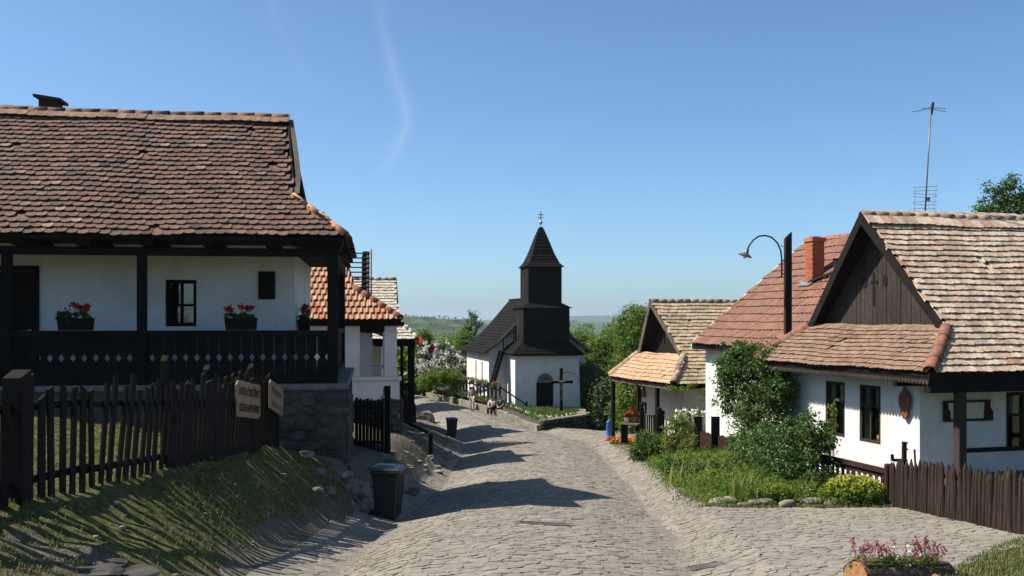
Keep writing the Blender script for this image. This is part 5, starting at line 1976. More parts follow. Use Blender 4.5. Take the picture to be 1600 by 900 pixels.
# crucifix
cb = PX(877, 642, 58.0)
cx = thing('crucifix', 'tall dark wayside crucifix standing before the church door', 'crucifix', cb)
tp = PX(877, 577, 58.0)
m1 = MB().bar(cb - UP * 0.25, tp, 0.17, 0.15, (0, 1, 0)).build('upright', 'dark', cx)
ctr = PX(877, 597, 58.0)
MB().bar(ctr - CH.ey * 0.58, ctr + CH.ey * 0.58, 0.13, 0.15).build('crossbar', 'dark', cx)
for e_ in (ctr - CH.ey * 0.6, ctr + CH.ey * 0.6, tp):
    MB().lathe(e_ - UP * 0.09, [(0.05, 0), (0.12, 0.05), (0.12, 0.13), (0.05, 0.18)], 8).build('knob', 'dark', cx)
fg = ctr - CH.ex * 0.12


def skinned(name, V, E, rad, mat, parent, sub=1):
    me = bpy.data.meshes.new(name)
    me.from_pydata([tuple(v) for v in V], E, [])
    me.materials.append(M[mat])
    o = bpy.data.objects.new(name, me)
    link(o, parent)
    me.skin_vertices or None
    sm = o.modifiers.new('skin', 'SKIN')
    sm.use_smooth_shade = True
    lay = me.skin_vertices[0].data if len(me.skin_vertices) else None
    if lay is None:
        bm = bmesh.new()
        bm.from_mesh(me)
        bm.verts.layers.skin.verify()
        bm.to_mesh(me)
        bm.free()
        lay = me.skin_vertices[0].data
    for i, r in enumerate(rad):
        lay[i].radius = (r, r) if not isinstance(r, tuple) else r
        lay[i].use_root = (i == 0)
    if sub:
        s = o.modifiers.new('sub', 'SUBSURF')
        s.levels = s.render_levels = sub
    return o


V = [fg - UP * 0.55, fg - UP * 0.25, fg - UP * 0.02, fg + UP * 0.10 - CH.ex * 0.03, fg + CH.ey * 0.22 + UP * 0.05, fg - CH.ey * 0.22 + UP * 0.05, fg + CH.ey * 0.42 + UP * 0.1, fg - CH.ey * 0.42 + UP * 0.1, fg - UP * 0.8 - CH.ex * 0.05, fg - UP * 1.05]
skinned('figure', V, [(0, 1), (1, 2), (2, 3), (2, 4), (2, 5), (4, 6), (5, 7), (0, 8), (8, 9)], [0.06, 0.06, 0.075, 0.055, 0.035, 0.035, 0.025, 0.025, 0.045, 0.03], 'weather', cx)

# flower fence beside the church
ff = thing('flower_fence', 'dark post fence along the church kerb carrying geranium boxes', 'fence', PX(745, 625, 67))
FA, FB = Vector((-4.42, 72.2, 0)), Vector((-0.74, 61.2, 0))
kb = MB()
for (x0, y0, x1, y1), (x2, y2, x3, y3) in zip(((-0.92, 61.0, 0.2, 61.6), (-2.7, 66.2, -1.9, 66.4), (-4.68, 72.0, -3.2, 72.3), (-6.5, 78.0, -3.6, 78.4)), ((-2.7, 66.2, -1.9, 66.4), (-4.68, 72.0, -3.2, 72.3), (-6.5, 78.0, -3.6, 78.4), (-7.4, 81, -5, 81.4))):
    kb.add([(x0, y0, -5.2), (x1, y1, -5.2), (x3, y3, -5.2), (x2, y2, -5.2)], [(0, 1, 2, 3)])
me = kb.mesh('border_bed')
me.materials.append(M['soil'])
tag(link(bpy.data.objects.new('border_bed', me)), kind='structure')
n_ = 15
tops = []
for i in range(n_):
    P = FA.lerp(FB, i / (n_ - 1))
    P.z = -5.2
    t = P + UP * (0.95 if i < n_ - 1 else 1.15)
    MB().bar(P - UP * 0.3, t, 0.11, 0.11).build('post', 'dark', ff)
    tops.append(t)
for a, b in zip(tops, tops[1:]):
    b2 = Vector((b.x, b.y, a.z)) if b is tops[-1] else b
    MB().bar(a - UP * 0.06, b2 - UP * 0.06, 0.09, 0.09).build('rail', 'dark', ff)
e = PX(823, 633, 60.9)
MB().bar(tops[-1] - UP * 0.08, e + UP * 0.02, 0.08, 0.08).build('hand_rail', 'dark', ff)
MB().bar(e - UP * 0.55, e + UP * 0.22, 0.11, 0.11).build('post', 'dark', ff)
ords = ['nearest the stair', 'second from the stair', 'third from the stair', 'fourth from the stair', 'fifth from the stair', 'sixth from the stair', 'farthest from the stair, by the bush']
for k in range(7):
    i = 12 - 2 * k
    a, b = tops[max(i, 0)], tops[i + 1] if i >= 0 else tops[0]
    if i < 0:
        a, b = tops[0], tops[0] + (tops[0] - tops[1])
    c = (a + b) / 2 + UP * 0.08
    t = thing('flower_box', 'geranium box on the church fence, ' + ords[k], 'flower box', c, 'geranium boxes on the church fence')
    e_ = (b - a).normalized()
    MB().bar(c - e_ * 0.36, c + e_ * 0.36, 0.2, 0.16).build('box', 'brown', t)
    leaf_obj('foliage', [(c + UP * 0.13, (0.36, 0.3, 0.10))], 16, 10, 0.12, 0.11, 'leaf_mid', t, 60 + k)
    flowers('blossom', [c + e_ * random.uniform(-0.4, 0.4) + UP * random.uniform(0.15, 0.33) + Vector((random.uniform(-0.1, 0.1), -0.08, 0)) for _ in range(9 if k in (0, 5, 6) else 4)], 0.10, 'red' if k != 6 else 'orange', t, 80 + k)
low, _ = leaf_obj('kerb_plants', [(FA.lerp(FB, t) + Vector((-0.2, -0.1, -5.05)), (0.3, 0.6, 0.16)) for t in np.linspace(0, 1, 14)], 130, 12, 0.14, 0.12, 'leaf_mid', None, 91)
tag(low, 'low green border plants under the flower fence', 'plants', kind='stuff')

# ------------------------------------------------------------------ people


def person(label, base, ang, pose, top_mat, leg_mat, hat=None, hair=True, H=1.6):
    base = Vector(base)
    t = thing('person', label, 'person', base)
    ca, sa = math.cos(ang), math.sin(ang)
    k = H / 1.6

    def Lp(x, y, z):
        return base + Vector((x * ca - y * sa, x * sa + y * ca, z)) * k
    J = pose
    V, E, Rd = [], [], []

    def jv(p, r, par=None):
        V.append(Lp(*p))
        Rd.append(r * k)
        if par is not None:
            E.append((par, len(V) - 1))
        return len(V) - 1
    pe = jv(J['pelvis'], 0.10)
    sp = jv(J['spine'], 0.10, pe)
    ch = jv(J['chest'], 0.12, sp)
    ne = jv(J['neck'], 0.05, ch)
    he = jv(J['head'], 0.085, ne)
    ht_ = jv(tuple(np.array(J['head']) + (0, 0.0, 0.085)), 0.07, he)
    no = jv(tuple(np.array(J['head']) + (0, 0.105, -0.01)), 0.016, he)
    for s_ in ('l', 'r'):
        sh = jv(J['sh' + s_], 0.055, ch)
        el = jv(J['el' + s_], 0.04, sh)
        wr = jv(J['wr' + s_], 0.028, el)
        w = np.array(J['wr' + s_])
        d = w - np.array(J['el' + s_])
        d = d / np.linalg.norm(d)
        pa = jv(tuple(w + d * 0.06), 0.03, wr)
        sx = np.cross(d, (0, 1, 0.2))
        sx = sx / np.linalg.norm(sx)
        for fi, ln in enumerate((0.07, 0.085, 0.08, 0.06)):
            b = w + d * 0.085 + sx * (fi - 1.5) * 0.018
            f1 = jv(tuple(b), 0.009, pa)
            jv(tuple(b + d * ln * 0.8 + np.array((0, 0.02, 0))), 0.007, f1)
        f1 = jv(tuple(w + d * 0.03 + sx * 0.05), 0.01, pa)
        jv(tuple(w + d * 0.08 + sx * 0.065), 0.008, f1)
        hi = jv(J['hi' + s_], 0.08, pe)
        kn = jv(J['kn' + s_], 0.055, hi)
        an = jv(J['an' + s_], 0.04, kn)
        jv(J['to' + s_], 0.03, an)
    skinned('body', V, E, Rd, 'skin', t)
    A = lambda n_: Lp(*J[n_])
    V2 = [A('pelvis') + UP * 0.02, A('spine'), A('chest'), A('chest').lerp(A('neck'), 0.6), A('shl'), A('ell'), A('ell').lerp(A('wrl'), 0.6), A('shr'), A('elr'), A('elr').lerp(A('wrr'), 0.6)]
    skinned('top', V2, [(0, 1), (1, 2), (2, 3), (2, 4), (4, 5), (5, 6), (2, 7), (7, 8), (8, 9)], [x * k for x in (0.155, 0.145, 0.155, 0.085, 0.085, 0.066, 0.05, 0.085, 0.066, 0.05)], top_mat, t)
    V3_ = [A('pelvis'), A('hil'), A('knl'), A('anl'), A('hir'), A('knr'), A('anr')]
    skinned('trousers', V3_, [(0, 1), (1, 2), (2, 3), (0, 4), (4, 5), (5, 6)], [x * k for x in (0.14, 0.115, 0.085, 0.065, 0.115, 0.085, 0.065)], leg_mat, t)
    for s_ in ('l', 'r'):
        a, b = A('an' + s_), A('to' + s_)
        sb = MB()
        rock_mesh(sb, a.lerp(b, 0.55) - UP * 0.015, (0.05, 0.12, 0.04), 3, 0.5, (Vector((ca, sa, 0)), Vector((-sa, ca, 0)), UP))
        sb.build('shoe', 'rubber', t, True)
    hd = A('head')
    fw = Vector((-sa, ca, 0))
    eyes = MB()
    for s_ in (-1, 1):
        eyes.box(hd + fw * 0.085 + Vector((ca, sa, 0)) * 0.035 * s_ + UP * 0.025, (0.022, 0.012, 0.012))
    eyes.build('eyes', 'rubber', t)
    if hair:
        rock_mesh(MB(), hd + UP * 0.065 - fw * 0.03, (0.085, 0.095, 0.085), 5, 0.5).build('hair', 'hair', t, True)
    if hat:
        MB().lathe(hd + UP * 0.07, [(0.19, 0), (0.185, 0.02), (0.105, 0.03), (0.10, 0.11), (0.06, 0.135), (0.01, 0.14)], 16).build('hat', hat, t, True)
    return t


WALK = dict(pelvis=(0, 0, 0.87), spine=(0, 0.01, 1.02), chest=(0, 0.03, 1.2), neck=(0, 0.03, 1.36), head=(0, 0.05, 1.47),
            shl=(-0.17, 0.02, 1.3), ell=(-0.23, -0.08, 1.07), wrl=(-0.22, 0.02, 0.88), shr=(0.17, 0.02, 1.3), elr=(0.23, 0.02, 1.06), wrr=(0.2, 0.18, 0.93),
            hil=(-0.09, 0, 0.84), knl=(-0.1, 0.16, 0.48), anl=(-0.1, 0.14, 0.09), tol=(-0.1, 0.27, 0.04),
            hir=(0.09, 0, 0.84), knr=(0.1, 0.0, 0.46), anr=(0.1, -0.2, 0.12), tor=(0.1, -0.09, 0.04))
SIT = dict(pelvis=(0, 0, 0.48), spine=(0, 0.0, 0.63), chest=(0, 0.06, 0.81), neck=(0, 0.10, 0.96), head=(0, 0.14, 1.07),
           shl=(-0.17, 0.06, 0.9), ell=(-0.22, 0.18, 0.68), wrl=(-0.1, 0.36, 0.58), shr=(0.17, 0.06, 0.9), elr=(0.22, 0.18, 0.68), wrr=(0.1, 0.36, 0.58),
           hil=(-0.09, 0.02, 0.47), knl=(-0.11, 0.42, 0.48), anl=(-0.11, 0.44, 0.09), tol=(-0.11, 0.57, 0.04),
           hir=(0.09, 0.02, 0.47), knr=(0.11, 0.42, 0.48), anr=(0.11, 0.40, 0.09), tor=(0.11, 0.53, 0.04))
pb = Vector((-2.45, 61.6, g(-2.45, 61.6)))
person('walker in a white sun hat, patterned top and pale trousers on the street', pb, R(165), WALK, 'blouse', 'trousers', 'hat', True, 1.58)
sb_ = Vector((-1.05, 61.05, g(-1.05, 61.05)))
person('person seated on the kerb in a pale top and dark trousers', sb_ + Vector((-0.12, 0.1, 0)), R(150), SIT, 'trousers', 'darkcloth', None, True, 1.6)
person('person in brown clothes seated on the kerb nearest the church', sb_ + Vector((0.4, -0.1, 0)), R(160), SIT, 'browncloth', 'darkcloth', None, True, 1.62)

# ------------------------------------------------------------------ houses on the right of the street
RX, RY = (-0.27, 0.963), (0.963, 0.27)


def gable_porch_house():
    fr = Frame(8.45, 20.15, RX, RY)
    h = thing('cream_tile_house', 'white house with cream mottled tiles and dark boarded gable at right', 'house', fr(3.4, 3, -3.6))
    ze, zr, zg, qs, qv, pr = -1.09, 2.47, -0.24, 1.1, 0.85, 3.5
    roof, T, (ph, ph2, Tn, tg) = gable_roof(h, fr, 7.05, 8.5, ze, zr, zg, qs, qv, pr, (0.19, 0.19, 'flat', 'tile_R1'), (0.165, 0.15, 'flat', 'tile_R1s'),
                                            'ridge_gray', 'ridge_red', singles=300, gable='boards', gq=0.30, barge='dark2', hip_r=0.15)
    T2 = Tiles()
    e2 = fr(pr, 0, zr) - fr(0, 0, ze)
    T2.slope(fr(0, 0, ze) + e2.normalized() * (e2.length - 0.34), fr.ey, e2, [(0.95, 0), (8.4, 0), (8.4, 0.2), (0.95, 0.2)], 0.2, 0.28, 'flat', 'tile_R1', 0.07)
    T2.finish(roof, 40, 'top_tile')
    qg = qs + 0.30
    # black plates on the gable boards, painted as the dark of cross and peep holes

    def plate(u, v, w, hh, name, rnd_=False):
        p = fr.p_at(u, qg)
        z = fr.z_at(v, p, qg)
        c = fr(p, qg - 0.012, z)
        if rnd_:
            pts = [c + fr.ex * (w / 2 * math.cos(a)) + UP * (hh / 2 * math.sin(a)) for a in np.linspace(0, 2 * math.pi, 12, endpoint=False)]
            MB().prism(pts, fr.ey * 0.004).build(name, 'black', h)
        else:
            MB().box(c, (w, 0.008, hh), (fr.ex, fr.ey, UP)).build(name, 'black', h)
    plate(1366, 452, 0.075, 0.8, 'dark_cross_plate')
    plate(1366.2, 440.5, 0.28, 0.07, 'dark_cross_plate')
    plate(1351, 441, 0.18, 0.28, 'dark_hole_plate', True)
    plate(1383, 438, 0.17, 0.3, 'dark_hole_plate', True)
    # walls
    pw, qw = 1.2, 0.7

    def sh(u0, v0, u1, v1):
        a, b = fr.p_at(u1, qw), fr.p_at(u0, qw)
        pm = (a + b) / 2
        return (a - pw, b - pw, fr.z_at(v1, pm, qw), fr.z_at(v0, pm, qw))
    h1, h2 = sh(1290, 596, 1320, 681), sh(1343, 602, 1376, 692)

    def nh(u0, v0, u1, v1):
        a, b = fr.q_at(u0, pw), fr.q_at(u1, pw)
        qm = (a + b) / 2
        return (a - qw, b - qw, fr.z_at(v1, pw, qm), fr.z_at(v0, pw, qm))
    h3 = nh(1572, 612, 1630, 704)
    eave_wall_set(h, fr, pw, 6.5, qw, 8.3, -5.2, -0.95, [h3], [h1, h2])
    for hh in (h1, h2):
        w = window(h, fr(pw, qw, 0), fr.ex, -fr.ey, hh, 0.05, 2, (0.66, 1.0), 'gable', 0.07, curtain=True)
    a = fr(pw + h2[0] + 0.2, qw + 0.13, h2[2] + 0.12)
    MB().lathe(a - UP * 0.05, [(0.07, 0), (0.075, 0.08), (0.06, 0.14)], 10).build('orange_pot', 'terracotta', w, True)
    window(h, fr(pw, qw, 0), fr.ey, -fr.ex, h3, 0.06, 2, (0.62, 1.0), 'gable', 0.08, curtain=True)
    # eave boards, beams, brackets
    MB().box(fr(3.52, 0.04, -1.17), (0.05, 7.0, 0.12), (fr.ey, fr.ex, UP)).build('eave_board', 'dark', h)
    val = MB()
    p = 0.1
    while p < 6.95:
        c = fr(p, 0.01, -1.22)
        pts = [c + fr.ex * (0.055 * math.cos(a)) + UP * (0.10 * math.sin(a)) for a in np.linspace(math.pi, 2 * math.pi, 7)]
        val.prism(pts, fr.ey * 0.02)
        p += 0.11
    val.build('scalloped_valance', 'gable', h)
    MB().box(fr(0.15, 4.3, -1.31), (8.5, 0.2, 0.36), (fr.ey, fr.ex, UP)).build('porch_beam', 'dark', h, bevel=0.015)
    MB().prism([fr(0.0, 0.1, -1.12), fr(0.0, 8.4, -1.12), fr(1.25, 8.4, -1.05), fr(1.25, 0.1, -1.05)], (0, 0, 0.03)).build('porch_ceiling', 'dark', h)
    for p, z in ((1.1, -1.34), (6.35, -1.34)):
        MB().box(fr(p, 0.42, z), (0.85, 0.14, 0.14), (fr.ey, fr.ex, UP)).build('bracket_beam', 'dark', h, bevel=0.012)
    sc = MB()
    for i in range(8):
        c = fr(1.02, 0.05 + i * 0.10, -1.22)
        pts = [c + fr.ey * (0.05 * math.cos(a)) + UP * (0.07 * math.sin(a)) for a in np.linspace(math.pi, 2 * math.pi, 7)]
        sc.prism(pts, fr.ex * 0.02)
    sc.build('scalloped_valance', 'weather', h)
    q = fr.q_at(1500, 0.15)
    MB().box(fr(0.15, q, -2.6), (0.19, 0.19, 2.3), (fr.ey, fr.ex, UP)).build('post', 'gable', h, bevel=0.02)
    MB().box(fr(0.15, q + 3.2, -2.6), (0.19, 0.19, 2.3), (fr.ey, fr.ex, UP)).build('post', 'gable', h, bevel=0.02)
    MB().prism([fr(0.05, 0.75, -3.45), fr(0.05, 8.3, -3.45), fr(1.2, 8.3, -3.45), fr(1.2, 0.75, -3.45)], (0, 0, 0.1)).build('porch_floor', 'cap', h)
    MB().box(fr(0.3, 4.2, -2.72), (6.6, 0.07, 0.09), (fr.ey, fr.ex, UP)).build('porch_rail', 'dark', h)
    # notice board on the porch wall
    a, b = fr.q_at(1472, pw), fr.q_at(1546, pw)
    z0, z1 = fr.z_at(659, pw, a), fr.z_at(626, pw, a)
    nb = MB().box(fr(pw - 0.02, (a + b) / 2, (z0 + z1) / 2), (b - a - 0.1, 0.02, z1 - z0 - 0.06), (fr.ey, fr.ex, UP)).build('notice_board', 'paper', h)
    fm = MB()
    for q_, sgn in ((a, 1), (b, 1)):
        pts = [(0, z0), (0.16, z0), (0.17, (z0 + z1) / 2 - 0.03), (0.11, (z0 + z1) / 2 + 0.06), (0.10, z1), (0, z1)] if q_ == a else [(-0.18, z0), (0.05, z0), (0.04, (z0 + z1) / 2 - 0.03), (-0.03, (z0 + z1) / 2 + 0.06), (-0.03, z1), (-0.15, z1)]
        fm.prism([fr(pw - 0.03, q_ + x, z) for x, z in pts], fr.ex * -0.04)
    for z in (z0 + 0.025, z1 - 0.025):
        fm.box(fr(pw - 0.045, (a + b) / 2, z), (b - a - 0.1, 0.035, 0.05), (fr.ey, fr.ex, UP))
    fm.build('board_frame', 'brown', nb)
    return fr, h


FRR1, R1H = gable_porch_house()
p = FRR1.p_at(1411, 0.58)
c = FRR1(p, 0.60, FRR1.z_at(629, p, 0.6))
pl = [(0.0, 0.36), (0.06, 0.27), (0.17, 0.16), (0.2, 0.04), (0.17, -0.08), (0.12, -0.16), (0.12, -0.26), (0.05, -0.35), (0.0, -0.37)]
pts = [(x, z) for x, z in pl] + [(-x, z) for x, z in pl[-2:0:-1]]
pq = thing('hanging_plaque', 'carved reddish wooden shield plaque hanging on the white facade beside the window', 'plaque', c)
MB().prism([c + FRR1.ex * x + UP * z for x, z in pts], FRR1.ey * 0.035).build('shield', 'shieldwood', pq, bevel=0.008)
MB().bar(c + UP * 0.33, c + UP * 0.62, 0.02, 0.02).build('hanger', 'iron', pq)

# antenna on the ridge
fr = FRR1
b = fr(3.9, fr.q_at(1444, 3.9), 2.25)
t_ = PX(1455, 163, b.y)
ant = thing('tv_antenna', 'tall thin television antenna mast on the cream tiled roof', 'antenna', b)
MB().tube([b, t_], 0.019, 8).build('mast', 'lampmetal', ant, True)
am = MB()
d = (t_ - b).normalized()
tp = t_
am.tube([tp - d * 0.25 + Vector((0.02, 0, 0)), tp + Vector((0.05, 0, 0.05))], 0.03, 6)
for s_ in (-1, 1):
    am.tube([tp - d * 0.1, tp - d * 0.17 + Vector((0.42 * s_, 0.1, 0))], 0.007, 4)
    am.tube([tp - d * 0.08, tp - d * 0.02 + Vector((0.3 * s_, -0.15, -0.12))], 0.006, 4)
am.build('dipole', 'iron', ant)
ym = MB()
for k in range(8):
    c = b + d * (0.42 + 0.09 * k)
    for s_ in (-1, 1):
        ym.tube([c + Vector((0.02 * s_, 0, 0)), c + Vector((0.30 * s_, 0.05, random.uniform(-0.02, 0.05)))], 0.005, 4)
for s_ in (-1, 1):
    ym.tube([b + d * 0.42 + Vector((0.24 * s_, 0.05, 0)), b + d * 1.05 + Vector((0.26 * s_, 0.05, 0))], 0.004, 4)
ym.box(b + d * 0.75 + Vector((0.06, 0, 0)), (0.07, 0.06, 0.09))
ym.build('receiver_rods', 'lampmetal', ant)


def red_roof_house():
    fr = Frame(8.53, 28.78, RX, RY)
    h = thing('red_roof_house', 'white house with broad red tiled roof and brick chimney behind the street lamp', 'house', fr(3.7, 3, -4.6))
    P, ze, zr, run = 7.5, -0.88, 2.88, 4.7
    mb = MB()
    mb.prism([fr(0, 0, ze), fr(P, 0, ze), fr(P, run, zr), fr(0, run, zr)], (0, 0, -0.07))
    mb.prism([fr(0, 2 * run, ze), fr(0, run, zr), fr(P, run, zr), fr(P, 2 * run, ze)], (0, 0, -0.07))
    roof = mb.build('roof', 'dark2', h)
    T = Tiles()
    e2 = fr(0, run, zr) - fr(0, 0, ze)
    T.slope(fr(0, 0, ze), fr.ex, e2, [(0, 0), (P, 0), (P, e2.length), (0, e2.length)], 0.235, 0.42, 'big', 'tile_R2', 0.03, 0.7)
    T.finish(roof, 300)
    ridge_run(fr(P, run, zr + 0.05), fr(0, run, zr + 0.05), roof, 'ridge_red', 0.14, 0.38)
    A, B = fr(P + 0.02, 0, ze), fr(P + 0.02, run, zr)
    MB().prism([A + UP * 0.09, B + UP * 0.09, B - UP * 0.1, A - UP * 0.1], fr.ex * 0.04).build('verge_board', 'whitepaint', roof)
    MB().box(fr(P / 2, 0.05, ze - 0.11), (0.06, P, 0.12), (fr.ey, fr.ex, UP)).build('eave_board', 'dark', h)
    eave_wall_set(h, fr, 0.3, P - 0.25, 0.42, 2 * run - 0.5, -6.3, ze + 0.3)
    MB().prism([fr(P - 0.25, 0.45, ze + 0.2), fr(P - 0.25, 2 * run - 0.5, ze + 0.2), fr(P - 0.25, run, zr - 0.15)], fr.ex * 0.05).build('gable_wall', 'white', h)
    MB().prism([fr(0.3, 0.45, ze + 0.2), fr(0.3, 2 * run - 0.5, ze + 0.2), fr(0.3, run, zr - 0.15)], fr.ex * 0.05).build('gable_wall', 'white', h)
    # chimney standing on the slope
    o = fr(0, 0, ze)
    nn = fr.ex.cross(e2)
    dr = PX(1265, 446, 1.0)
    k = o.dot(nn) / dr.dot(nn)
    c = dr * k
    zt = (500 - 374) / F * (c.y + 0.2)
    w = 0.43
    c = c + fr.ey * 0.2
    ch = MB().box((c.x, c.y, (c.z - 0.3 + zt) / 2), (w - 0.02, w - 0.02, zt - c.z + 0.3), (fr.ey, fr.ex, UP)).build('chimney', 'mortar', roof)
    br = MB()
    z = c.z - 0.3
    row = 0
    while z < zt - 0.07:
        for sx, sy in ((0, -1), (0, 1), (-1, 0), (1, 0)):
            for j in range(2):
                off = (j - 0.5) * w / 2 + (0.05 if row % 2 else -0.05)
                off = max(-w / 2 + 0.10, min(w / 2 - 0.10, off))
                if sx == 0:
                    br.box(Vector((c.x, c.y, z + 0.037)) + fr.ey * off + fr.ex * (sy * (w / 2 - 0.05)), (w / 2 - 0.012, 0.11, 0.064), (fr.ey, fr.ex, UP), random.random())
                else:
                    br.box(Vector((c.x, c.y, z + 0.037)) + fr.ex * off + fr.ey * (sx * (w / 2 - 0.05)), (0.112, w / 2 - 0.012, 0.064), (fr.ey, fr.ex, UP), random.random())
        z += 0.075
        row += 1
    tag(br.build('bricks', 'brick', ch), kind='stuff')
    MB().box((c.x, c.y, zt - 0.03), (w + 0.1, w + 0.1, 0.13), (fr.ey, fr.ex, UP)).build('chimney_cap', 'brick', ch, bevel=0.01)
    MB().box((c.x, c.y, zt + 0.05), (0.26, 0.26, 0.05), (fr.ey, fr.ex, UP)).build('flue', 'brickdark', ch)
    n1 = nn.normalized() if nn.z > 0 else -nn.normalized()
    f0 = dr * k - fr.ey * 0.12 + n1 * 0.06
    MB().bar(f0 + fr.ex * 0.35, f0 - fr.ex * 0.32, 0.2, 0.05, n1).build('flashing', 'steel', ch)
    MB().bar(f0 - fr.ex * 0.1 + fr.ey * 0.1 + n1 * 0.08, f0 - fr.ex * 2.6 + e2.normalized() * 1.1 + n1 * 0.1, 0.16, 0.05, n1).build('roof_plank', 'dark2', roof)
    return fr


FRR2 = red_roof_house()


def small_porch_house():
    fr = Frame(6.24, 38.5, (-0.296, 0.955), (0.955, 0.296))
    h = thing('tan_roof_house', 'small white house with tan tiles and timber corner porch by the blue pump', 'house', fr(3.2, 3, -5.2))
    roof, T, (ph, ph2, Tn, tg) = gable_roof(h, fr, 6.3, 8.0, -2.5, 0.76, -1.5, 0.95, 0.55, 3.3, (0.2, 0.2, 'flat', 'tile_R3'), (0.21, 0.2, 'flat', 'tile_R3s'),
                                            'ridge_gray', 'ridge_gray', singles=0, gq=0.35, hip_r=0.16, barge='weather')
    eave_wall_set(h, fr, 1.6, 5.7, 1.3, 7.6, -6.4, -2.3)
    for u, q in ((958, 0.2), (998, 0.2), (1027, 0.2)):
        p = fr.p_at(u, q)
        MB().box(fr(p, q, -4.1), (0.15, 0.15, 3.1), (fr.ey, fr.ex, UP)).build('post', 'dark', h)
    p = fr.p_at(972, 1.3)
    MB().box(fr(min(p, 6.1), 1.3, -4.1), (0.15, 0.15, 3.0), (fr.ey, fr.ex, UP)).build('post', 'dark', h)
    MB().box(fr(3.15, 0.14, -2.64), (0.14, 6.1, 0.17), (fr.ey, fr.ex, UP)).build('porch_beam', 'weather', h)
    MB().box(fr(1.0, 4.0, -2.68), (7.4, 0.12, 0.15), (fr.ey, fr.ex, UP)).build('porch_beam', 'dark', h)
    MB().prism([fr(0.2, 0.2, -2.55), fr(6.1, 0.2, -2.55), fr(6.1, 1.4, -2.4), fr(0.2, 1.4, -2.4)], (0, 0, 0.03)).build('porch_ceiling', 'dark', h)
    qg = 0.95 + 0.35
    vt = MB()
    for i in range(2):
        for k in range(7):
            p = fr.p_at(1031 + 7 * i, qg)
            vt.box(fr(p, qg - 0.02, -0.98 + 0.075 * k), (0.11, 0.03, 0.035), (fr.ex, fr.ey, UP))
    vt.build('gable_vent', 'black', h)
    p = fr.p_at(1007, 1.3)
    pts = [(-0.2, -0.2), (0.2, -0.2), (0.16, 0.05), (0.1, 0.1), (0.08, 0.26), (0, 0.32), (-0.08, 0.26), (-0.1, 0.1), (-0.16, 0.05)]
    z = fr.z_at(613, p, 1.3)
    MB().prism([fr(p + x, 1.27, z + y_) for x, y_ in pts], fr.ey * -0.05).build('carved_icon', 'shieldwood', h)
    z = fr.z_at(637, p, 1.3)
    fm = MB()
    for x in (-0.2, 0.2):
        fm.box(fr(p + x, 1.26, z), (0.05, 0.05, 0.46), (fr.ex, fr.ey, UP))
    for y_ in (-0.22, 0.22):
        fm.box(fr(p, 1.26, z + y_), (0.35, 0.05, 0.05), (fr.ex, fr.ey, UP))
    fm.build('picture_frame', 'dark', h)
    MB().box(fr(p, 1.28, z), (0.36, 0.02, 0.4), (fr.ex, fr.ey, UP)).build('picture', 'paper', h)
    return fr


FRR3 = small_porch_house()

# ------------------------------------------------------------------ street lamp
lb = Vector((431 / F * 29, 29, -5.0))
lamp = thing('street_lamp', 'goose-neck street lamp on a tall dark timber post', 'street lamp', lb)
zt = (500 - 364) / F * 29
x, w = lb.x, 0.095
MB().hexa([(x - w, 28.9, -5.2), (x + w, 28.9, -5.2), (x + w, 29.1, -5.2), (x - w, 29.1, -5.2)], [(x - w, 28.9, zt - 0.16), (x + w, 28.9, zt + 0.03), (x + w, 29.1, zt + 0.03), (x - w, 29.1, zt - 0.16)]).build('post', 'brown', lamp, bevel=0.012)
path = [PX(u, v, 28.95) for u, v in ((1221.5, 434), (1221.5, 405), (1220, 392), (1215, 380), (1206, 371), (1196, 368), (1186, 369), (1177, 375), (1171, 383), (1168, 390))]
MB().tube(path, 0.024, 8).build('goose_neck', 'iron', lamp, True)
br = MB()
for v in (428, 407):
    br.bar(PX(1221, v, 28.95), PX(1228, v, 28.95), 0.03, 0.03)
br.tube([PX(1220, 382, 28.95), PX(1222, 386, 28.95), PX(1226, 384, 28.95), PX(1227, 381, 28.95)], 0.012, 6)
br.build('bracket', 'iron', lamp)
c = PX(1168, 389, 28.95)
ax = Vector((-0.32, 0, -0.95))
sh = MB().lathe(c, [(0.03, 0), (0.055, 0.02), (0.065, 0.10), (0.075, 0.13), (0.20, 0.20), (0.205, 0.215), (0.17, 0.20)], 20, axis=ax).build('lamp_shade', 'lampmetal', lamp, True)
MB().lathe(c + ax.normalized() * 0.17, [(0.03, 0), (0.05, 0.05), (0.045, 0.10), (0.015, 0.12)], 10, axis=ax).build('bulb', 'whitepaint', sh, True)

# ------------------------------------------------------------------ fences on the right
pf = thing('pole_fence', 'fence of dark pointed upright poles at the right edge', 'fence', (7.17, 16, -3.3))
y = 18.75
while y > 12.6:
    x = 7.16 + 0.03 * math.sin(y * 3) + random.uniform(-0.012, 0.012)
    z = g(x, y)
    ht = random.uniform(0.84, 0.96)
    r_ = random.uniform(0.040, 0.054)
    lx, ly = random.uniform(-0.03, 0.03), random.uniform(-0.035, 0.035)
    b, t = Vector((x, y, z - 0.15)), Vector((x + lx, y + ly, z + ht))
    MB().tube([b, b.lerp(t, 0.5) + Vector((random.uniform(-.008, .008), random.uniform(-.008, .008), 0)), t - (t - b).normalized() * 0.10, t], [r_, r_ * 0.97, r_ * 0.85, 0.008], 8).build('pole', 'pole', pf)
    y -= 0.107 + random.uniform(-0.006, 0.01)
for zz in (0.25, 0.68):
    A, B = Vector((7.24, 18.7, g(7.2, 18.7) + zz)), Vector((7.24, 12.6, g(7.2, 12.6) + zz))
    MB().bar(A, B, 0.05, 0.07).build('rail', 'pole', pf)
MB().bar(Vector((7.12, 18.85, -3.8)), Vector((7.12, 18.85, -2.72)), 0.13, 0.13).build('post', 'brown', pf, bevel=0.03)

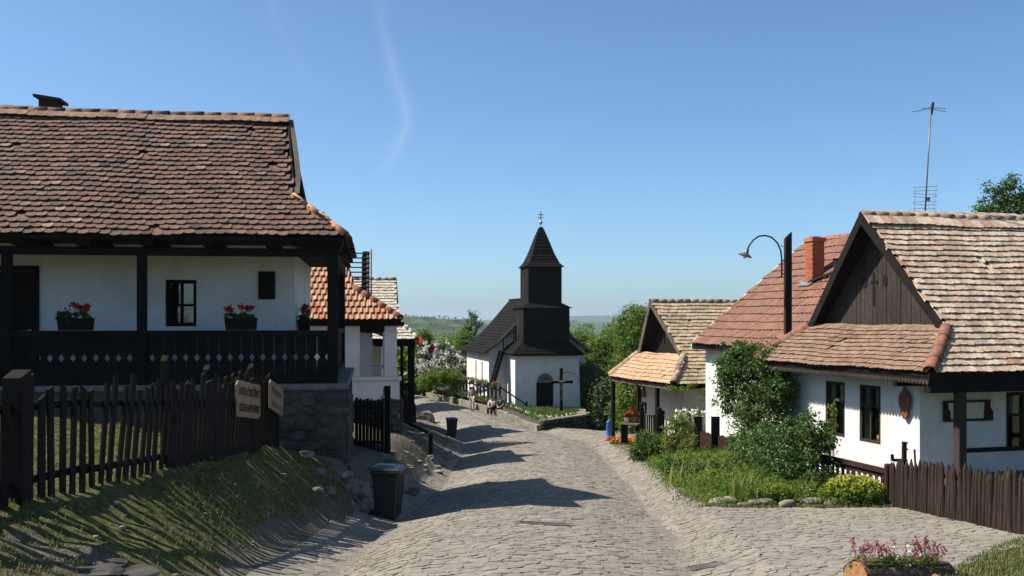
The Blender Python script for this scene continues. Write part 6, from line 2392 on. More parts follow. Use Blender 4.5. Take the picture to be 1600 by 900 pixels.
of = thing('cutout_fence', 'low reddish brown board fence with pill-shaped cutouts below the white facade', 'fence', (7.6, 22, -3.8))
A = PX(1397, 778, 19.4)
B = A + Vector((-0.27, 0.963, -0.05)) * 2.9
zt0, zt1 = -2.95, -2.95
e = Vector((B.x - A.x, B.y - A.y, 0))
L = e.length
e.normalize()
nn = Vector((e.y, -e.x, 0))
s = 0.0
while s < L:
    t = s / L
    zb_, zt_ = A.z + (B.z - A.z) * t - 0.1, zt0 + (zt1 - zt0) * t - 0.06
    P = Vector((A.x, A.y, 0)) + e * s
    hgt = zt_ - zb_
    w = 0.092
    for (a0, a1, ww) in ((0, 0.24, w), (0.24, 0.34, w * 0.72), (0.34, 0.56, w), (0.56, 0.82, w * 0.62), (0.82, 1.0, w)):
        pass
    mb = MB()
    segs = [(0, w), (0.22, w), (0.25, w * 0.55), (0.31, w * 0.55), (0.34, w), (0.54, w), (0.58, w * 0.42), (0.78, w * 0.42), (0.82, w), (1.0, w)]
    for (t0, w0), (t1, w1) in zip(segs, segs[1:]):
        a, b = zb_ + hgt * t0, zb_ + hgt * t1
        mb.hexa([P - e * w0 + UP * a, P + e * w0 + UP * a, P + e * w0 + UP * a + nn * 0.025, P - e * w0 + UP * a + nn * 0.025], [P - e * w1 + UP * b, P + e * w1 + UP * b, P + e * w1 + UP * b + nn * 0.025, P - e * w1 + UP * b + nn * 0.025])
    mb.build('board', 'brown', of)
    s += 0.19
MB().bar(Vector((A.x, A.y, zt0 - 0.03)), Vector((B.x, B.y, zt1 - 0.03)), 0.1, 0.09).build('top_rail', 'brown', of)
MB().bar(Vector((A.x, A.y, A.z + 0.05)) - nn * 0.04, Vector((B.x, B.y, B.z + 0.05)) - nn * 0.04, 0.05, 0.08).build('rail', 'brown', of)

wp = thing('wooden_pump', 'reddish wooden post with short arms sticking up behind the pole fence', 'pump', (7.42, 19.0, -3.6))
mb = MB()
MB().bar((7.47, 19.0, -3.75), PX(1413, 690, 19.0), 0.085, 0.085).build('post', 'brown', wp, bevel=0.02)
MB().bar(PX(1395, 719, 18.95), PX(1417, 719, 18.95), 0.07, 0.05).build('arm', 'brown', wp)
MB().bar(PX(1394.5, 720, 18.95), PX(1394, 710, 18.95), 0.05, 0.05).build('arm_tip', 'brown', wp)
for v in (692, 702):
    MB().bar(PX(1409, v, 18.93), PX(1419, v, 18.93), 0.03, 0.025).build('peg', 'brown', wp)
MB().bar(PX(1429, 702, 19.2), PX(1431, 745, 19.2), 0.03, 0.03).build('stick', 'brown', wp)

bf = thing('board_fence', 'brown upright board fence with one rail between the tan roofed and red roofed houses', 'fence', (6.4, 33.5, -4.8))
A, B = Vector((6.0, 36.4, 0)), Vector((6.9, 30.6, 0))
e = (B - A).normalized()
L = (B - A).length
nn = Vector((e.y, -e.x, 0))
s = 0
while s < L:
    P = A + e * s
    zt_ = (500 - (664 + 22 * (s / L))) / F * P.y
    P.z = g(P.x, P.y) - 0.1
    picket(P, zt_ - P.z + random.uniform(-0.03, 0.03), 0.085, 0, e, nn, 0.02, 0.025).build('board', 'brown', bf)
    s += 0.1
za = (500 - 677) / F * A.y
zb2 = (500 - 697) / F * B.y
MB().bar(Vector((A.x, A.y, za)) - nn * 0.06, Vector((B.x, B.y, zb2)) - nn * 0.06, 0.06, 0.09).build('rail', 'weather', bf)
for u, d_ in ((1085, 33.9), (1112, 32.2)):
    t = PX(u, 651, d_)
    MB().bar(Vector((t.x + 0.12, t.y, -5.3)), t + Vector((0.12, 0, 0)), 0.26, 0.12, (0, 1, 0)).build('post', 'dark', bf)

gt = thing('yard_gate', 'narrow weathered plank gate with carved posts beside the timber corner porch', 'gate', PX(1015, 690, 38.6))
for i in range(6):
    u = 1008 + i * 3.4
    MB().bar(PX(u, 694, 38.6), PX(u, 648 + (i % 2), 38.6), 0.075, 0.03, (0, 1, 0)).build('board', 'weather', gt)
for u, v in ((1003, 637), (1030, 645), (1035, 650)):
    b, t = PX(u, 696, 38.5), PX(u, v, 38.5)
    MB().bar(b, t, 0.15, 0.15, (0, 1, 0)).build('post', 'dark', gt)
    MB().lathe(t, [(0.07, 0), (0.05, 0.04), (0.10, 0.10), (0.10, 0.17), (0.04, 0.22)], 8).build('post_head', 'dark', gt)

tb = thing('flower_stand', 'dark plank stand with pots of red geraniums under the timber corner porch', 'stand', PX(986, 690, 40.5))
MB().bar(PX(972, 661, 40.5), PX(1000, 663, 40.0), 0.45, 0.06).build('top', 'weather', tb)
for u in (973, 978, 996):
    MB().bar(PX(u, 692, 40.4), PX(u, 662, 40.4), 0.14, 0.12, (0, 1, 0)).build('leg', 'dark', tb)
for i, (u, lab) in enumerate(((979, 'white pot of geraniums on the left of the plank stand'), (987, 'pot of red geraniums in the middle of the plank stand'), (996, 'small geranium pot at the right of the plank stand'))):
    c = PX(u, 660, 40.35)
    t = thing('flower_pot', lab, 'flower pot', c, 'geranium pots on the stand')
    MB().lathe(c, [(0.07, 0), (0.11, 0.18), (0.12, 0.2), (0.10, 0.19)], 12).build('pot', 'whitepaint' if i == 0 else 'terracotta', t, True)
    leaf_obj('foliage', [(c + UP * 0.27, (0.16, 0.14, 0.12))], 14, 12, 0.09, 0.08, 'leaf_mid', t, 130 + i)
    flowers('blossom', [c + UP * random.uniform(0.3, 0.62 if i == 1 else 0.4) + Vector((random.uniform(-0.1, 0.1), -0.08, 0)) for _ in range(14)], 0.09, 'red', t, 140 + i)

# blue hand pump
pbz = gp(951, 688)
pm = thing('water_pump', 'blue cast iron street pump standing beside the timber corner porch', 'pump', pbz)
k = 32 / F * pbz.y
MB().lathe(pbz - UP * 0.03, [(0.16, 0), (0.16, 0.06), (0.115, 0.10), (0.11, k * 0.62), (0.13, k * 0.66), (0.10, k * 0.72), (0.095, k * 0.86), (0.115, k * 0.89), (0.06, k * 0.99), (0.02, k)], 14).build('body', 'bluepump', pm, True)
MB().tube([pbz + UP * k * 0.70, pbz + UP * k * 0.72 + Vector((-0.10, -0.22, 0)), pbz + UP * k * 0.64 + Vector((-0.12, -0.26, 0))], 0.03, 8).build('spout', 'bluepump', pm, True)
MB().tube([pbz + UP * k * 0.93, pbz + UP * k * 0.97 + Vector((0.10, 0.15, 0)), pbz + UP * k * 0.75 + Vector((0.16, 0.22, 0))], 0.018, 6).build('handle', 'bluepump', pm, True)


# ------------------------------------------------------------------ bins


def wheelie_bin(base, hgt, ang, label):
    base = Vector(base)
    t = thing('wheelie_bin', label, 'bin', base, 'dark wheelie bins on the street')
    ca, sa = math.cos(ang), math.sin(ang)
    k = hgt / 0.96

    def Lp(x, y, z):
        return base + Vector((x * ca - y * sa, x * sa + y * ca, z)) * k
    m = MB()
    m.hexa([Lp(-0.185, -0.18, 0.03), Lp(0.185, -0.18, 0.03), Lp(0.185, 0.2, 0.03), Lp(-0.185, 0.2, 0.03)], [Lp(-0.225, -0.24, 0.84), Lp(0.225, -0.24, 0.84), Lp(0.225, 0.25, 0.84), Lp(-0.225, 0.25, 0.84)])
    body = m.build('body', 'bin', t, bevel=0.03 * k)
    r = MB()
    r.hexa([Lp(-0.25, -0.265, 0.82), Lp(0.25, -0.265, 0.82), Lp(0.25, 0.27, 0.82), Lp(-0.25, 0.27, 0.82)], [Lp(-0.25, -0.265, 0.87), Lp(0.25, -0.265, 0.87), Lp(0.25, 0.27, 0.87), Lp(-0.25, 0.27, 0.87)])
    r.build('rim', 'bin', t, bevel=0.012)
    rb = MB()
    for x in (-0.1, 0.1):
        rb.hexa([Lp(x - 0.015, -0.2, 0.1), Lp(x + 0.015, -0.2, 0.1), Lp(x + 0.015, -0.18, 0.1), Lp(x - 0.015, -0.18, 0.1)], [Lp(x - 0.015, -0.25, 0.8), Lp(x + 0.015, -0.25, 0.8), Lp(x + 0.015, -0.23, 0.8), Lp(x - 0.015, -0.23, 0.8)])
    rb.build('rib', 'bin', body)
    ld = MB()
    ld.hexa([Lp(-0.255, -0.28, 0.875), Lp(0.255, -0.28, 0.875), Lp(0.255, 0.27, 0.875), Lp(-0.255, 0.27, 0.875)], [Lp(-0.22, -0.235, 0.93), Lp(0.22, -0.235, 0.93), Lp(0.22, 0.24, 0.955), Lp(-0.22, 0.24, 0.955)])
    lid = ld.build('lid', 'binlid', t, bevel=0.015)
    p2 = MB()
    p2.hexa([Lp(-0.15, -0.15, 0.93), Lp(0.15, -0.15, 0.93), Lp(0.15, 0.17, 0.945), Lp(-0.15, 0.17, 0.945)], [Lp(-0.13, -0.13, 0.952), Lp(0.13, -0.13, 0.952), Lp(0.13, 0.15, 0.967), Lp(-0.13, 0.15, 0.967)])
    p2.build('lid_panel', 'binlid', lid, bevel=0.006)
    MB().tube([Lp(-0.2, 0.31, 0.90), Lp(0.2, 0.31, 0.90)], 0.016 * k, 8).build('handle', 'bin', t, True)
    hb = MB()
    for x in (-0.17, 0.17):
        hb.bar(Lp(x, 0.24, 0.86), Lp(x, 0.32, 0.905), 0.03, 0.03)
    hb.build('hinge', 'bin', t)
    for x in (-0.2, 0.2):
        MB().tube([Lp(x - 0.025, 0.21, 0.1), Lp(x + 0.025, 0.21, 0.1)], 0.1 * k, 16).build('wheel', 'rubber', t)
    return t


wheelie_bin(gp(607, 811), 1.0, R(82), 'large dark wheelie bin in the foreground at the foot of the left bank')
wheelie_bin(gp(706, 684), 0.96, R(15), 'dark wheelie bin farther down the street near the walker')

# drain grates


def grate(spec, label, bars):
    c, w, dep = spec
    t = thing('drain_grate', label, 'grate', c, 'drain grates in the paving')
    sx = (g(c.x + 0.3, c.y) - g(c.x - 0.3, c.y)) / 0.6
    sy_ = (g(c.x, c.y + 0.3) - g(c.x, c.y - 0.3)) / 0.6
    ex_ = Vector((1, 0, sx)).normalized()
    ey_ = Vector((0, 1, sy_)).normalized()
    ez_ = ex_.cross(ey_)
    c = c + ez_ * 0.010
    f_ = MB()
    for s_ in (-1, 1):
        f_.box(c + ex_ * s_ * w / 2, (0.035, dep + 0.035, 0.03), (ex_, ey_, ez_))
        f_.box(c + ey_ * s_ * dep / 2, (w - 0.036, 0.035, 0.03), (ex_, ey_, ez_))
    f_.build('frame', 'grate', t)
    for i in range(bars):
        MB().box(c + ex_ * (-w / 2 + w * (i + 0.5) / bars), (w / bars * 0.5, dep - 0.036, 0.022), (ex_, ey_, ez_)).build('bar', 'grate', t)
    MB().box(c - ez_ * 0.0, (w, dep, 0.003), (ex_, ey_, ez_)).build('pit_black_sheet', 'black', t)  # thin black sheet stands in for the unlit shaft below the bars


grate(GRATES[0], 'rusty drain grate in the middle of the cobbled street', 22)
grate(GRATES[1], 'drain grate in the right gutter near the bottom edge', 13)

# ------------------------------------------------------------------ log planter in the foreground
d0 = 9.6
A, B = PX(1337, 902, d0), PX(1474, 899, d0 + 0.55)
lg = thing('log_planter', 'hollowed bark log planter with pink and white flowers at the bottom right', 'planter', (A + B) / 2 - UP * 0.2)
ax = (B - A).normalized()
side = ax.cross(UP).normalized()
rad = 0.16
vs, fs = [], []
NS, NA = 16, 22
lr = random.Random(4)
for i in range(NS + 1):
    c = A.lerp(B, i / NS)
    for k in range(NA):
        a = 2 * math.pi * k / NA
        r_ = rad * (1 + 0.05 * math.sin(a * 5 + i * 0.2) + 0.03 * math.sin(a * 11 + i * 0.9) + lr.uniform(-0.02, 0.02))
        zz = math.sin(a) * r_
        yy = math.cos(a) * r_
        if zz > rad * 0.72 and 0 < i < NS:
            zz = rad * 0.72
        vs.append(c + side * yy + UP * zz)
    if i:
        fs += [((i - 1) * NA + k, (i - 1) * NA + (k + 1) % NA, i * NA + (k + 1) % NA, i * NA + k) for k in range(NA)]
mb = MB()
mb.add(vs, fs)
mb.build('log', 'logbark', lg, True)
for c, s_ in ((A, -1), (B, 1)):
    MB().lathe(c + ax * s_ * -0.03, [(rad * 0.93, 0), (rad * 0.95, 0.035), (rad * 0.3, 0.042)], 20, axis=ax * s_).build('cut_end', 'cutwood', lg)
MB().box((A + B) / 2 + UP * rad * 0.70, ((B - A).length * 0.9, rad * 1.2, 0.05), (ax, side, UP)).build('soil', 'soil', lg)
sp_ = PX(1460, 901, d0 + 0.25)
MB().tube([sp_, sp_ + Vector((-0.02, -0.22, 0.0))], 0.035, 12).build('peg', 'cutwood', lg)
for s_ in (0.25, 0.8):
    c = A.lerp(B, s_) - UP * (rad + 0.05)
    MB().bar(c - side * 0.22, c + side * 0.22, 0.10, 0.10).build('bearer', 'bark', lg)
c = (A + B) / 2
tops = [A.lerp(B, t) + UP * rad * 0.8 for t in (0.12, 0.28, 0.42, 0.60, 0.74, 0.86)]
leaf_obj('foliage', [(p, (0.13, 0.12, 0.07)) for p in tops], 110, 26, 0.05, 0.035, 'leaf_yg', lg, 201, (0.1, 1.0))
st = MB()
pk, wh = [], []
for i, p in enumerate(tops):
    n_ = (11, 10, 6, 6, 13, 13)[i]
    for _ in range(n_):
        h_ = random.uniform(0.10, 0.24) * (0.8 if i in (2,) else 1.0)
        q = p + ax * random.uniform(-0.1, 0.1) + side * random.uniform(-0.1, 0.1)
        t = q + UP * h_ + ax * random.uniform(-0.12, 0.12)
        st.tube([q, q.lerp(t, 0.5) + ax * random.uniform(-0.02, 0.02), t], [0.003, 0.0025, 0.002], 4)
        lst = wh if (i in (2, 3) and random.random() < 0.75) else pk
        for _k in range(8 if lst is pk else 3):
            lst.append(t + Vector((random.gauss(0, 0.014), random.gauss(0, 0.014), random.gauss(-0.015, 0.022))))
st.build('stem', 'pink', lg)
flowers('pink_blossom', pk, 0.019, 'pink', lg, 202)
flowers('white_blossom', wh, 0.022, 'whitepetal', lg, 203)

# ------------------------------------------------------------------ garden plants on the right


def ellip(u, v, d, rx, ry, rz):
    return (PX(u, v, d), (rx, ry, rz))


def gb(u, d):
    x = (u - 800) / F * d
    return Vector((x, d, g(x, d)))


# climbing shrub before the red roofed house
bush('tall_shrub', 'tall dense green shrub climbing against the red roofed house', gb(1185, 26.6),
     [ellip(1165, 575, 27.2, 0.75, 0.6, 0.65), ellip(1195, 600, 26.6, 0.75, 0.6, 0.85), ellip(1158, 620, 27.2, 0.62, 0.5, 0.7), ellip(1196, 655, 26.4, 0.85, 0.7, 0.9), ellip(1215, 620, 26.0, 0.4, 0.45, 0.8), ellip(1165, 555, 27.4, 0.6, 0.5, 0.4), ellip(1205, 565, 26.8, 0.5, 0.5, 0.5), ellip(1143, 588, 27.4, 0.45, 0.5, 0.6)],
     900, 36, 0.17, 0.085, 'leaf_ivy', 301, 'shrub', stems=16)
bush('rose_shrub', 'dark leafy shrub overlapping the lit white facade and its window', gb(1258, 21.2),
     [ellip(1252, 690, 21.4, 0.66, 0.5, 0.58), ellip(1230, 720, 21.2, 0.75, 0.5, 0.58), ellip(1282, 692, 21.3, 0.34, 0.4, 0.36), ellip(1255, 742, 20.8, 0.75, 0.5, 0.46), ellip(1200, 700, 22.6, 0.55, 0.5, 0.58)],
     480, 30, 0.13, 0.072, 'leaf_ivy', 302, 'shrub', stems=14)
sp = []
for i in range(9):
    sp.append(PX(1303 + random.uniform(-5, 5), 690 - i * 8, 21.4))
leaf_spray = bush('rose_spray', 'thin rose spray reaching up across the far facade window', gb(1300, 21.4), [(p, (0.08, 0.08, 0.07)) for p in sp], 34, 7, 0.07, 0.075, 'leaf_yg', 303, 'plant', stems=5)
bush('light_bush', 'mid green rounded bush at the front of the garden bed', gb(1215, 20.9),
     [ellip(1215, 752, 20.9, 0.42, 0.4, 0.4), ellip(1240, 760, 20.7, 0.35, 0.3, 0.3)], 210, 26, 0.09, 0.055, 'leaf_mid', 304)
bush('peony_bush', 'dark round peony bush at the far tip of the garden bed', gb(1012, 33),
     [ellip(1010, 697, 33, 0.5, 0.5, 0.5), ellip(1035, 700, 32.5, 0.42, 0.4, 0.45), ellip(1000, 708, 32.6, 0.35, 0.35, 0.3)], 260, 26, 0.13, 0.085, 'leaf_mid', 305)
bush('golden_shrub', 'upright yellow-green shrub beside the brown board fence', gb(1058, 31.5),
     [ellip(1055, 670, 31.5, 0.36, 0.35, 0.5), ellip(1048, 700, 31.3, 0.3, 0.3, 0.5), ellip(1070, 665, 31.6, 0.3, 0.3, 0.35), ellip(1078, 700, 31.0, 0.3, 0.3, 0.4)], 190, 20, 0.12, 0.08, 'leaf_yg', 306, 'shrub')
bush('snowball_bush', 'bush with white blossom heads behind the brown board fence', gb(1075, 35.6),
     [ellip(1075, 655, 36.5, 0.6, 0.4, 0.4)], 90, 20, 0.13, 0.09, 'leaf_mid', 307)
sn = bpy.data.objects['snowball_bush']
flowers('blossom', [PX(1060 + random.uniform(-5, 45), 655 + random.uniform(-16, 10), 36.1) for _ in range(70)], 0.12, 'whitepetal', sn, 308)
bush('low_shrub', 'soft green low shrub in the middle of the garden bed', gb(1155, 24.5),
     [ellip(1165, 700, 25.5, 0.45, 0.5, 0.5), ellip(1175, 715, 24.2, 0.5, 0.5, 0.4), ellip(1190, 690, 24.6, 0.4, 0.4, 0.5)], 210, 24, 0.12, 0.07, 'leaf_ivy', 309, 'shrub')
for i, (u, d, rx, lab, sd_) in enumerate(((1335, 19.0, 0.62, 'large mound of yellow flowers beside the cutout fence', 310), (1212, 19.3, 0.36, 'smaller mound of yellow flowers by the bed stones', 311))):
    b = gb(u, d)
    t = bush('yellow_flower_mound', lab, b, [(b + UP * rx * 0.35, (rx, rx * 0.6, rx * 0.5))], int(170 * rx / 0.5), 26, 0.08, 0.05, 'leaf_bright', sd_, 'flowers', 'yellow flower mounds')
    pts = []
    for _ in range(int((230 if i == 0 else 420) * rx / 0.5)):
        a, q = random.uniform(0, 6.28), random.uniform(0, 1) ** 0.5
        pts.append(b + UP * (rx * 0.35 + rx * 0.54 * math.sqrt(max(0, 1 - q * q)) + random.uniform(-0.03, 0.03)) + Vector((math.cos(a) * rx * q, math.sin(a) * rx * 0.6 * q, 0)))
    flowers('blossom', pts, 0.045, 'yellow', t, sd_ + 20)
# low ground cover over the bed
gcp, gcn = [], []
cov = []
for _ in range(520):
    y = random.uniform(18.7, 33)
    x0 = float(x_right(np.array(y))) + 0.25
    x = x0 + random.uniform(0, 1) ** 1.2 * (3.6 if y < 22 else 2.8)
    e_ = min(1.0, (x - x0) / 0.6)
    cov.append(((x, y, g(x, y) + 0.05 + 0.14 * e_), (0.22, 0.25, 0.08 + 0.16 * e_)))
gc, _ = leaf_obj('ground_cover', cov, 2600, 22, 0.13, 0.062, 'leaf_bright', None, 330, (0.0, 1.0), 0.45)
tag(gc, 'low leafy ground cover filling the garden bed', 'plants', kind='stuff')
for i, (u, d, hgt, mt, lab) in enumerate(((1068, 26.5, 0.42, 'leaf_mid', 'leafy perennial clump beside the far iris'), (1108, 23.6, 0.46, 'leaf_ivy', 'leafy perennial clump in the middle of the bed'), (1140, 21.4, 0.36, 'leaf_bright', 'bright leafy clump near the long tilted bed stone'), (1175, 20.6, 0.34, 'leaf_mid', 'leafy clump behind the smaller yellow flowers'), (1095, 27.5, 0.4, 'leaf_bright', 'bright leafy clump before the brown board fence'))):
    c = gb(u, d)
    bush('perennial_clump', lab, c, [(c + UP * hgt * 0.5, (0.42, 0.42, hgt * 0.55)), (c + UP * hgt * 0.4 + Vector((0.35, 0.1, 0)), (0.3, 0.3, hgt * 0.45)), (c + UP * hgt * 0.45 + Vector((-0.3, 0.3, 0)), (0.3, 0.3, hgt * 0.5))], 120, 20, 0.12, 0.10, mt, 370 + i, 'plant', 'leafy perennials in the garden bed', 0.45)
# iris clumps
for i, (u, d, n_, hgt, lab, sd_) in enumerate(((1085, 23.5, 110, 0.6, 'tall iris clump at the street edge of the bed', 341), (1050, 28, 80, 0.55, 'iris clump toward the far end of the bed', 342), (1160, 19.2, 70, 0.62, 'striped iris clump behind the front bed stone', 343), (1110, 22.0, 60, 0.5, 'lower iris clump in the middle of the street edge', 344), (1120, 26.0, 50, 0.45, 'iris clump before the brown board fence', 345))):
    c = gb(u, d)
    P = []
    for _ in range(n_):
        a, q = random.uniform(0, 6.28), random.uniform(0, 1) ** 0.6 * (0.7 if n_ > 100 else 0.28)
        x, y = c.x + math.cos(a) * q, c.y + math.sin(a) * q * 1.3
        P.append((x, y, g(x, y) - 0.02))
    o = blades(P, hgt, 0.035, 0.45, sd_, 'iris', 'iris_clump')
    tag(o, lab, 'iris', 'iris clumps in the garden bed')
# edging stones of the bed
for i, (u, v, a, b, c_, lab) in enumerate(((1132, 786, 0.30, 0.16, 0.10, 'long tilted stone at the corner of the garden bed'), (1163, 791, 0.12, 0.1, 0.07, 'small pale bed stone next to the long tilted one'), (1190, 789, 0.2, 0.14, 0.09, 'bed stone before the smaller yellow flowers'),
                                          (1228, 792, 0.18, 0.12, 0.08, 'rounded bed stone right of the smaller yellow flowers'), (1270, 787, 0.24, 0.13, 0.08, 'flat bed stone left of the dark cracked one'), (1299, 789, 0.17, 0.13, 0.11, 'dark cracked bed stone beside the large yellow mound'))):
    P = gp(u, v)
    o = rock_mesh(MB(), P + UP * c_ * 0.35, (a, b, c_), 350 + i).build('bed_stone', 'rock', None, True)
    tag(o, lab, 'stone', 'edging stones of the garden bed')
# marigolds and rocks by the pump
c = gp(975, 694)
lw, _ = leaf_obj('foliage', [(c + UP * 0.08, (0.6, 0.6, 0.12))], 60, 14, 0.14, 0.09, 'leaf_mid', None, 360)
mg = thing('marigold_patch', 'patch of orange marigolds at the foot of the blue pump', 'flowers', c)
lw.parent = mg
lw.matrix_parent_inverse = Matrix.Translation(-mg.location)
flowers('blossom', [c + Vector((random.gauss(0, 0.32), random.gauss(0, 0.4), 0.18 + random.uniform(0, 0.08))) for _ in range(90)], 0.10, 'orange', mg, 361)
# vine along the beam of the tan roofed house
vn = [PX(1048 + 8 * i, 606 + 3 * math.sin(i) + (4 if i > 5 else 0), 37.9) for i in range(13)]
bush('grape_vine', 'thin green vine trained along the beam of the tan roofed house', gb(1095, 36.6), [(p, (0.14, 0.12, 0.09)) for p in vn] + [(PX(1100 - i * 6, 612 + i * 9, 37.5), (0.06, 0.06, 0.08)) for i in range(3)], 90, 10, 0.09, 0.085, 'leaf_bright', 365, 'vine', stems=5)

# ------------------------------------------------------------------ trees and bushes around the church


def tr(name, label, u, d, vtop, vbot, wpx, mat, seed, n_=420, per=26, leaf=0.17, trunk=0.16, cr=0.42, loose=1.0, group=None):
    top = (500 - vtop) / F * d
    bot = (500 - vbot) / F * d
    w = wpx / F * d / 2
    x = (u - 800) / F * d
    rr_ = random.Random(seed)
    H = top - bot
    lobes = []
    for k in range(8):
        t = k / 7
        rad = w * (0.45 + 0.55 * math.sin(math.pi * min(1, 0.25 + 0.75 * (1 - t)))) * 0.62
        a = rr_.uniform(0, 6.28)
        off = (w - rad) * rr_.uniform(0.4, 0.95) * (1.15 - t)
        lobes.append(((x + math.cos(a) * off, d + math.sin(a) * off, bot + H * (0.12 + 0.78 * t)), (rad, rad, H * 0.17)))
    b = Vector((x, d, g(x, d)))
    return tree(name, label, b, lobes, n_, per, cr, leaf, mat, seed, trunk, 'tree', group, 9, (0.3, 1.0), 0.5)


tr('leafy_tree', 'broad bright green tree directly right of the church', 945, 68, 528, 655, 95, 'leaf_bright', 401, 640, 30, 0.17)
tr('leafy_tree', 'tall bright green tree rising behind the tan roofed house', 992, 57, 484, 640, 95, 'leaf_bright', 402, 620, 30, 0.15, 0.18, 0.40)
tr('leafy_tree', 'dark shaded tree at the right corner of the church', 915, 64.5, 575, 690, 75, 'leaf_mid', 403, 420, 30, 0.18)
tr('leafy_tree', 'rounded green tree behind the right church corner', 905, 84, 512, 640, 90, 'leaf_bright', 404, 420, 26, 0.2)
tr('leafy_tree', 'green tree in the gap between the church and the timber porch', 965, 80, 512, 640, 100, 'leaf_bright', 405, 480, 26, 0.2)
tr('leafy_tree', 'dark undergrowth tree behind the blue pump', 955, 60, 600, 712, 95, 'leaf_dark', 406, 520, 28, 0.18)
tr('leafy_tree', 'bright tree seen through the posts of the timber porch', 985, 50.5, 590, 680, 70, 'leaf_bright', 407, 380, 24, 0.14)
tr('sapling_tree', 'thin tree with a sparse top left of the church roof', 727, 88, 520, 590, 62, 'leaf_bright', 411, 300, 24, 0.2, 0.14, 0.5)
sv = bpy.data.objects['sapling_tree']
spr = [(PX(738 + dx, v, 88), (0.35, 0.35, 0.3)) for dx, v in ((0, 492), (2, 500), (-4, 505), (8, 508), (-10, 514), (0, 515))]
leaf_obj('top_spray', spr, 40, 16, 0.3, 0.2, 'leaf_mid', sv, 412)
tw = MB()
for u1, v1 in ((738, 489), (752, 497), (729, 503), (756, 503)):
    tw.tube([PX(735, 540, 88), PX((735 + u1) / 2, 515, 88), PX(u1, v1, 88)], [0.10, 0.06, 0.02], 5)
tw.build('limb', 'bark', sv)
tr('leafy_tree', 'green tree behind the lilac at the left of the church', 700, 92, 533, 600, 70, 'leaf_bright', 413, 300, 24, 0.22)
tr('leafy_tree', 'small green tree showing above the pale tiled skirt roof', 662, 84, 518, 590, 46, 'leaf_bright', 414, 260, 24, 0.19, 0.12)
tree('leafy_tree', 'green tree rising behind the cream tiled roof at far right', (18.0, 36, g(18.0, 36)),
     [ellip(1545, 318, 36, 0.42, 0.5, 0.75), ellip(1538, 335, 36, 0.4, 0.5, 0.4), ellip(1578, 300, 36, 0.45, 0.5, 0.62), ellip(1585, 330, 36, 0.7, 0.7, 0.7), ellip(1560, 345, 36, 0.8, 0.7, 0.6), ellip(1610, 325, 36, 0.6, 0.6, 0.7), ellip(1575, 390, 36, 1.3, 1.1, 1.2)],
     520, 22, 0.22, 0.12, 'leaf_ivy', 415, 0.16, 'tree', None, 10, (0.35, 1.0), 0.5)

# lilac and green bush by the bend
lil = [ellip(672, 560, 73, 1.1, 0.9, 0.85), ellip(700, 565, 73, 1.1, 0.9, 0.8), ellip(715, 575, 72.5, 0.8, 0.7, 0.7), ellip(685, 580, 72, 1.3, 0.9, 0.8), ellip(690, 548, 73.5, 0.8, 0.7, 0.6)]
lb_ = bush('lilac_bush', 'lilac bush covered in pale blossom at the bend of the street', gb(688, 73), lil, 330, 22, 0.3, 0.17, 'leaf_mid', 421)
P, N, r_, cc = foliage_pts([(c, (a * 1.05, b * 1.05, z * 1.05)) for c, (a, b, z) in lil], 260, 30, 0.24, 422, (0.8, 1.05))
V, Fq = leaf_quads(P, N, 0.12, 0.9)
npobj('blossom', V, Fq, 'lilac', lb_, np.repeat(r_, 4))
bush('green_bush', 'bright green bush below the lilac at the street bend', gb(690, 69.5), [ellip(680, 592, 69.5, 0.95, 0.7, 0.6), ellip(705, 592, 69.8, 0.7, 0.6, 0.75), ellip(662, 598, 69.2, 0.7, 0.6, 0.5), ellip(715, 596, 70, 0.4, 0.5, 0.65)], 330, 26, 0.22, 0.13, 'leaf_bright', 423)

# flags by the dark porch
fl = thing('porch_flag', 'red flag hanging at the corner of the dark timber porch', 'flag', PX(652, 528, 47))
MB().tube([PX(648, 545, 47.2), PX(657, 520, 47)], 0.015, 6).build('pole', 'weather', fl)
MB().prism([PX(651, 522, 47), PX(660, 530, 46.8), PX(656, 540, 46.9), PX(650, 537, 47)], (0, 0.02, 0)).build('cloth', 'flagred', fl)
fl = thing('national_flag', 'red white and green flag on a slanting pole before the lilac', 'flag', PX(664, 560, 50))
MB().tube([PX(660, 566, 50), PX(676, 538, 50)], 0.018, 6).build('pole', 'weather', fl)
for (c0, c1), mt in zip((((676, 536), (668, 546)), ((674, 541), (666, 551)), ((672, 548), (665, 556))), ('flagred', 'whitepaint', 'flaggreen')):
    MB().prism([PX(c0[0], c0[1], 50), PX(c0[0] + 4, c0[1] + 9, 49.8), PX(c1[0] + 4, c1[1] + 9, 49.8), PX(c1[0], c1[1], 50)], (0, 0.02, 0)).build('stripe', mt, fl)

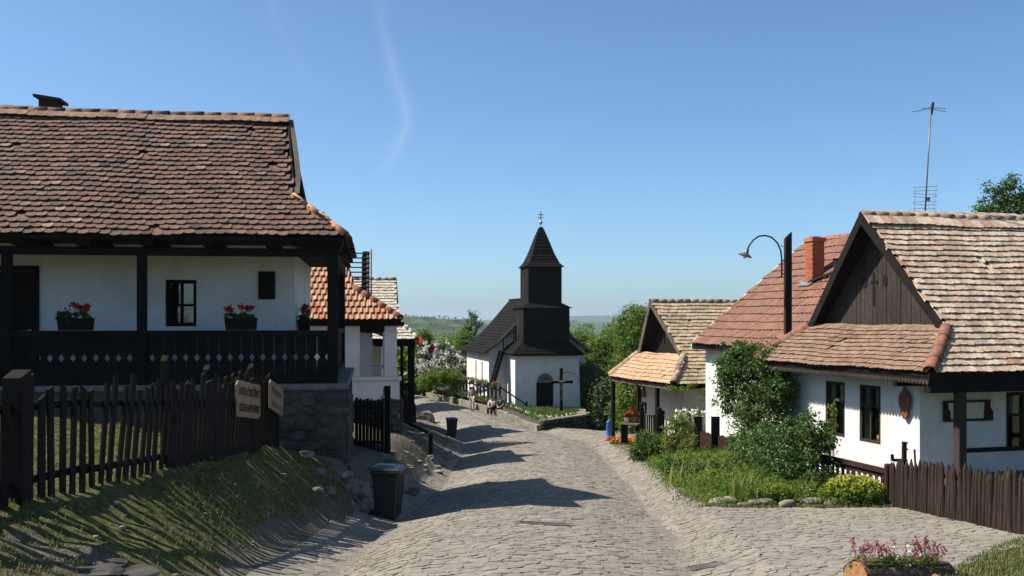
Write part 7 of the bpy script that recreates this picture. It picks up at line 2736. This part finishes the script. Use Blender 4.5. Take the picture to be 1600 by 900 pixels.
# ------------------------------------------------------------------ far woods in the valley
r_ = np.random.default_rng(77)
proto = []
for s_ in range(3):
    P, N, rn, _ = foliage_pts([((0, 0, 0.55), (0.36, 0.36, 0.36)), ((0.15, 0.1, 0.75), (0.22, 0.22, 0.22)), ((-0.15, -0.05, 0.68), (0.24, 0.24, 0.22)), ((0, 0, 0.4), (0.4, 0.4, 0.25))], 70, 11, 0.10, 500 + s_, (0.6, 1.0))
    V, Fq = leaf_quads(P, N, 0.085, 0.8, np.random.default_rng(s_))
    proto.append((V, Fq, np.repeat(rn, 4)))
VV, FF, RR = [], [], []
o = 0
for i in range(330):
    d = 84 + 260 * r_.uniform(0, 1) ** 1.3
    u = r_.uniform(560, 760) if r_.uniform() < 0.4 else r_.uniform(850, 1120)
    x = (u - 800) / F * d
    z = g(x, d)
    hgt = r_.uniform(7, 12) if d < 150 else r_.uniform(10, 16)
    ztop = z + hgt
    vt = 500 - ztop / d * F
    lim = 521 if u < 800 else 508
    if vt < lim:
        hgt = (500 - lim) / F * d - z - r_.uniform(0, 1.5)
    if hgt < 3:
        continue
    V, Fq, rn = proto[i % 3]
    a = r_.uniform(0, 6.28)
    rot = np.array([[math.cos(a), -math.sin(a), 0], [math.sin(a), math.cos(a), 0], [0, 0, 1]])
    VV.append((V @ rot.T) * np.array([hgt * 0.85, hgt * 0.85, hgt]) + np.array([x, d, z - 0.5]))
    FF.append(Fq + o)
    RR.append(np.clip(rn * 0.7 + r_.uniform(-0.1, 0.4), 0, 1))
    o += len(V)
fw = npobj('far_woods', np.concatenate(VV), np.concatenate(FF), 'leaf_bright', None, np.concatenate(RR))
tag(fw, 'green woods filling the valley behind the village', 'woods', kind='stuff')
# canopy of the far hills: rough crowns scattered over the slopes
VV, FF, RR = [], [], []
o = 0
bx = np.array([(0, 0, 1), (1, 0, 0.3), (0.3, 0.95, 0.25), (-0.8, 0.6, 0.3), (-0.8, -0.6, 0.25), (0.3, -0.95, 0.3), (0, 0, -0.6)])
fq = []
for k in range(5):
    a, b = 1 + k, 1 + (k + 1) % 5
    fq += [(0, a, b, b), (6, b, a, a)]
tri = np.array([(0, 1 + k, 1 + (k + 1) % 5) for k in range(5)] + [(6, 1 + (k + 1) % 5, 1 + k) for k in range(5)])
m_ = 9000
d = 300 * (2400 / 300) ** r_.uniform(0, 1, m_)
x = (r_.uniform(590, 1130, m_) - 800) / F * d
z = G(x, d)
s_ = r_.uniform(1.6, 3.4, m_) * np.clip(800 / d, 0.45, 1)
sc_ = np.stack([s_, s_, s_ * r_.uniform(0.6, 1.0, m_)], -1)[:, None, :]
VV = [(bx[None] * sc_ * r_.uniform(0.8, 1.2, (m_, 7, 1)) + np.stack([x, d, z + 0.5 * s_], -1)[:, None, :]).reshape(-1, 3)]
FF = [(np.arange(m_)[:, None, None] * 7 + tri[None]).reshape(-1, 3)]
RR = [np.repeat(r_.uniform(0, 0.8, m_), 7)]
fh = npobj('hill_woods', np.concatenate(VV), np.concatenate(FF), 'leaf_mid', None, np.concatenate(RR), True)
tag(fh, 'wooded slopes of the distant hills', 'woods', kind='stuff')

# ------------------------------------------------------------------ grass on the banks
r_ = np.random.default_rng(606)


def onground(x, y):
    return np.stack([x, y, G(x, y) - 0.01], -1)


m_ = 120000
y = r_.uniform(6.0, 19.0, m_)
xl, xf = x_left(y), x_fence(y)
x = r_.uniform(-9.5, xl - 0.1)
dens = np.where(x < xf, 1.0, np.clip((xl - 0.05 - x) / 0.5, 0, 1) * (0.55 + 0.45 * np.sin(x * 2.1 + y * 1.3)))
dens = np.where((x > -4.3) & (y > 16.2), dens * 0.15, dens)
k_ = (r_.uniform(0, 1, m_) < dens) & ~((y > 18.3) & (x > -13))
o = blades(onground(x[k_], y[k_]), 0.042, 0.010, 0.9, 601, 'blade', 'bank_grass')
tag(o, 'short grass on the left bank and in the yard behind the picket fence', 'grass', kind='stuff')
y = r_.uniform(9.0, 14.5, 14000)
x = x_right(y) + 0.02 + r_.uniform(0, 1, len(y)) ** 1.2 * 3.0
k_ = (x < 7.1) | (y < 12.4)
o = blades(onground(x[k_], y[k_]), 0.07, 0.012, 0.7, 602, 'blade', 'verge_grass')
tag(o, 'grass verge at the lower right beside the pole fence', 'grass', kind='stuff')
y1 = r_.uniform(18.4, 43, 1500)
x1 = x_right(y1) + r_.normal(0.05, 0.12, 1500)
x2, y2 = r_.uniform(3.4, 7.0, 500), r_.normal(18.35, 0.06, 500)
y3 = r_.uniform(24, 44, 600)
x3 = x_left(y3) - r_.uniform(0.0, 1.2, 600)
o = blades(onground(np.concatenate([x1, x2, x3]), np.concatenate([y1, y2, y3])), 0.10, 0.016, 0.8, 603, 'blade', 'edge_grass')
tag(o, 'tufts of grass along the street edges and the garden bed', 'grass', kind='stuff')
# weeds in the paving joints
yw = 9 + 30 * r_.uniform(0, 1, 700) ** 1.6
xw = x_gl(yw) + (x_gutter(yw) - x_gl(yw)) * r_.choice([0.0, 0.02, 0.98, 1.0, 1.02], 700) + r_.normal(0, 0.12, 700)
o = blades(onground(xw, yw) + np.array([0, 0, 0.012]), 0.045, 0.01, 1.0, 604, 'blade', 'joint_weeds')
tag(o, 'tiny weeds and grit plants in the street gutters', 'weeds', kind='stuff')

# ------------------------------------------------------------------ hazy air
hz = bpy.data.materials.new('hazy_air')
hz.use_nodes = True
nt = hz.node_tree
nt.nodes.remove(nt.nodes["Principled BSDF"])
pv_ = nt.nodes.new("ShaderNodeVolumePrincipled")
pv_.inputs['Color'].default_value = (0.72, 0.86, 1.0, 1)
pv_.inputs['Density'].default_value = 0.00010
pv_.inputs['Anisotropy'].default_value = 0.2
nt.links.new(pv_.outputs[0], nt.nodes["Material Output"].inputs['Volume'])
M['haze'] = hz
hb = MB().box((0, 4900, -5), (17000, 10800, 140)).build('haze', 'haze')
tag(hb, 'pale blue haze in the air over the valley', 'haze', kind='stuff')
